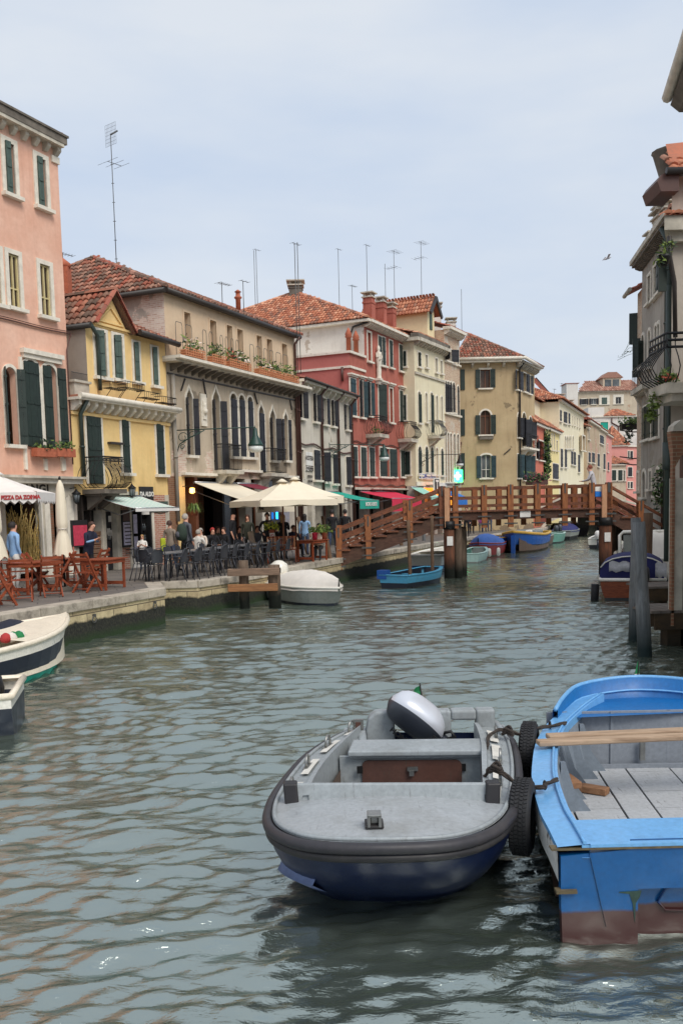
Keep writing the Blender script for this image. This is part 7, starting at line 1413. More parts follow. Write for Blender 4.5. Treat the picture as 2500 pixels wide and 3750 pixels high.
def grey_boat():
 t = thing('grey_motorboat', 'grey decked motorboat with navy hull, black rubber rim and silver outboard, moored in the foreground', 'boat', (.4, 7, 0))
 R_ = [(.12,8.85,.6),(-.12,8.45,.6),(-.33,7.95,.6),(-.46,7.4,.6),(-.55,6.8,.61),(-.57,6.35,.63),(-.54,6.0,.65),(-.45,5.7,.67),(-.3,5.46,.69),(-.1,5.34,.7),(.15,5.29,.705),(.4,5.30,.7),(.62,5.36,.69),(.82,5.52,.675),(1.0,5.78,.66),(1.15,6.15,.64),(1.27,6.6,.62),(1.38,7.1,.6),(1.48,7.7,.6),(1.54,8.25,.6),(1.52,8.7,.6)]
 R_ = catmull([(x, y+(.1*(6-y)/.71 if y < 6 else 0), z) for x, y, z in R_], 3); n = len(R_)   # travels left-stern -> bow -> right-stern; inward is to the left of travel (+nn)
 def frac(i): return i/(n-1)
 rows = []; c0 = V((.36,6.7,0))
 for dz, ins, be in ((-.06,.02,.0),(-.2,.04,.07),(-.36,.09,.25),(-.52,.16,.52),(-.66,.24,.8),(-.9,.4,1.1)):
  row = []
  for p in R_:
   w = max(0, (8.85-p.y)/3.55)**1.5; xc = .42+(p.y-5.3)*.09; kx = 1 - ins*.95; row.append(V((xc+(p.x-xc)*kx, p.y+be*.95*w, p.z+dz)))
  rows.append(row)
 mb = MB(); mb.smooth = True; mb.mat('hull_navy'); mb.grid(rows); c = V((.45,7.4,-.3))
 last = rows[-1]
 for i in range(n-1): mb.face([mb.vert(last[i]), mb.vert(last[i+1]), mb.vert(c)])
 mb.smooth = False; mb.poly([rows[0][0], rows[0][-1], rows[3][-1], rows[3][0]]); mb.build('hull', None, t)
 mb = MB(); mb.smooth = True; mb.mat('chine_blue'); i0 = int(n*.32); i1 = int(n*.44); A = rows[2][i0:i1]; B = rows[3][i0:i1]; A = [p+V((-.05,-.03,0)) for p in A]; m = len(A)
 mb.grid([[p+V((.05,.03,.1)) for p in A], A, [p+V((-.01,0,.0)) for p in B]]); mb.build('spray_rail', None, t)
 mb = MB(); mb.mat('rubber'); mb.tube([p+V((0,0,-.03)) for p in inset(R_, .012)], .038, 10); mb.mat('rubber2'); mb.tube([p+V((0,0,-.092)) for p in inset(R_, .022)], .03, 10); mb.build('rubber_rim', None, t)
 outer = inset(R_, .045); cl, cr = V((-.42,6.47,.64)), V((1.12,6.36,.63)); j0 = min(range(n//2), key=lambda i: abs(outer[i].y-6.47)); j1 = max(range(n//2, n), key=lambda i: -abs(outer[i].y-6.36))
 mb = MB(); mb.smooth = True; mb.mat('gel_deck'); bow = outer[j0:j1+1]; m = len(bow); rows = []
 for r in range(7):
  f = r/6; row = []
  for k, p in enumerate(bow):
   q_ = cl.lerp(cr, k/(m-1)); w = p.lerp(q_, f); w.z += .045*math.sin(PI*min(1,f*1.0)*.5)*math.sin(PI*k/(m-1)); row.append(w)
  rows.append(row)
 mb.grid(rows); mb.build('foredeck', None, t)
 mb = MB(); mb.mat('gel_grey'); mb.tube([p+V((0,0,.012)) for p in inset(R_, .06)], .016, 6); mb.build('toe_rail', None, t)
 inL = [V(p) for p in ((-.27,6.42,.66),(-.25,6.8,.66),(-.17,7.3,.66),(-.05,7.8,.66),(.08,8.25,.66),(.15,8.5,.66))]; inR = [V(p) for p in ((.98,6.34,.66),(1.03,6.75,.66),(1.1,7.25,.66),(1.18,7.8,.66),(1.22,8.3,.66),(1.22,8.5,.66))]
 for side, inn, rng in ((0, inL, range(j0, -1, -1)), (1, inR, range(j1, n))):
  O_ = [outer[i] for i in rng]; inn2 = catmull(inn, max(1, 6)); m = len(O_)
  def samp(P, f): x = f*(len(P)-1); i = min(int(x), len(P)-2); return P[i].lerp(P[i+1], x-i)
  A = [samp(O_, k/24) for k in range(25)]; B = [samp(inn2, k/24) for k in range(25)]
  mb = MB(); mb.smooth = True; mb.mat('gel_grey'); C = [b+V((0,0,.035)) for b in B]; D = [b.lerp(a, .16)+V((0,0,.035)) for a, b in zip(A, B)]; E = [b.lerp(a, .2)+V((0,0,-.01)) for a, b in zip(A, B)]
  G = [c+V((0,0,-.12)) for c in C]; G2 = [c+V((0,0,-.5)) for c in C]; rows = [A, E, D, C, G, G2]
  if side: rows = rows[::-1]
  mb.smooth = False; mb.grid(rows); mb.build('side_deck', None, t)
  mb = MB(); mb.mat('nonslip')
  for k0 in (1, 7, 13, 19) if side == 0 else (0, 6, 11, 16):
   for k in range(k0, k0+4):
    a, b = A[k], A[k+1]; c, d = B[k], B[k+1]; q4 = [a.lerp(c, .38), b.lerp(d, .38), b.lerp(d, .66), a.lerp(c, .66)]; q4 = [p+V((0,0,.014)) for p in q4]; mb.poly(q4 if side else q4[::-1])
  mb.build('nonslip_strip', None, t)
  for k in ((3,9,15,21) if side == 0 else (5,11,18)):
   c = A[k].lerp(B[k], .42)+V((0,0,.01)); d = (A[k+1]-A[k]).normalized(); mb = MB(); mb.tube([c - d*.05 + V((0,0,0)), c - d*.05 + V((0,0,.05)), c - d*.035+V((0,0,.085)), c + V((0,0,.1)), c + d*.035+V((0,0,.085)), c + d*.05 + V((0,0,.05)), c + d*.05], .011, 6); mb.obox(c-d*.09-V((.02,0,.0)), d*.18, V((.04,0,0)), V((0,0,.01))); mb.build('rail_hoop', 'steel', t)
 mb = MB(); mb.mat('gel_grey'); a, b = V((-.37,6.43,.62)), V((1.03,6.33,.62)); d = (b-a); nn = V((0,1,0)); mb.prism([a, b, b+V((0,.04,.145)), a+V((0,.04,.145))], V((0,.035,0))); o = mb.build('coaming', None, t); mod_bevel(o, .01)
 for c in (a+V((-.02,0,.07)), b+V((-.0,0,.07))):
  mb = MB(); mb.obox(c+V((-.05,-.04,-.08)), V((.1,0,0)), V((0,.1,0)), V((.015 if c.x > 0 else -.015,.03,.17))); mod_bevel(mb.build('corner_block', 'rubber2', t), .012)
 c = atz(1370, 3022, .72); mb = MB(); mb.mat('rubber2'); mb.box(c+V((0,.03,.0)), (.12,.15,.02)); mb.mat('steel'); mb.box(c+V((-.035,0,.04)), (.02,.1,.08)); mb.box(c+V((.035,0,.04)), (.02,.1,.08)); mb.box(c+V((0,0,.075)), (.09,.1,.02)); mb.box(c+V((0,.02,.03)), (.05,.05,.04)); mod_bevel(mb.build('bow_cleat', None, t), .006)
 mb = MB(); mb.mat('grey_inner'); mb.poly([V((-.25,6.45,.12)), V((1.0,6.36,.12)), V((1.2,8.3,.12)), V((.1,8.4,.12))]); mb.mat('boat_brown'); mb.poly([V((-.27,6.45,.14)), V((-.04,7.75,.14)), V((-.04,7.75,.5)), V((-.27,6.45,.5))]); mb.build('cockpit_floor', None, t)
 y0 = 7.72; mb = MB(); mb.mat('gel_grey'); mb.obox(V((-.05,y0,.12)), V((1.2,-.06,0)), V((0,.04,0)), V((0,0,.49))); mb.build('bulkhead', None, t)
 mb = MB(); mb.mat('gel_grey'); mb.obox(V((.02,y0-.09,.63)), V((1.17,-.06,0)), V((.05,.4,0)), V((0,0,.05))); mb.obox(V((.04,y0-.05,.60)), V((1.13,-.06,0)), V((.02,.2,0)), V((0,0,.03))); mod_bevel(mb.build('stern_locker_lid', None, t), .02, 3)
 mb = MB(); mb.mat('panel_brown'); px0, px1 = .14, .99; pts = []
 for (cx_, cz, a0) in ((px1-.05,.53,0),(px0+.05,.53,90),(px0+.05,.17,180),(px1-.05,.17,270)):
  for k in range(5): an = math.radians(a0+k*22.5); pts.append(V((cx_+.05*math.cos(an), y0-.012-.06*(cx_+.05*math.cos(an)-.0)/1.2, cz+.05*math.sin(an))))
 mb.prism(pts, V((0,-.018,0))); d = mb.build('locker_door', None, t)
 mb = MB(); mb.mat('steel'); mb.box((.57,y0-.075,.51), (.09,.02,.035)); mb.box((.56,y0-.085,.475), (.04,.02,.045)); mb.build('hasp', None, d)
 for x in (.12,1.0): mb = MB(); mb.box((x,y0-.065,.51), (.05,.02,.06)); mb.build('hinge', 'iron_black', d)
 mb = MB(); mb.mat('gel_grey'); Y = 8.62
 def wing(x0, x1, ztop, flip):
  pts = [(x0,.3),(x1,.3),(x1,ztop),(x0+(x1-x0)*.35,ztop),(x0+(x1-x0)*.1,ztop-.06),(x0,ztop-.2)]
  if flip: pts = [(x0+x1-p[0], p[1]) for p in pts]
  mb.prism([V((x,Y,z)) for x, z in pts], V((0,.16,0)))
 wing(.2,.48,.79,False); mb.prism([V((.2,8.2,.3)), V((.2,8.2,.62)), V((.2,8.62,.62)), V((.2,8.62,.3))], V((-.08,0,0))); mod_bevel(mb.build('transom_wing', None, t), .025, 3); mb = MB(); mb.mat('gel_grey')
 Yr = 8.6
 for bx in ((.82,1.02,.3,.79),(1.26,1.44,.3,.79),(1.02,1.26,.3,.44),(1.02,1.26,.69,.79)): mb.prism([V((bx[0],Yr,bx[2])), V((bx[1],Yr,bx[2])), V((bx[1],Yr,bx[3]-.0)), V((bx[0],Yr,bx[3]))], V((0,.16,0)))
 mb.prism([V((1.44,8.3,.45)), V((1.5,8.3,.45)), V((1.5,8.78,.45)), V((1.44,8.78,.45))], V((0,0,.2))); mod_bevel(mb.build('transom_wing', None, t), .025, 3)
 mb = MB(); mb.mat('gel_grey'); mb.poly([V((-.05,8.2,.6)), V((.2,8.2,.6)), V((.2,8.8,.6)), V((.0,8.8,.6))]); mb.poly([V((1.44,8.2,.6)), V((1.55,8.2,.6)), V((1.55,8.78,.6)), V((1.44,8.78,.6))]); mb.build('stern_deck', None, t)
 mb = MB(); c = V((.13,8.66,.66)); mb.mat('steel'); mb.box(c, (.1,.04,.11)); mb.mat('panel_brown'); mb.box(c+V((0,-.025,0)), (.05,.01,.06)); mb.build('stern_bracket', None, t)
 a = V((.46,0,-.38)).normalized(); b_ = V((.38,-.35,.46)); b_ = (b_ - a*b_.dot(a)).normalized(); c_ = a.cross(b_); C = aty(1522, 2632, 8.55); mb = MB(); mb.smooth = True
 rings = []; NS = 14; NR = 20
 for i in range(NS+1):
  u_ = -1+2*i/NS; s_ = max(.02, (1-abs(u_)**3.2))**.42
  if u_ > .35: s_ *= 1-.35*(u_-.35)
  rings.append([mb.vert(C + a*u_*.31 + b_*(math.copysign(abs(math.cos(2*PI*k/NR))**.72, math.cos(2*PI*k/NR))*.175*s_ + .03*(1-u_*u_)) + c_*(math.copysign(abs(math.sin(2*PI*k/NR))**.72, math.sin(2*PI*k/NR))*.165*s_)) for k in range(NR)])
 for A2, B2 in zip(rings, rings[1:]):
  for k in range(NR): mb.mat('engine_dark' if (b_*math.cos(2*PI*(k+.5)/NR)+c_*math.sin(2*PI*(k+.5)/NR)).dot(V((-.6,-.25,-.76))) > .3 else 'engine_silver'); mb.face([A2[k], A2[(k+1)%NR], B2[(k+1)%NR], B2[k]])
 mb.mat('engine_dark'); mb.face(rings[0][::-1]); mb.face(rings[-1]); mb.smooth = False; eng = mb.build('outboard_motor', None, t)
 text('HONDA', .07, 'sign_black', eng, C + b_*-.02 - c_*.0 + (a.cross(V((0,-1,.1))))*0 + V((-.13,-.2,-.125)), a, (.35,-.25,.55), sx=1.1, bold=.003, ext=.002)
 mb = MB(); mb.mat('engine_dark'); p = C + a*.3; mb.tube([p, p+V((.08,-.03,-.05)), p+V((.2,-.07,-.07))], .035, 8, rads=[.06,.045,.03]); mb.tube([p+V((.16,-.06,-.06)), p+V((.36,-.1,-.1))], .026, 8); mb.mat('sign_black'); mb.tube([p+V((.34,-.1,-.098)), p+V((.5,-.13,-.12))], .032, 8); mb.tube([p+V((.02,-.02,.05)), p+V((.09,-.08,.08)), p+V((.13,-.08,.03)), p+V((.06,-.05,.0))], .016, 6); mb.tube([p+V((-.06,-.02,-.05)), p+V((.02,.02,-.2)), p+V((.0,.05,-.4))], .05, 8); mb.build('tiller', None, eng)
 mb = MB(); mb.mat('sign_black'); q_ = C + a*.2 - b_*.02 + c_*0;
 for dx in (0,): mb.obox(q_ + V((-.02,-.21,-.02)), a*.09, V((.02,-.01,.05)), V((0,.02,0)))
 mb.build('cowl_vent', None, eng)
 mb = MB(); mb.mat('engine_dark'); mb.tube([C + a*.22 - b_*.12, C + a*.3 - b_*.38 + V((0,.1,-.1)), C + V((.1,.35,-.35))], .07, 8); mb.build('leg', None, eng)
 f = thing('boat_flag', 'small faded tricolour flag on a staff behind the silver outboard', 'flag', aty(1552,2602,8.95)); p0, p1 = aty(1554,2625,8.95), aty(1536,2502,8.95); mb = MB(); mb.tube([p0, p1], .008, 5); mb.build('staff', 'iron_black', f)
 mb = MB(); mb.smooth = True; cols = ('flag_green','flag_green','flag_white','flag_white','flag_red'); top = p0.lerp(p1, .93); bot = p0.lerp(p1, .2)
 for k in range(5):
  f0, f1 = k/5, (k+1)/5; mb.mat(cols[k])
  def q5(f_, s): base = top.lerp(bot, f_); return base + V((-.02-.085*math.sin(PI*min(1,f_*.75+.1)), .02*math.sin(f_*9), -.02))*s
  mb.grid([[q5(f0,s) for s in (0,.5,1)], [q5(f1,s) for s in (0,.5,1)]])
 mb.build('cloth', None, f)
 return t
grey_boat()
def blue_boat():
 t = thing('blue_wooden_boat', 'bright blue open wooden work boat with grey boards, cropped by the right edge', 'boat', (2.4, 7.5, 0))
 Lp = [(1.30,5.50,.62),(1.32,5.85,.62),(1.34,6.22,.62),(1.43,6.88,.62),(1.54,7.39,.62),(1.67,7.89,.63),(1.85,8.4,.64),(2.02,8.74,.66),(2.3,9.2,.69),(2.56,9.55,.72)]
 Lc = catmull(Lp, 3); W = [1.9,2.05,2.18,2.3,2.34,2.3,2.16,2.0,1.7,1.35]
 def wat(y):
  ys = [p[1] for p in Lp]
  for i in range(len(ys)-1):
   if ys[i] <= y <= ys[i+1]: f = (y-ys[i])/(ys[i+1]-ys[i]); return W[i]+(W[i+1]-W[i])*f
  return W[-1] if y > ys[-1] else W[0]
 Rc = [V((p.x+wat(p.y), p.y, p.z)) for p in Lc]
 for side, P in ((-1, Lc), (1, Rc)):
  nin = [p for p in inset(P, -.2 if side < 0 else .2)];
  mb = MB(); mb.mat('blue_cap'); A = P; B = nin;
  rows = [[p+V((0,0,-.035)) for p in A], A, [b+V((0,0,.02)) for b in B], [b+V((0,0,-.07)) for b in B], [b.lerp(a,.25)+V((0,0,-.07)) for a, b in zip(A,B)]]
  if side > 0: rows = rows[::-1]
  mb.grid(rows); mb.build('gunwale', None, t)
  mb = MB(); mb.mat('blue_cap'); C = [b.lerp(a,.17) + V((0,0,.028)) for a, b in zip(A,B)]; mb.tube(C, .012, 5); mb.build('gunwale_bead', None, t)
  sg = side; off = lambda Q, d, z: [V((p.x - sg*d, p.y, z(p))) for p in Q]
  mb = MB(); mb.smooth = True; mb.mat('white_strake'); m = len(P)
  S0 = [V((p.x-sg*-.0, p.y, p.z-.035)) for p in P]; S1 = [V((p.x - sg*.004, p.y, .40+.05*min(1,(p.y-5.5)/2.5))) for p in P]; rows = [S0, S1]
  mb.grid(rows if sg > 0 else rows[::-1]); mb.build('white_strake', None, t)
  H0 = [p.lerp(V((p.x - sg*.04, p.y, p.z)), 1.0) for p in S1]; H1 = [V((p.x - sg*.10, p.y, .2)) for p in P]; H2 = [V((p.x - sg*.22, p.y, -.1)) for p in P]; H3 = [V((p.x - sg*.5, p.y, -.4)) for p in P]; mb = MB(); mb.smooth = True; mb.mat('blue_low'); rows = [H0, H1, H2, H3]; mb.grid(rows if sg > 0 else rows[::-1]); mb.build('hull_side', None, t)
  I0 = [b+V((0,0,-.06)) for b in nin]; I1 = [V((b.x - sg*.1, b.y, .1)) for b in nin]; mb = MB(); mb.mat('grey_inner'); rows = [I0, I1]; mb.grid(rows if sg < 0 else rows[::-1]); mb.build('inner_planking', None, t)
  for y in (7.6,7.9,8.2,8.5,8.75):
   b = min(nin, key=lambda q_: abs(q_.y-y)); mb = MB(); mb.mat('grey_inner'); mb.prism([V((b.x+.01,y,.1)), V((b.x - sg*.28,y,.1)), V((b.x - sg*.12,y,.32)), V((b.x - sg*.05,y,b.z-.08)), V((b.x+.01,y,b.z-.08))], V((0,.045,0))); mb.build('rib', None, t)
 x0, x1 = 1.34, 3.16; mb = MB(); mb.mat('blue_transom'); y = 5.5
 def pan(xa, xb, z0, z1, yy, th=.06): mb.prism([V((xa,yy,z0)), V((xb,yy,z0)), V((xb,yy,z1)), V((xa,yy,z1))], V((0,th,0)))
 mb.prism([V((x0,y,-.35)), V((1.80,y,-.35)), V((1.80,y,.6)), V((x0-.02,y,.56)), V((x0-.02,y,.3))], V((0,.06,0))); pan(1.80, 2.7, -.35, .6, y+.10); pan(2.7, x1, -.35, .6, y); pan(1.80,2.7,.34,.6,y+.001,.098)
 tr = mb.build('transom', None, t)
 mb = MB(); mb.mat('blue_low'); mb.tube([V((1.95,y+.085,.22)), V((2.0,y+.085,.3)), V((2.15,y+.085,.34)), V((2.5,y+.085,.34))], .008, 5); mb.tube([V((1.95,y+.085,.22)), V((2.0,y+.085,.16)), V((2.5,y+.085,.14))], .008, 5); mb.build('rudder_seam', None, tr)
 mb = MB(); mb.mat('stain_green'); mb.prism([V((1.68,y-.003,.325)), V((1.82,y-.003,.33)), V((1.81,y-.003,.29)), V((1.785,y-.003,.25)), V((1.78,y-.003,.12)), V((1.765,y-.003,.25)), V((1.745,y-.003,.31)), V((1.68,y-.003,.32))], V((0,-.002,0))); mb.build('stain', None, tr)
 mb = MB(); mb.mat('brass_dirty'); mb.obox(V((1.26,y-.01,.60)), V((1.9,0,0)), V((0,.07,0)), V((0,0,.012))); mb.obox(V((1.285,y-.03,.33)), V((.13,0,0)), V((0,.06,0)), V((0,0,.02))); mb.build('metal_edge', None, tr)
 mb = MB(); mb.mat('blue_cap'); mb.obox(V((1.45,y-.005,.613)), V((1.75,0,0)), V((0,.05,0)), V((0,0,.02))); mb.obox(V((1.5,5.84,.50)), V((1.6,0,0)), V((0,.42,0)), V((0,0,.02))); mb.mat('blue_deep'); mb.obox(V((1.45,5.56,.44)), V((1.7,0,0)), V((0,.28,0)), V((0,0,.02))); mb.obox(V((1.5,5.83,.2)), V((1.6,0,0)), V((0,-.02,0)), V((0,0,.30))); mb.build('stern_shelf', None, t)
 mb = MB(); mb.mat('grey_boards'); rn = random.Random(2)
 for x in (1.5,1.82,2.24,2.52,2.95):
  w = {1.5:.3,1.82:.4,2.24:.26,2.52:.41,2.95:.6}[x]; yy = 6.3; j = rn.uniform(0,.3)
  if x == 2.24: mb.obox(V((x,6.3,.1)), V((w,0,0)), V((.25,2.6,0)), V((0,0,.02))); continue
  while yy < 8.9:
   l = rn.choice((.35,.45,.6,.75)); l = min(l, 8.9-yy); sh = (yy-6.3)*.096; mb.obox(V((x+sh,yy,.1)), V((w,0,0)), V((l*.096,l-.008,0)), V((0,0,.018+rn.uniform(-.003,.003)))); yy += l
 mb.build('floor_boards', None, t)
 mb = MB(); mb.mat('boat_brown'); mb.poly([V((1.4,6.0,.08)), V((3.4,6.0,.08)), V((3.7,8.95,.08)), V((1.9,8.95,.08))]); mb.build('bilge', None, t)
 mb = MB(); mb.mat('grey_ply'); yb = 8.9; mb.obox(V((2.0,yb,.1)), V((2.1,-.05,0)), V((0,.03,0)), V((0,0,.58)))
 for x in (2.62,3.18,3.6): mb.obox(V((x,yb-.03,.14)), V((.03,0,0)), V((0,.02,0)), V((0,0,.54)))
 mb.obox(V((2.25,yb-.07,.1)), V((1.9,-.05,0)), V((0,.03,0)), V((0,0,.06))); b = mb.build('bow_bulkhead', None, t)
 mb = MB(); mb.box((2.92,yb-.08,.3), (.05,.03,.2)); mb.build('door_latch', 'steel', b)
 arc = catmull([(2.02,8.74,.66),(2.2,9.1,.72),(2.45,9.45,.76),(2.9,9.62,.79),(3.3,9.62,.79),(3.7,9.4,.77),(4.0,8.9,.7)], 3); mb = MB(); mb.smooth = True; mb.mat('blue_deep'); inn = inset(arc, -.05)
 mb.grid([[p+V((0,0,-.35)) for p in arc], [p+V((0,0,.08)) for p in arc], [p+V((0,0,.08)) for p in inn], [p+V((0,0,-.3)) for p in inn]][::-1]); mb.mat('blue_cap'); mb.tube([p+V((0,-.0,-.05)) for p in inset(arc,-.055)], .012, 5); mb.tube([p+V((0,0,.085)) for p in inset(arc,-.025)], .022, 6); mb.build('bow_bulwark', None, t)
 mb = MB(); mb.smooth = True; mb.mat('blue_deep'); dk = [V((p.x,p.y,.66)) for p in inset(arc,-.03)]; mb.poly(dk); mb.smooth = True; mb.grid([[p+V((0,0,-.3)) for p in arc], [V((p.x,p.y-.3,-.3)) for p in arc]][::1]); mb.build('bow_deck', None, t)
 for k, (x, y, z, dz, lab) in enumerate(((1.66,7.72,.665,0,'nearer of two rough timber planks laid across the blue boat'),(1.78,7.88,.675,0,'farther of two rough timber planks laid across the blue boat'))):
  tt = thing('timber_plank', lab, 'plank', (x, y, z), 'planks on the blue boat'); mb = MB(); mb.mat('plank_grey'); mb.obox(V((x,y-.05,z)), V((2.6,.16,.01)), V((-.01,.12,0)), V((0,0,.045))); mod_bevel(mb.build('board', None, tt), .012, 2)
 for (a, b, lab) in (((2.13,8.15,.125),(2.34,8.0,.125),'short timber block lying on the grey floor boards'),((1.93,7.9,.3),(1.98,7.7,.28),'timber offcut wedged against the inner planking')):
  tt = thing('timber_block', lab, 'block', a, 'loose timber in the blue boat'); mb = MB(); mb.bar(V(a)+V((0,0,.03)), V(b)+V((0,0,.03)), .11, .06); mod_bevel(mb.build('block', 'block_wood', tt), .006)
 for px, py in ((1993,2885),(2012,2662)):
  c = atz(px, py, .66); mb = MB(); mb.tube([c+V((0,math.cos(i*PI/5)*.03,.02+math.sin(i*PI/5)*.03)) for i in range(11)], .009, 5); mb.build('mooring_eye', 'iron_black', t)
 f = thing('bow_flag', 'small green and white flag with a shield on the bow of the blue boat', 'flag', aty(2335,2500,9.9)); p0, p1 = aty(2330,2515,9.9), aty(2338,2420,9.9); mb = MB(); mb.tube([p0,p1], .008, 5); mb.build('staff', 'iron_black', f)
 mb = MB()
 for k, m_ in enumerate(('flag_green','flag_green','flag_white','flag_red')):
  f0, f1 = k/4, (k+1)/4; mb.mat(m_); tp, bt = p1, p0; q5 = lambda f_, s: tp.lerp(bt, f_) + V(((-.02 + .05*s)*(.3+f_), .01*math.sin(s*4), 0)); mb.grid([[q5(f0,s) for s in (-.6,0,.8)], [q5(f1,s) for s in (-.6,0,.8)]])
 mb.build('cloth', None, f)
plain('stain_green', (44,66,58), .7, var=.4, scale=20); plain('brass_dirty', (96,84,60), .6, var=.3, scale=20)
blue_boat()
def tyre(lab, c, R0, w, rz):
 t = thing('tyre_fender', lab, 'tyre', c, 'tyres hung between the two front boats'); mb = MB(); mb.smooth = True; n = 36; prof = []; c = V(c)
 ax = V((math.cos(rz), math.sin(rz), 0)); e = V((-ax.y, ax.x, 0))
 pr = [(-.5,.66),(-.52,.8),(-.48,.92),(-.38,.985),(-.2,1.0),(.2,1.0),(.38,.985),(.48,.92),(.52,.8),(.5,.66)]
 rows = [[c + ax*(a*w) + (e*math.cos(2*PI*k/n) + V((0,0,1))*math.sin(2*PI*k/n))*R0*r for a, r in pr] for k in range(n+1)]
 mb.grid(rows); mb.grid([[c + ax*(a*w) + (e*math.cos(2*PI*k/n) + V((0,0,1))*math.sin(2*PI*k/n))*R0*r for a, r in ((.5,.66),(.4,.72),(-.4,.72),(-.5,.66))] for k in range(n+1)])
 mb.smooth = False
 for k in range(56):
  a = 2*PI*k/56; d = (e*math.cos(a) + V((0,0,1))*math.sin(a)); tg = (e*-math.sin(a) + V((0,0,1))*math.cos(a))
  for s, sk in ((-.3,.35),(-.1,-.35),(.1,.35),(.3,-.35)): mb.obox(c + ax*(w*(s-.08)) + d*(R0-.002) - tg*.012, ax*w*.15 + tg*sk*.02, tg*.02, d*.009)
 mb.build('tread', 'tyre', t); return t
tyre('nearer tyre fender wedged upright between grey and blue boats', (1.265,6.42,.5), .27, .15, -.32)
tyre('farther tyre fender wedged upright between grey and blue boats', (1.70,8.3,.46), .27, .15, -.3)
def rope(lab, pts, r=.012, m='rope_dark', knot=None):
 t = thing('mooring_rope', lab, 'rope', pts[0], 'ropes between the two front boats'); mb = MB()
 P = catmull(pts, 6); mb.tube(P, r, 6); mb.tube([p + V((.012*math.sin(i*.9), .012*math.cos(i*.9), .012)) for i, p in enumerate(P)], r*.9, 6)
 if knot:
  for k in range(3): c = V(knot); mb.tube([c+V((math.cos(i*PI/6)*(.05-.008*k), math.sin(i*PI/6)*(.04+.012*k), .02*k + .015*math.sin(i))) for i in range(13)], r, 6)
 mb.build('strand', m, t)
c1 = atz(1815, 2848, .7); c2 = atz(1993, 2885, .68); c3 = atz(1770, 2850, .68)
rope('black rope knotted on the grey boat, tied to the near eye of the blue boat', [c3, (c3+c1)/2+V((0,0,.06)), c1+V((0,0,.06)), c1.lerp(c2,.35)+V((0,0,.0)), c1.lerp(c2,.7)+V((0,0,-.02)), c2, c2+V((.03,.08,0)), atz(2040,2858,.66)], .012, knot=c1+V((0,0,.05)))
c4 = atz(1830, 2690, .68); c5 = atz(2012, 2662, .68)
rope('black rope from the stern hoops of the grey boat to the blue one', [atz(1782,2742,.66), atz(1790,2700,.7), c4+V((0,0,.04)), c4.lerp(c5,.4)+V((0,0,-.03)), c4.lerp(c5,.75), c5, atz(2070,2650,.68)], .012, knot=c4.lerp(c5,.15)+V((0,0,0)))
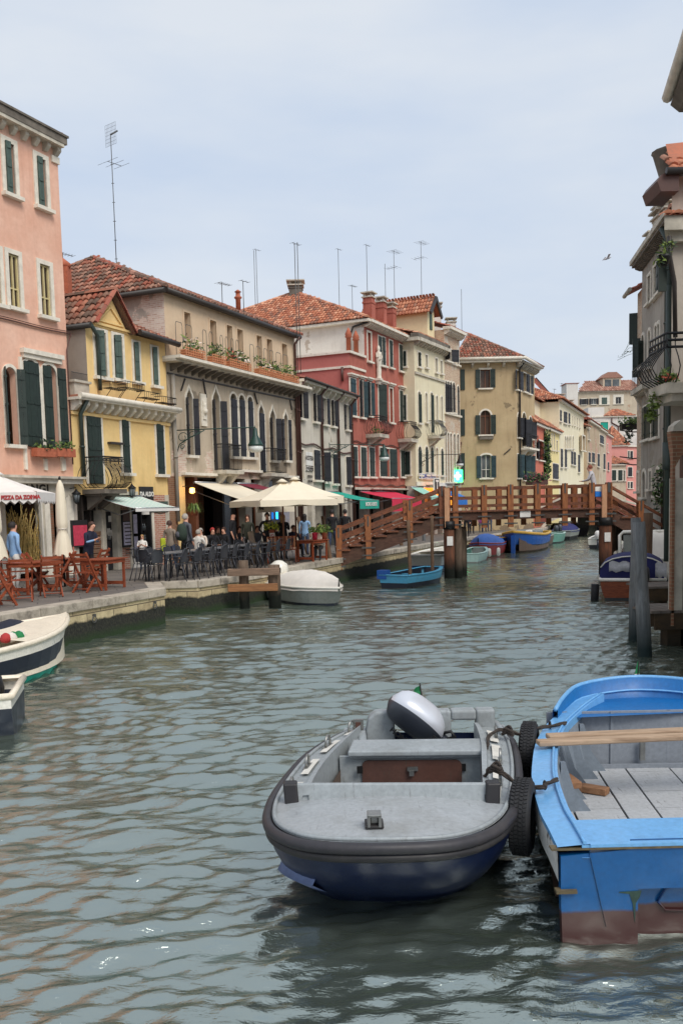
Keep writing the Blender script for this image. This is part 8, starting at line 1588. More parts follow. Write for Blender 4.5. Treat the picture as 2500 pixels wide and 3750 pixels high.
def boat(name, label, stern, bow, beam, h, mats, cover=None, pointed=True, rise=.15, rimr=.03, floor='grey_inner', thw=1, bands=None, coverh=.35, stern_w=.8, engine=None, deck=0.0, group=None, tb=2):
 """mats: rim, topside, low, bottom"""
 S, B = V((*stern, 0)), V((*bow, 0)); L = (B-S).length; a = (B-S).normalized(); s_ = V((a.y, -a.x, 0)); t = thing(name, label, 'boat', (S+B)/2, group)
 N = 14
 def hw(f):
  if f < .5: return beam/2*(stern_w + (1-stern_w)*math.sin(PI*f))
  g = (f-.5)/.5; return beam/2*((1-g**2.3) if pointed else (1-.45*g**2.5))
 def zs(f): return h*(1 + rise/h*max(0, (f-.35)/.65)**2 + .04*(1-f))
 prof = [(1.0,1.0),(.985,.72),(.93,.4),(.86,.12),(.74,-.15),(.4,-.4)]
 mb = MB(); mb.smooth = True; R1, R2 = [], []
 for sd, R0 in ((1,R1),(-1,R2)):
  for i in range(N+1):
   f = i/N; fx = f + (0); R0.append([S + a*(L*f - (.10*L*f**6)*(1-zf if zf > 0 else 1)*(1 if pointed else .4)) + s_*(sd*hw(f)*w) + V((0,0,zs(f)*zf if zf > 0 else zf)) for w, zf in prof])
 for R0, fl in ((R1, False), (R2, True)):
  for i in range(N):
   for j in range(len(prof)-1):
    mb.mat(mats[1] if j < tb else (mats[2] if j < 3 else mats[3])); q_ = [R0[i][j], R0[i+1][j], R0[i+1][j+1], R0[i][j+1]]; mb.poly(q_ if not fl else q_[::-1])
 mb.smooth = False; mb.mat(mats[1])
 for j in range(len(prof)-1): mb.mat(mats[1] if j < tb else (mats[2] if j < 3 else mats[3])); mb.poly([R1[0][j], R1[0][j+1], R2[0][j+1], R2[0][j]])
 if not pointed:
  for j in range(len(prof)-1): mb.poly([R2[-1][j], R2[-1][j+1], R1[-1][j+1], R1[-1][j]])
 mb.build('hull', None, t)
 rim = [r[0] for r in R1] + [r[0] for r in R2[::-1]]; mb = MB(); mb.mat(mats[0]); mb.tube(rim + [rim[0]], rimr, 6)
 inn = []
 for R0, sd in ((R1,1),(R2,-1)): inn.append([r[0] - s_*sd*min(.12, hw(i/N)*.6+.001) + V((0,0,.015)) for i, r in enumerate(R0)])
 mb.smooth = True; mb.grid([[r[0]+V((0,0,.015)) for r in R1], inn[0]]); mb.grid([inn[1], [r[0]+V((0,0,.015)) for r in R2]]); mb.build('gunwale', None, t)
 if cover:
  mb = MB(); mb.smooth = True; rows = []; rn = random.Random(int(L*100)+len(label))
  for i in range(N+1):
   f = i/N; w = hw(f)+.03; row = []
   for k in range(9):
    x = -1+2*k/8; z = zs(f)+.02 + coverh*(1-abs(x)**1.8)*math.sin(PI*min(1, .12+.88*(1-f)) if pointed else PI*.5)**.6 - (.12 if k in (0,8) else 0) + rn.uniform(-.02,.02); row.append(S + a*L*(f*.99) + s_*x*w + V((0,0,z)))
   rows.append(row)
  mb.grid(rows[::-1]); mb.poly(rows[0]); mb.build('cover', cover, t)
 else:
  mb = MB(); mb.mat(floor);
  def ins(i, sd, z): return S + a*(L*i/N) + s_*(sd*max(.0, hw(i/N)-.1)) + V((0,0,z))
  mb.grid([[ins(i,-1,.1) for i in range(1,N)], [ins(i,1,.1) for i in range(1,N)]]); mb.grid([[ins(i,1,.1) for i in range(1,N)], [ins(i,1,zs(i/N)) for i in range(1,N)]]); mb.grid([[ins(i,-1,zs(i/N)) for i in range(1,N)], [ins(i,-1,.1) for i in range(1,N)]]); mb.build('inside', None, t)
  for k in range(thw):
   f = .25+.3*k; mb = MB(); mb.obox(S + a*L*f - s_*(hw(f)-.05) + V((0,0,zs(f)-.12)), s_*(2*hw(f)-.1), a*.25, V((0,0,.04))); mb.build('thwart', mats[0], t)
  if deck:
   i0 = int(N*(1-deck)); mb = MB(); mb.mat(mats[0]); mb.smooth = True; mb.grid([[r[0]+V((0,0,.02)) for r in R1[i0:]], [(p[0]+q_[0])/2+V((0,0,.07)) for p, q_ in zip(R1[i0:],R2[i0:])], [r[0]+V((0,0,.02)) for r in R2[i0:]]]); mb.build('foredeck', None, t)
 if engine: outboard(t, S - a*.15 + V((0,0,h)), a, engine)
 return t, S, a, s_, L
def outboard(t, p, a, m, sc=1.0):
 mb = MB(); mb.smooth = True; mb.mat(m); c = p + V((0,0,.3*sc)); mb.lathe([(.08*sc,-.3*sc),(.15*sc,-.25*sc),(.19*sc,-.05*sc),(.17*sc,.12*sc),(.09*sc,.2*sc),(0.01,.21*sc)], c, 12); e = mb.build('outboard_motor', None, t); mb = MB(); mb.tube([c-V((0,0,.25*sc)), c-V((0,0,1.0*sc))], .06*sc, 8); mb.build('leg', 'engine_dark', e)
W_, T_ = 'boat_white', 'boat_cream'
tA, S, a, s_, L = boat('white_motorboat', 'cream white motorboat with navy hull band and teal waterline at the left quay', (-7.1,12.3), (-5.26,17.4), 2.0, .62, ('boat_cream','boat_white','boat_dark','boat_teal'), rise=.2, floor='boat_cream', thw=0, deck=.42, rimr=.05, tb=1)
def boatA_more():
 c = S + a*L*.66; t = thing('navy_tarpaulin', 'crumpled navy tarpaulin lying across the cream motorboat', 'tarpaulin', c+V((0,0,.62))); mb = MB(); mb.smooth = True; rn = random.Random(6); rows = []
 for i in range(12):
  x = i/11; row = []
  for j in range(7): y = j/6; row.append(c + a*(-.6+2.0*x) - s_*(.9-.75*y) + V((0,0,.66+.14*math.sin(PI*y)+.05*math.sin(x*9+y*3)+rn.uniform(-.015,.015) - (.1 if j==6 else 0))))
  rows.append(row)
 mb.grid(rows); mb.build('cloth', 'cloth_navy', t)
 c2 = S + a*L*.6 + s_*.5; t = thing('striped_bag', 'red, white and green bag in the cream motorboat', 'bag', c2+V((0,0,.6))); mb = MB()
 for k, m_ in enumerate(('flag_red','flag_white','flag_green','flag_green','flag_white')): mb.mat(m_); mb.lathe([(.02,.06),(.08,.08),(.1,.14),(.07,.2),(.02,.23)], c2 + a*(-.15+.09*k) + V((0,0,.58)) + s_*.04*(k%2), 9)
 mb.build('cloth', None, t)
plain('cloth_navy', (34,36,52), .9, var=.3, bmp=.4)
boatA_more()
boat('white_dinghy', 'white boat end with dark lower hull at the left edge, nearest the camera', (-4.22,11.7), (-7.8,10.9), 1.5, .52, ('boat_cream','boat_white','boat_dark','boat_dark'), floor='boat_cream', pointed=True, rise=.1, stern_w=.9, rimr=.045, tb=1)
t_, S2, a2, s2_, L2 = tA, S, a, s_, L
c = aty(2,2520,11.6); t = thing('black_outboard', 'black outboard motor just showing at the left edge above the white boat', 'outboard motor', c); mb = MB(); mb.mat('boat_black'); mb.lathe([(.08,-.3),(.13,-.2),(.15,.0),(.12,.15),(.03,.2)], c+V((-.1,0,0)), 12); mb.build('cowl', None, t)
tc, S, a, s_, L = boat('covered_speedboat', 'small speedboat under a white cover beside the timber dolphin', (-1.95,28.4), (-.05,25.35), 1.55, .5, ('boat_white','boat_grey','boat_grey','boat_dark'), cover='cover_white', coverh=.42, rise=.02)
mb = MB(); mb.mat('boat_white'); c = S + a*.9 + V((0,0,1.0)); mb.lathe([(.25,-.25),(.3,-.05),(.26,.12),(.12,.22),(.02,.24)], S + a*L*.12 + s_*.2 + V((0,0,.95)), 12); mb.build('covered_engine', 'cover_white', tc)
t_, S, a, s_, L = boat('light_blue_rowboat', 'light blue open rowboat with dark hull behind the straight thin pole', (1.75,30.6), (3.35,33.2), 1.35, .42, ('boat_lightblue','boat_lightblue','boat_dark','boat_dark'), floor='boat_dark', pointed=False, rise=.1, thw=2)
mb = MB(); mb.obox(S - a*.02 - s_*.62 + V((0,0,.3)), s_*.35, a*.3, V((0,0,.3))); mb.build('stern_box', 'boat_blue', t_)
boat('navy_launch', 'navy hulled launch with white deck behind the left bridge pier', (3.45,37.6), (5.0,42.5), 1.75, .66, ('boat_white','boat_white','boat_blue','boat_dark'), floor='boat_white', deck=.5, rimr=.06)
boat('pale_green_skiff', 'pale green skiff right behind the left bridge pier', (5.95,43.0), (7.0,46.3), 1.3, .42, ('boat_palegreen','boat_palegreen','boat_palegreen','boat_grey'), floor='boat_green', pointed=False, stern_w=.85)
t_, S, a, s_, L = boat('red_covered_boat', 'red hulled boat under a blue tarpaulin beyond the bridge', (8.75,52.0), (7.05,46.9), 1.75, .62, ('boat_red','boat_red','boat_red','boat_brown'), cover='cover_blue', coverh=.5)
for k, (x, y) in enumerate(((7.55,46.5),(8.1,47.0))):
 tt = thing('fender_buoy', ('white fender buoy hanging on the red covered boat, left one','white fender buoy hanging on the red covered boat, right one')[k], 'fender', (x,y,.3), 'fender buoys on the red boat'); mb = MB(); mb.lathe([(.03,.42),(.09,.36),(.1,.05),(.03,-.02)], (x,y,.08), 10); mb.build('buoy', 'boat_white', tt)
boat('yellow_rim_barge', 'blue barge with yellow rim squeezed left of the bigger one', (9.6,55.2), (8.05,49.8), 1.7, .8, ('boat_yellow','boat_blue','boat_dark','boat_brown'), floor='boat_brown')
t_, S, a, s_, L = boat('blue_barge', 'large wooden barge with blue side, yellow rim and tall blue stem post', (12.2,57.2), (9.45,50.2), 2.3, .9, ('boat_yellow','boat_blue','boat_black','boat_brown'), floor='boat_brown', rise=.3, thw=2, rimr=.08)
mb = MB(); mb.obox(S + a*(L-.15) - s_*.1 + V((0,0,-.1)), s_*.2, a*.2, V((0,0,1.1))); mb.build('stem_post', 'boat_blue', t_)
mb = MB(); mb.mat('cover_grey'); mb.obox(S + a*2.2 - s_*.8 + V((0,0,.8)), s_*1.5, a*2.6, V((0,0,.35))); mb.mat('boat_white'); mb.obox(S + a*4.6 - s_*.6 + V((0,0,.8)), s_*.4, a*.4, V((0,0,.4))); mod_bevel(mb.build('deck_load', None, t_), .08, 2)
boat('brown_skiff', 'dark brown skiff right of the blue barge', (13.6,61), (11.9,56.6), 1.5, .6, ('boat_grey','boat_brown','boat_brown','boat_black'), floor='boat_black')
boat('green_skiff', 'dull green skiff with an outboard beyond the brown one', (15.4,65.5), (13.6,60.6), 1.7, .6, ('boat_palegreen','boat_green','boat_green','boat_black'), floor='boat_green', engine='engine_dark')
boat('navy_covered_skiff', 'grey skiff with navy cover and tilted outboard near the brick bridge', (15.9,66.3), (18.0,71.5), 1.9, .65, ('boat_grey','boat_grey','boat_black','boat_black'), cover='cover_navy', engine='engine_dark', coverh=.45)
boat('black_barge', 'black barge with white rim moored across under the brick bridge', (19.3,75.2), (18.3,80.5), 3.1, 1.0, ('boat_white','boat_black','boat_black','boat_black'), floor='boat_grey', pointed=False)
boat('blue_tarp_barge', 'black barge with a bright blue tarpaulin under the brick bridge', (21.9,75), (22.4,80.5), 2.3, 1.0, ('boat_blue','boat_dark','boat_dark','boat_black'), cover='cover_bright', coverh=.6, pointed=False)
boat('small_white_tender', 'small white tender left of the right bridge pier', (14.9,53.0), (17.0,58.5), 1.4, .55, ('boat_white','boat_white','boat_black','boat_black'), floor='boat_grey', engine='engine_white')
boat('blue_covered_launch', 'launch with bright blue cover between the right bridge pier and the slim pole', (15.3,50.0), (17.2,55.5), 1.8, .7, ('boat_white','boat_white','boat_dark','boat_dark'), cover='cover_blue', coverh=.6)
t_, S, a, s_, L = boat('white_cabin_boat', 'white cabin boat with windscreen frame behind the grey twin poles', (10.35,30.6), (12.1,37.0), 2.1, .75, ('boat_white','boat_white','boat_grey','boat_dark'), floor='boat_white', thw=0, deck=.3, rimr=.06)
def cabin():
 mb = MB(); mb.mat('boat_white'); z = .75
 A = S + a*.9 - s_*.95 + V((0,0,z)); B = S + a*.9 + s_*.95 + V((0,0,z)); mb.tube([A - a*.3, A+V((0,0,.8)), A+V((0,0,.92))+s_*.12, B+V((0,0,.92))-s_*.12, B+V((0,0,.8)), B - a*.3], .06, 8); mb.build('screen_frame', None, t_)
 mb = MB(); mb.mat('boat_grey'); mb.prism([A + s_*.12, S + a*.9 + V((0,0,z)), S + a*.9 + V((0,0,z+.82)), A + s_*.12+V((0,0,.82))], a*.06); mb.build('screen_panel', None, t_)
 mb = MB(); mb.smooth = True; rows = []
 for i in range(8):
  f = i/7; rows.append([S + a*(1.0+2.8*f) + s_*(-.95+1.9*j/8) + V((0,0,z+.1+(.95-.35*f)*(1-abs(-1+2*j/8)**3)+.02*math.sin(i*3+j))) for j in range(9)])
 mb.grid(rows[::-1]); mb.build('cabin_cover', 'cover_white', t_)
 mb = MB(); mb.smooth = True; rows = [];
 for i in range(6): f = i/5; rows.append([S + a*(.85-.5*f) + s_*(.02+.93*j/6) + V((0,0,z+.9-.9*f*f+.03*math.sin(j*2+i))) for j in range(7)])
 mb.grid(rows); mb.build('side_cover', 'cover_white', t_)
cabin()
t_, S, a, s_, L = boat('varnished_motorboat', 'varnished wooden motorboat with a navy folding hood by the right bank', (8.0,25.1), (9.75,30.3), 1.85, .55, ('boat_white','varnish','varnish','boat_black'), floor='boat_white', thw=0, deck=.4, rimr=.05, stern_w=.92)
def hood():
 mb = MB(); mb.smooth = True; mb.mat('cover_navy'); rows = []
 for i in range(9):
  f = i/8; rows.append([S + a*(.35+2.3*f) + s_*(math.cos(PI*j/10)*-.9*(1 if j not in (0,10) else 1.0)) + V((0,0,.58+(.72*math.sin(PI*j/10)**.6)*(.55+.45*math.sin(PI*min(1,f*.8+.25))))) for j in range(11)])
 mb.grid(rows[::-1]); mb.smooth = False; mb.poly(rows[0]); mb.build('hood', None, t_)
 mb = MB(); mb.mat('boat_white'); mb.tube([p + V((0,0,.0)) - a*.02 for p in rows[0][1:-1]], .018, 5); mb.build('hood_piping', None, t_)
 mb = MB(); mb.smooth = True; mb.mat('cover_silver'); rn = random.Random(9)
 for (x, w, z, h_) in ((-.35,.55,.78,.28),(.75,.3,.62,.4)):
  r2 = []
  for i in range(6): r2.append([S + a*(.33-.03*math.sin(i)) + s_*(x-w/2+w*j/6) + V((0,0,z+h_*(i/5)+.03*math.sin(j*2+i)+rn.uniform(-.01,.01))) - a*(.05+.03*math.sin(i+j)) for j in range(7)])
  mb.grid(r2); mb.build('clear_window', None, t_); mb = MB(); mb.smooth = True; mb.mat('cover_silver')
 outboard(t_, S - a*.2 + s_*.25 + V((0,0,.42)), a, 'engine_dark', 1.15)
 tt = thing('tyre_fender', 'dark fender hanging at the left stern corner of the varnished motorboat', 'tyre', S - s_*.95); mb = MB(); mb.mat('tyre'); mb.tube([S - s_*.98 + V((0,0,.45)), S - s_*1.0 + V((0,0,-.1))], .11, 10); mb.build('rubber', None, tt)
plain('cover_silver', (176,176,178), .5, var=.25, scale=9, bmp=.5)
hood()
plain('skin', (214,160,134), .6, var=.05); plain('hair_brown', (70,46,36), .7, var=.3, scale=30); plain('hair_dark', (36,30,28), .7, var=.3, scale=30); plain('hair_grey', (168,160,150), .7, var=.2, scale=30); plain('hair_blond', (176,138,92), .7, var=.3, scale=30); plain('hair_red', (128,64,44), .7, var=.3, scale=30); plain('shoe', (40,36,36), .7)
for n_, c_ in dict(cl_black=(32,32,36), cl_grey=(84,86,92), cl_white=(226,222,214), cl_jeans=(62,74,98), cl_navy=(34,38,58), cl_lblue=(140,176,214), cl_olive=(66,68,56), cl_coat=(140,126,112), cl_cream=(222,206,190), cl_purple=(130,60,120), cl_lgrey=(188,186,190), cl_green=(46,60,50), cl_lime=(170,180,40)).items(): plain(n_, c_, .85, var=.15, scale=6, bmp=.3)
def person(label, px, D, h=1.75, face=180, pose='stand', top='cl_black', legs='cl_black', hair='hair_dark', z=None, arms='down', long=False, sleeve=None, bald=False):
 """face: degrees clockwise from +Y the figure looks towards"""
 zf = QZ if z is None else z; x = xat(px, D) if px > 5 else px; k = h/1.75; sit = pose == 'sit'; f = math.radians(face); fw = V((math.sin(f), math.cos(f), 0)); rt = V((fw.y, -fw.x, 0)); O = V((x, D, zf))
 W = lambda p: O + (rt*p[0] + fw*p[1] + V((0,0,p[2])))*k
 dz = -.45 if sit else 0; ln = .12 if pose == 'lean' else .04 if sit else 0
 J = {'pel': ((0,0,.96+dz),.15,.11), 'ab': ((0,.01+ln*.4,1.12+dz),.14,.105), 'ch': ((0,ln,1.32+dz),.165,.115), 'nk': ((0,ln*1.4,1.49+dz),.058,.058), 'hd': ((0,ln*1.7+.015,1.60+dz),.082,.092), 'tp': ((0,ln*1.8+.005,1.69+dz),.068,.078)}
 E = [('pel','ab',top),('ab','ch',top),('ch','nk','skin'),('nk','hd','skin'),('hd','tp','skin')]
 for s, n in ((-1,'l'),(1,'r')):
  sh = (s*.185, ln, 1.41+dz)
  el, wr, hd = {'down': ((s*.23,-.03+ln,1.14+dz),(s*.23,.05+ln,.90+dz),(s*.22,.08+ln,.82+dz)), 'front': ((s*.22,.05+ln,1.16+dz),(s*.08,.24+ln,1.22+dz),(s*.03,.3+ln,1.26+dz)), 'table': ((s*.24,.12+ln,1.14+dz),(s*.12,.36+ln,1.08+dz),(s*.07,.43+ln,1.09+dz)), 'hip': ((s*.3,-.1+ln,1.15+dz),(s*.2,.02+ln,1.02+dz),(s*.16,.05,.99+dz))}[arms]
  J['sh'+n] = (sh,.062,.062); J['el'+n] = (el,.044,.044); J['wr'+n] = (wr,.028,.03); J['pa'+n] = (hd,.03,.018)
  E += [('ch','sh'+n,top),('sh'+n,'el'+n,top),('el'+n,'wr'+n,sleeve or top),('wr'+n,'pa'+n,'skin')]
  d = (V(hd)-V(wr)).normalized(); sd = V((s,0,0)); sd = (sd - d*sd.dot(d)).normalized()
  for q_, (o_, l_) in enumerate(((-.026,.07),(-.009,.085),(.009,.08),(.026,.06))): J['f%s%d'%(n,q_)] = (tuple(V(hd)+d*l_+sd*o_+V((0,.012,0))),.0085,.0085); E.append(('pa'+n,'f%s%d'%(n,q_),'skin'))
  J['t'+n] = (tuple(V(wr).lerp(V(hd),.5)+V((-s*.05,.02,.0))+d*.02),.009,.009); E.append(('wr'+n,'t'+n,'skin'))
  st = (.1 if s > 0 else -.12) if pose == 'walk' else 0
  if sit: L = (((s*.09,.0,.5),.095),((s*.11,.42,.52),.065),((s*.11,.44,.09),.042),((s*.12,.58,.04),.036))
  else: L = (((s*.095,0,.9),.1),((s*.1,.03+st,.5),.065),((s*.1,st*2-.02,.09),.042),((s*.11,.14+st*2,.035),.036))
  for i, (p, r) in enumerate(L): J['%d'%i+n] = (p, r, r)
  E += [('pel','0'+n,legs),('0'+n,'1'+n,legs),('1'+n,'2'+n,legs),('2'+n,'3'+n,'shoe')]
 J['ns'] = ((0,ln*1.7+.115,1.595+dz),.012,.016); E.append(('hd','ns','skin'))
 nm = list(J); me = bpy.data.meshes.new('person'); me.from_pydata([W(J[n][0]) for n in nm], [(nm.index(a), nm.index(b)) for a, b, _ in E], [])
 t = thing('person', label, 'person', O); o = bpy.data.objects.new('tmp', me); COL.objects.link(o); o.modifiers.new('k', 'SKIN'); sv = me.skin_vertices[0].data
 for i, n in enumerate(nm): sv[i].radius = (J[n][1]*k, J[n][2]*k); sv[i].use_root = (n == 'pel')
 m = o.modifiers.new('s', 'SUBSURF'); m.levels = 1
 m2 = bpy.data.meshes.new_from_object(o.evaluated_get(bpy.context.evaluated_depsgraph_get())); bpy.data.objects.remove(o)
 mats = [top, legs, 'skin', 'shoe', sleeve or top]; [m2.materials.append(M[q_]) for q_ in mats]; S = [(W(J[a][0]), W(J[b][0]), mm, a, b) for a, b, mm in E]
 for p in m2.polygons:
  c = p.center; best = None
  for A, B, mm, a, b in S:
   ab = B-A; t_ = max(0, min(1, (c-A).dot(ab)/ab.length_squared)); d = (c-(A+ab*t_)).length - (.10 if a in ('pel','ab','ch') and b in ('ab','ch') else .04 if mm == legs else 0)
   if best is None or d < best[0]: best = (d, mm, a, b, t_)
  mm = best[1]
  if best[2] == 'ch' and best[3] == 'nk' and best[4] < .72: mm = top
  p.material_index = mats.index(mm); p.use_smooth = True
 m2.transform(Matrix.Translation(-O)); b = bpy.data.objects.new('body', m2); COL.objects.link(b); b.parent = t; LOCV[b.name] = O
 hc = W((0, ln*1.7-.0, 1.635+dz)); mb = MB(); mb.smooth = True
 if not bald:
  rows = []
  for i in range(7):
   a = i/6*PI*.62; row = []
   for j in range(14):
    b_ = 2*PI*j/14; fr = math.cos(b_); rr_ = .108*k*(1.04 if fr < .2 else .98); zz = math.cos(a)*.118*k - (0 if fr < .35 else 0); aa = a if fr < .25 else a*.62
    row.append(hc + (rt*math.sin(b_)*math.sin(aa)*.094*k + fw*(math.cos(b_)*math.sin(aa)*rr_ - .014*k)) + V((0,0,math.cos(aa)*.115*k)))
   rows.append(row)
  if long: rows += [[p + V((0,0,-.09*k*q_)) if (p-hc).dot(fw) < .03 else p for p in rows[-1]] for q_ in (1, 2)]
  mb.grid(rows, True); mb.build('hair', hair, t)
 mb = MB()
 for s in (-1,1): mb.box(W((s*.032, ln*1.7+.098, 1.617+dz)), (.018*k,.012*k,.010*k), -f)
 mb.build('eyes', 'hair_dark', t); mb = MB(); mb.box(W((0, ln*1.7+.100, 1.557+dz)), (.04*k,.01*k,.008*k), -f); mb.build('mouth', 'canvas_maroon', t)
 return t
P_ = person
P_('blonde girl in white shirt and jeans, hands joined, before the dark shop window', 500, 29.3, 1.16, 175, top='cl_white', legs='cl_jeans', hair='hair_blond', arms='front', long=True, sleeve='skin')
P_('person in a crumpled grey raincoat seen from behind, beside the brick wall', 604, 28.4, 1.6, 20, 'walk', 'cl_coat', 'cl_jeans', 'hair_brown')
pm = P_('tall grey haired man in dark grey jacket with a black backpack, seen from behind', 664, 28.6, 1.8, 40, 'walk', 'cl_grey', 'cl_black', 'hair_grey')
P_('grey haired man in cream sweater leaning on a restaurant table', 719, 33.0, 1.7, 185, 'sit', 'cl_cream', 'cl_black', 'hair_grey', arms='table')
P_('person in white shirt sitting with their back turned beside the man in cream', 706, 32.0, 1.65, 20, 'sit', 'cl_white', 'cl_black', 'hair_grey', arms='table')
P_('seated man in black with a red and white cap', 760, 33.2, 1.7, 150, 'sit', 'cl_black', 'cl_grey', 'flag_red', arms='table')
P_('seated person in dark coat and grey scarf right of the red cap', 806, 33.6, 1.7, 200, 'sit', 'cl_black', 'cl_black', 'hair_brown', arms='table')
P_('bald man in black t-shirt standing sideways by the cream awning', 838, 34.0, 1.78, 100, 'stand', 'cl_black', 'cl_black', sleeve='skin', bald=True)
P_('long haired woman in open olive jacket and pale jeans standing among the tables', 893, 33.2, 1.7, 185, 'stand', 'cl_olive', 'cl_lgrey', 'hair_brown', long=True)
P_('man in black sweater and sunglasses standing behind the striped bench', 966, 33.0, 1.76, 170, 'stand', 'cl_black', 'cl_black', 'hair_dark', arms='hip')
P_('curly blonde woman in black seen from behind under the big parasol', 1024, 33.4, 1.68, 15, 'stand', 'cl_black', 'cl_black', 'hair_blond', arms='front', long=True)
P_('dark haired woman in light blue shirt seen from behind, under the parasol', 1104, 36.4, 1.66, 10, 'stand', 'cl_lblue', 'cl_jeans', 'hair_dark', long=True)
P_('seated man in black bending over a table near the plant pots', 1160, 35.0, 1.75, 215, 'sit', 'cl_black', 'cl_black', 'hair_dark', arms='table')
P_('dark haired woman in beige sitting behind the potted plant', 1156, 32.8, 1.6, 190, 'sit', 'cl_cream', 'cl_black', 'hair_dark', arms='table', long=True)
P_('man in black jacket walking away beside the foot of the bridge', 1206, 37.5, 1.8, 10, 'walk', 'cl_black', 'cl_jeans', 'hair_dark')
P_('second walker in black, right behind the first bridge railing', 1254, 38.5, 1.8, 5, 'walk', 'cl_black', 'cl_black', 'hair_dark')
P_('brown haired waiter in navy padded vest and light blue shirt beside the closed parasol', 297, 24.6, 1.66, 120, 'lean', 'cl_navy', 'cl_black', 'hair_brown', arms='front', sleeve='cl_lblue')
P_('waiter in light blue shirt with white apron half hidden by the left closed parasol', 24, 22.6, 1.72, 40, 'stand', 'cl_lblue', 'cl_white', 'hair_dark')
P_('woman with red brown hair and pale jacket leaning on the bridge railing', 2176, 34.75, 1.62, 290, 'lean', 'cl_lgrey', 'cl_jeans', 'hair_red', z=WB[4]+.02, arms='table')
P_('dark dressed person standing on the quay beyond the bridge', 1703, 53, 1.75, 200, top='cl_black', legs='cl_black')
P_('person in blue jeans standing on the quay beyond the bridge, left of the pair', 1768, 61, 1.75, 10, top='cl_grey', legs='cl_jeans', hair='hair_brown')
P_('person in blue jeans standing on the quay beyond the bridge, right of the pair', 1788, 62, 1.7, 190, top='cl_navy', legs='cl_jeans', hair='hair_blond')
P_('child in purple standing beside the pair in jeans beyond the bridge', 1755, 60, 1.3, 180, top='cl_purple', legs='cl_navy')
P_('long haired person facing the canal behind the bridge railing', 1722, 58, 1.7, 180, top='cl_black', legs='cl_black', hair='hair_blond', long=True)
for px_, D_, tp_, lb_ in ((862,34.6,'cl_black','seated diner in black between the bald man and the woman in olive'),(928,34.8,'cl_grey','seated diner in grey at the back, right of the woman in olive'),(1000,35.2,'cl_black','seated diner in black behind the curly blonde woman'),(1058,34.6,'cl_navy','seated diner in navy right of the curly blonde woman'),(780,35.4,'cl_olive','seated diner in olive at the back between the red cap and grey scarf')):
 P_(lb_, px_, D_, 1.7, 180+rnd.uniform(-50,50), 'sit', tp_, 'cl_black', 'hair_brown', arms='table')
def bags():
 c = V((xat(648,28.35), 28.35, QZ+1.22)); t = thing('backpack', 'black green backpack on the tall grey haired man', 'backpack', c); mb = MB(); mb.smooth = True; mb.mat('cl_green'); mb.lathe([(.03,-.27),(.15,-.24),(.17,-.05),(.15,.14),(.1,.24),(.02,.27)], c, 10); mb.build('pack', None, t); mb = MB(); mb.mat('cl_grey'); mb.lathe([(.02,-.14),(.08,-.1),(.08,.02),(.03,.06)], c+V((-.1,-.1,-.03)), 8); mb.build('pocket', None, t)
 c = V((xat(577,28.2), 28.2, QZ+.85)); t = thing('shoulder_bag', 'lime green shoulder bag at the side of the raincoat', 'bag', c); mb = MB(); mb.box(c, (.16,.12,.42), .4); mod_bevel(mb.build('bag', 'cl_lime', t), .04)
 c = V((xat(2196,34.3)-.02, 34.3, WB[4]+.62)); t = thing('shopping_bag', 'blue and white bag held beside the woman on the bridge', 'bag', c); mb = MB(); mb.mat('cover_bright'); mb.box(c+V((0,0,-.1)), (.36,.12,.2)); mb.mat('cl_white'); mb.box(c+V((0,0,.09)), (.36,.12,.17)); mod_bevel(mb.build('bag', None, t), .02)
 c = aty(2222,947,60); t = thing('seagull', 'small gull flying in the open sky', 'bird', c); mb = MB(); mb.smooth = True; mb.tube([c+V((-.28,0,-.08)), c+V((-.12,0,-.02)), c+V((.1,0,.05)), c+V((.24,0,.09))], .06, 8, rads=[.015,.07,.07,.02])
 for s in (-1,1): mb.grid([[c+V((-.05,0,.02)), c+V((.1,0,.05))], [c+V((-.02,s*.35,.2)), c+V((.12,s*.35,.2))], [c+V((-.12,s*.75,.08)), c+V((-.02,s*.75,.1))]])
 mb.build('body', 'cl_lgrey', t)
bags()
woodmat('teak', (164,84,54), (118,58,38), (3,3,12), .45, .1); woodmat('teak_dark', (132,72,48), (98,52,36), (3,3,12), .5, .1)
plain('metal_dark', (66,68,74), .45, metal=.4, var=.15); plain('table_grey', (140,142,146), .35, metal=.5)
def proto(name, cat, group): o = thing(name, 'x', cat, (0,0,0), group, local=True); return o
def lathed(): pass
def mk_metal_chair():
 t = proto('metal_chair', 'chair', 'dark metal chairs on the restaurant terrace'); m = 'metal_dark'
 mb = MB(); mb.tube([(0,-.0,.45),(0,.0,.462)], .21, 14); mb.build('seat', m, t)
 mb = MB(); mb.smooth = True; mb.grid([[V((x*.16*(1-.35*(z/.4)**2*0), .19+.05*z/.4-.05*(x*x), .5+z*(1 if abs(x)<.9 else .9))) for x in (-1,-.6,0,.6,1)] for z in (0,.1,.2,.3,.36)]); mb.build('backrest', m, t)
 mb = MB(); mb.tube([(-.22,.14,.46),(-.22,.2,.7),(-.15,.25,.86),(0,.27,.9),(.15,.25,.86),(.22,.2,.7),(.22,.14,.46)], .013, 6); mb.build('back_frame', m, t)
 for s in (-1,1):
  mb = MB(); mb.tube([(s*.2,-.2,0),(s*.23,-.2,.45),(s*.25,-.16,.63),(s*.26,0,.67),(s*.22,.19,.66)], .013, 6); mb.build('leg', m, t)
  mb = MB(); mb.tube([(s*.22,.32,0),(s*.21,.17,.46)], .013, 6); mb.build('leg', m, t)
 return t
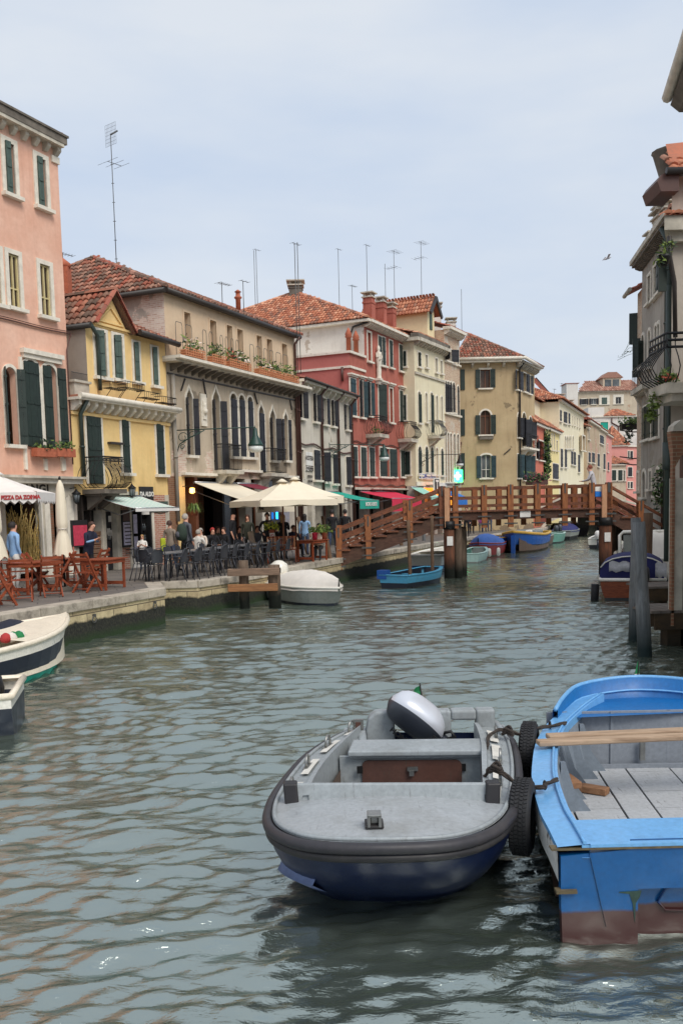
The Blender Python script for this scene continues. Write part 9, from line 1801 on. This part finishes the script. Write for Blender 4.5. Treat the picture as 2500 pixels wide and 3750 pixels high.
def mk_metal_table():
 t = proto('metal_table', 'table', 'grey metal tables on the restaurant terrace'); mb = MB(); mb.box((0,0,.735), (1.15,.7,.03)); mb.build('tabletop', 'table_grey', t)
 for x in (-.5,.5):
  for y in (-.28,.28): mb = MB(); mb.box((x,y,.36), (.04,.04,.72)); mb.build('leg', 'metal_dark', t)
 return t
def mk_wood_chair():
 t = proto('folding_chair', 'chair', 'orange wooden folding chairs outside the pizzeria'); m = 'teak'; mb = MB()
 for k in range(5): mb.box((0,-.18+.09*k,.45), (.42,.07,.018))
 mb.build('seat', m, t); mb = MB()
 for z, hh in ((.84,.06),(.73,.05),(.63,.03)): mb.obox(V((-.24,.2+(z-.45)*.22,z)), V((.48,0,0)), V((0,.016,.0)), V((0,.01,hh)))
 mb.build('backrest', m, t)
 for s in (-1,1):
  mb = MB(); mb.bar((s*.22,-.26,0), (s*.22,.3,.92), .03, .05); mb.build('leg', m, t); mb = MB(); mb.bar((s*.19,.3,0), (s*.19,-.2,.46), .028, .045); mb.build('leg', m, t)
 mb = MB(); mb.tube([(-.2,.02,.23),(.2,.02,.23)], .012, 6); mb.tube([(-.2,.22,.08),(.2,.22,.08)], .012, 6); mb.tube([(-.2,-.2,.1),(.2,-.2,.1)], .012, 6); mb.build('stretcher', m, t); return t
def mk_wood_table():
 t = proto('wooden_table', 'table', 'orange wooden tables outside the pizzeria'); mb = MB()
 for k in range(7): mb.box((0,-.33+.11*k,.74), (1.1,.1,.025))
 mb.build('tabletop', 'teak', t); mb = MB()
 for s in (-1,1): mb.box((0,s*.33,.68), (.98,.02,.08)); mb.box((s*.49,0,.68), (.02,.64,.08))
 mb.build('apron', 'teak', t)
 for x in (-.46,.46):
  for y in (-.3,.3): mb = MB(); mb.box((x,y,.36), (.06,.05,.72)); mb.build('leg', 'teak', t)
  mb = MB(); mb.box((x,0,.12), (.05,.56,.08)); mb.build('foot_rail', 'teak', t)
 return t
def put(proto_, L, labf):
 for i, (px, D, rz) in enumerate(L): place(proto_, i, V((xat(px, D), D, QZ)), math.radians(rz), labf(i, px))
tabs = [(592,25.2),(694,26.5),(782,27.9),(868,29.4),(946,30.9)]; ORD = ('first','second','third','fourth','fifth','sixth','seventh','eighth')
put(mk_metal_table(), [(a, d, 68-4) for a, d in tabs], lambda i, px: '%s grey metal table from the left in the terrace row' % ORD[i])
ch = []
for i, (px, D) in enumerate(tabs):
 c = V((xat(px, D), D, 0)); u = V((math.sin(math.radians(26)), math.cos(math.radians(26)), 0)); n = V((u.y, -u.x, 0))
 for j, (su, sn, rr) in enumerate(((-.32,.62,-116),(.3,.66,-112),(-.3,-.6,64),(.32,-.64,66))): p = c + u*su + n*sn; ch.append((p, rr+rnd.uniform(-14,14), i, j))
ch.append((V((xat(516,25.0),25.0,0)), 160, 0, 4)); ch.append((V((xat(545,24.6),24.6,0)), 215, 0, 5))
pc = mk_metal_chair()
for k, (p, rr, i, j) in enumerate(ch):
 lab = 'dark metal chair, %s of the %s table of the row' % (('canal side left','canal side right','house side left','house side right','outermost at the left end','just in front')[j], ORD[i]); place(pc, k, V((p.x,p.y,QZ)), math.radians(rr), lab)
put(mk_wood_table(), [(88,21.9,62),(200,22.9,62),(352,22.6,75),(1130,32.4,60)], lambda i, px: ('orange wooden table nearest the left edge','orange wooden table behind the second slatted chair','narrow end of an orange table right of the closed parasol','brown table holding plant pots near the bridge')[i])
WC = [(78,19.9,200,'slatted folding chair left of centre, back to the canal'),(188,20.9,205,'slatted folding chair below the middle table, back to the canal'),(318,21.9,160,'dark slatted chair directly below the waiter'),(-10,18.8,150,'folding chair cut off by the left edge, nearest the water'),(18,21.0,100,'folding chair half hidden behind the first slatted chair'),(140,22.4,95,'folded chair between the two orange tables'),(232,22.4,280,'folded chair at the right end of the middle table'),(246,25.0,20,'folding chair behind the closed parasol'),(5,23.6,30,'folding chair beside the waiter with the apron'),(352,23.9,260,'folding chair at the far side of the rightmost orange table')]
wc = mk_wood_chair()
for i, (px, D, rz, lab) in enumerate(WC): place(wc, i, V(((px-1250)/3350*D, D, QZ)), math.radians(rz), lab, 1.03)
def misc():
 D = 31.3; x0, x1 = xat(962,D), xat(1068,D+.3); t = thing('slatted_bench', 'orange and white slatted wooden bench seen from behind on the terrace', 'bench', (x0, D, QZ)); u = V((x1-x0,.5,0)); n_ = 15
 mb = MB()
 for k in range(n_): mb.mat('teak' if k % 2 else 'box_wood'); mb.obox(V((x0,D,QZ+.48))+u*(k/n_), u*(.62/n_), V((0,.02,0)), V((0,-.05,.44)))
 mb.mat('teak'); mb.obox(V((x0,D-.02,QZ+.88)), u, V((0,.03,0)), V((0,0,.05))); mb.build('backrest', None, t); mb = MB(); mb.mat('teak'); mb.obox(V((x0,D+.03,QZ+.44)), u, V((0,.4,0)), V((0,0,.03))); mb.build('seat', None, t)
 for f_ in (0,.97):
  for dy in (0,.4): mb = MB(); mb.obox(V((x0,D+dy,QZ))+u*f_, u*.03, V((0,.04,0)), V((0,0,.46))); mb.build('leg', 'teak', t)
 for i, (px, D, m_) in enumerate(((1140,32.2,('leaf_b','leaf_a')),(1176,32.7,('leaf_a','leaf_b')),(982,32.5,('leaf_b','flower_lime')))):
  c = V((xat(px,D), D, QZ+(.76 if i < 2 else .9))); t = thing('potted_plant', ('bright leafy plant in a red pot on the brown table','smaller leafy plant right of the red pot','yellow green plant behind the striped bench')[i], 'plant', c); mb = MB(); mb.lathe([(.08,0),(.1,.24),(.11,.25)], c, 10); mb.build('pot', 'canvas_crimson' if i == 0 else 'terracotta', t); mb = MB(); foliage(mb, c+V((0,0,.25)), c+V((.02,0,.25)), .26, .28, 90, m_, None, .07); mb.build('leaves', None, t)
 def parasol(lab, c, hx, hy, rz, ze, za, m, val, words=None, scal=False):
  t = thing('parasol', lab, 'parasol', (c[0], c[1], QZ)); Rm = Matrix.Rotation(math.radians(rz), 3, 'Z'); C = V((c[0],c[1],0)); K = [C + Rm @ V((sx*hx, sy*hy, 0)) + V((0,0,ze)) for sx, sy in ((-1,-1),(1,-1),(1,1),(-1,1))]; ap = C + V((0,0,za)); mb = MB(); mb.mat(m)
  for i in range(4):
   A, B = K[i], K[(i+1)%4]; rows = []
   for j in range(6): f_ = j/5; rows.append([A.lerp(B, s).lerp(ap, f_) + V((0,0,-.09*math.sin(PI*f_)*(1-.5*abs(2*s-1)))) for s in (0,.25,.5,.75,1)])
   mb.grid(rows); mb.grid([[p-V((0,0,.01)) for p in r[::-1]] for r in rows])
  mb.build('canopy', None, t); mb = MB(); mb.mat(m)
  for i in range(4):
   A, B = K[i], K[(i+1)%4]; o = (B-A).cross(V((0,0,1))).normalized()*.012; n_ = 24
   for k in range(n_):
    a_, b_ = A.lerp(B,k/n_)+o, A.lerp(B,(k+1)/n_)+o; vv = [val*((1-.3*abs(math.cos(PI*kk/2.0))) if scal else (1-.22*math.exp(-((kk/n_-.5)/.12)**2))) for kk in (k,k+1)]; mb.prism([a_, b_, b_-V((0,0,vv[1])), a_-V((0,0,vv[0]))], o*.6)
  mb.build('valance', None, t); mb = MB(); mb.lathe([(.22,-.02),(.1,.06),(.02,.1)], ap, 10); mb.build('vent_cap', m, t); mb = MB(); mb.tube([C+V((0,0,QZ)), ap], .03, 8); mb.build('pole', 'frame_wood', t); mb = MB(); mb.box(C+V((0,0,QZ+.04)), (.5,.5,.08)); mb.build('base', 'stone_dark', t)
  mb = MB(); [mb.tube([ap-V((0,0,.3)), k_], .015, 5) for k_ in K]; mb.build('rib', 'frame_wood', t)
  if words: text(words, .138, 'ink_red', t, (K[0]+K[1])/2 + (K[1]-K[0])*.35 + (K[1]-K[0]).cross(V((0,0,1))).normalized()*.035 - V((0,0,val*.45)), K[1]-K[0], (0,0,1), bold=.008, sx=.85)
  return t
 parasol('big cream parasol spread over the terrace, its front edge facing the canal', (-1.92,31.2), 1.38, 1.38, 27, 3.03, 3.66, 'canvas_cream', .2)
 parasol('second cream parasol half hidden behind the big one, beside the teal awning', (-1.6,33.4), 1.3, 1.3, 27, 3.16, 3.8, 'canvas_cream', .26)
 parasol('white scalloped parasol with red lettering in front of the bakery', (-9.12,24.6), 1.3, 1.3, 6, 3.33, 3.85, 'canvas_white', .3, 'PIZZA DA ZORMA', True)
 for px, D, yt, yb, lab in ((237,22.4,1760,2036,'closed cream parasol tied at the waist in front of the dark brick doorway'),(-6,20.3,1775,2040,'closed cream parasol cut by the left edge')):
  X = (px-1250)/3350*D; z1 = 2.75+(1884-yt)*D/3350; z0 = 2.75+(1884-yb)*D/3350; t = thing('closed_parasol', lab, 'parasol', (X, D, QZ), 'closed parasols'); mb = MB(); mb.smooth = True; rows = []; L = z1-z0
  for i in range(19):
   f_ = i/18; r = .05+.09*math.sin(PI*min(1,f_*.9))**.6*(1-.2*f_); r = r if f_ < .62 else .085 if f_ < .67 else .085+.13*((f_-.67)/.33)**.7
   if f_ < .06: r = .02+f_*.9
   rows.append([V((X,D,z1-L*f_ + (.05*math.sin(j*2.1) if i == 18 else 0))) + V((math.cos(2*PI*j/20),math.sin(2*PI*j/20),0))*r*(1+(.05+.16*f_)*math.sin(j*PI*.8+f_*2)) for j in range(20)])
  mb.grid(rows[::-1], True); mb.build('folded_canopy', 'canvas_cream', t); mb = MB(); zt_ = z1-L*.645; mb.tube([V((X+math.cos(i*PI/6)*.1,D+math.sin(i*PI/6)*.1,zt_)) for i in range(13)], .015, 5); mb.build('tie', 'cover_white', t); mb = MB(); mb.tube([V((X,D,QZ)), V((X,D,z0+.3))], .028, 8); mb.lathe([(.02,z1-.02),(.035,z1+.04),(.01,z1+.09)], (X,D,0), 8); mb.build('pole', 'iron_black', t); mb = MB(); mb.box((X,D,QZ+.05), (.5,.5,.09)); mb.build('base', 'stone_dark', t)
plain('flower_lime', (190,196,70), .7)
misc()
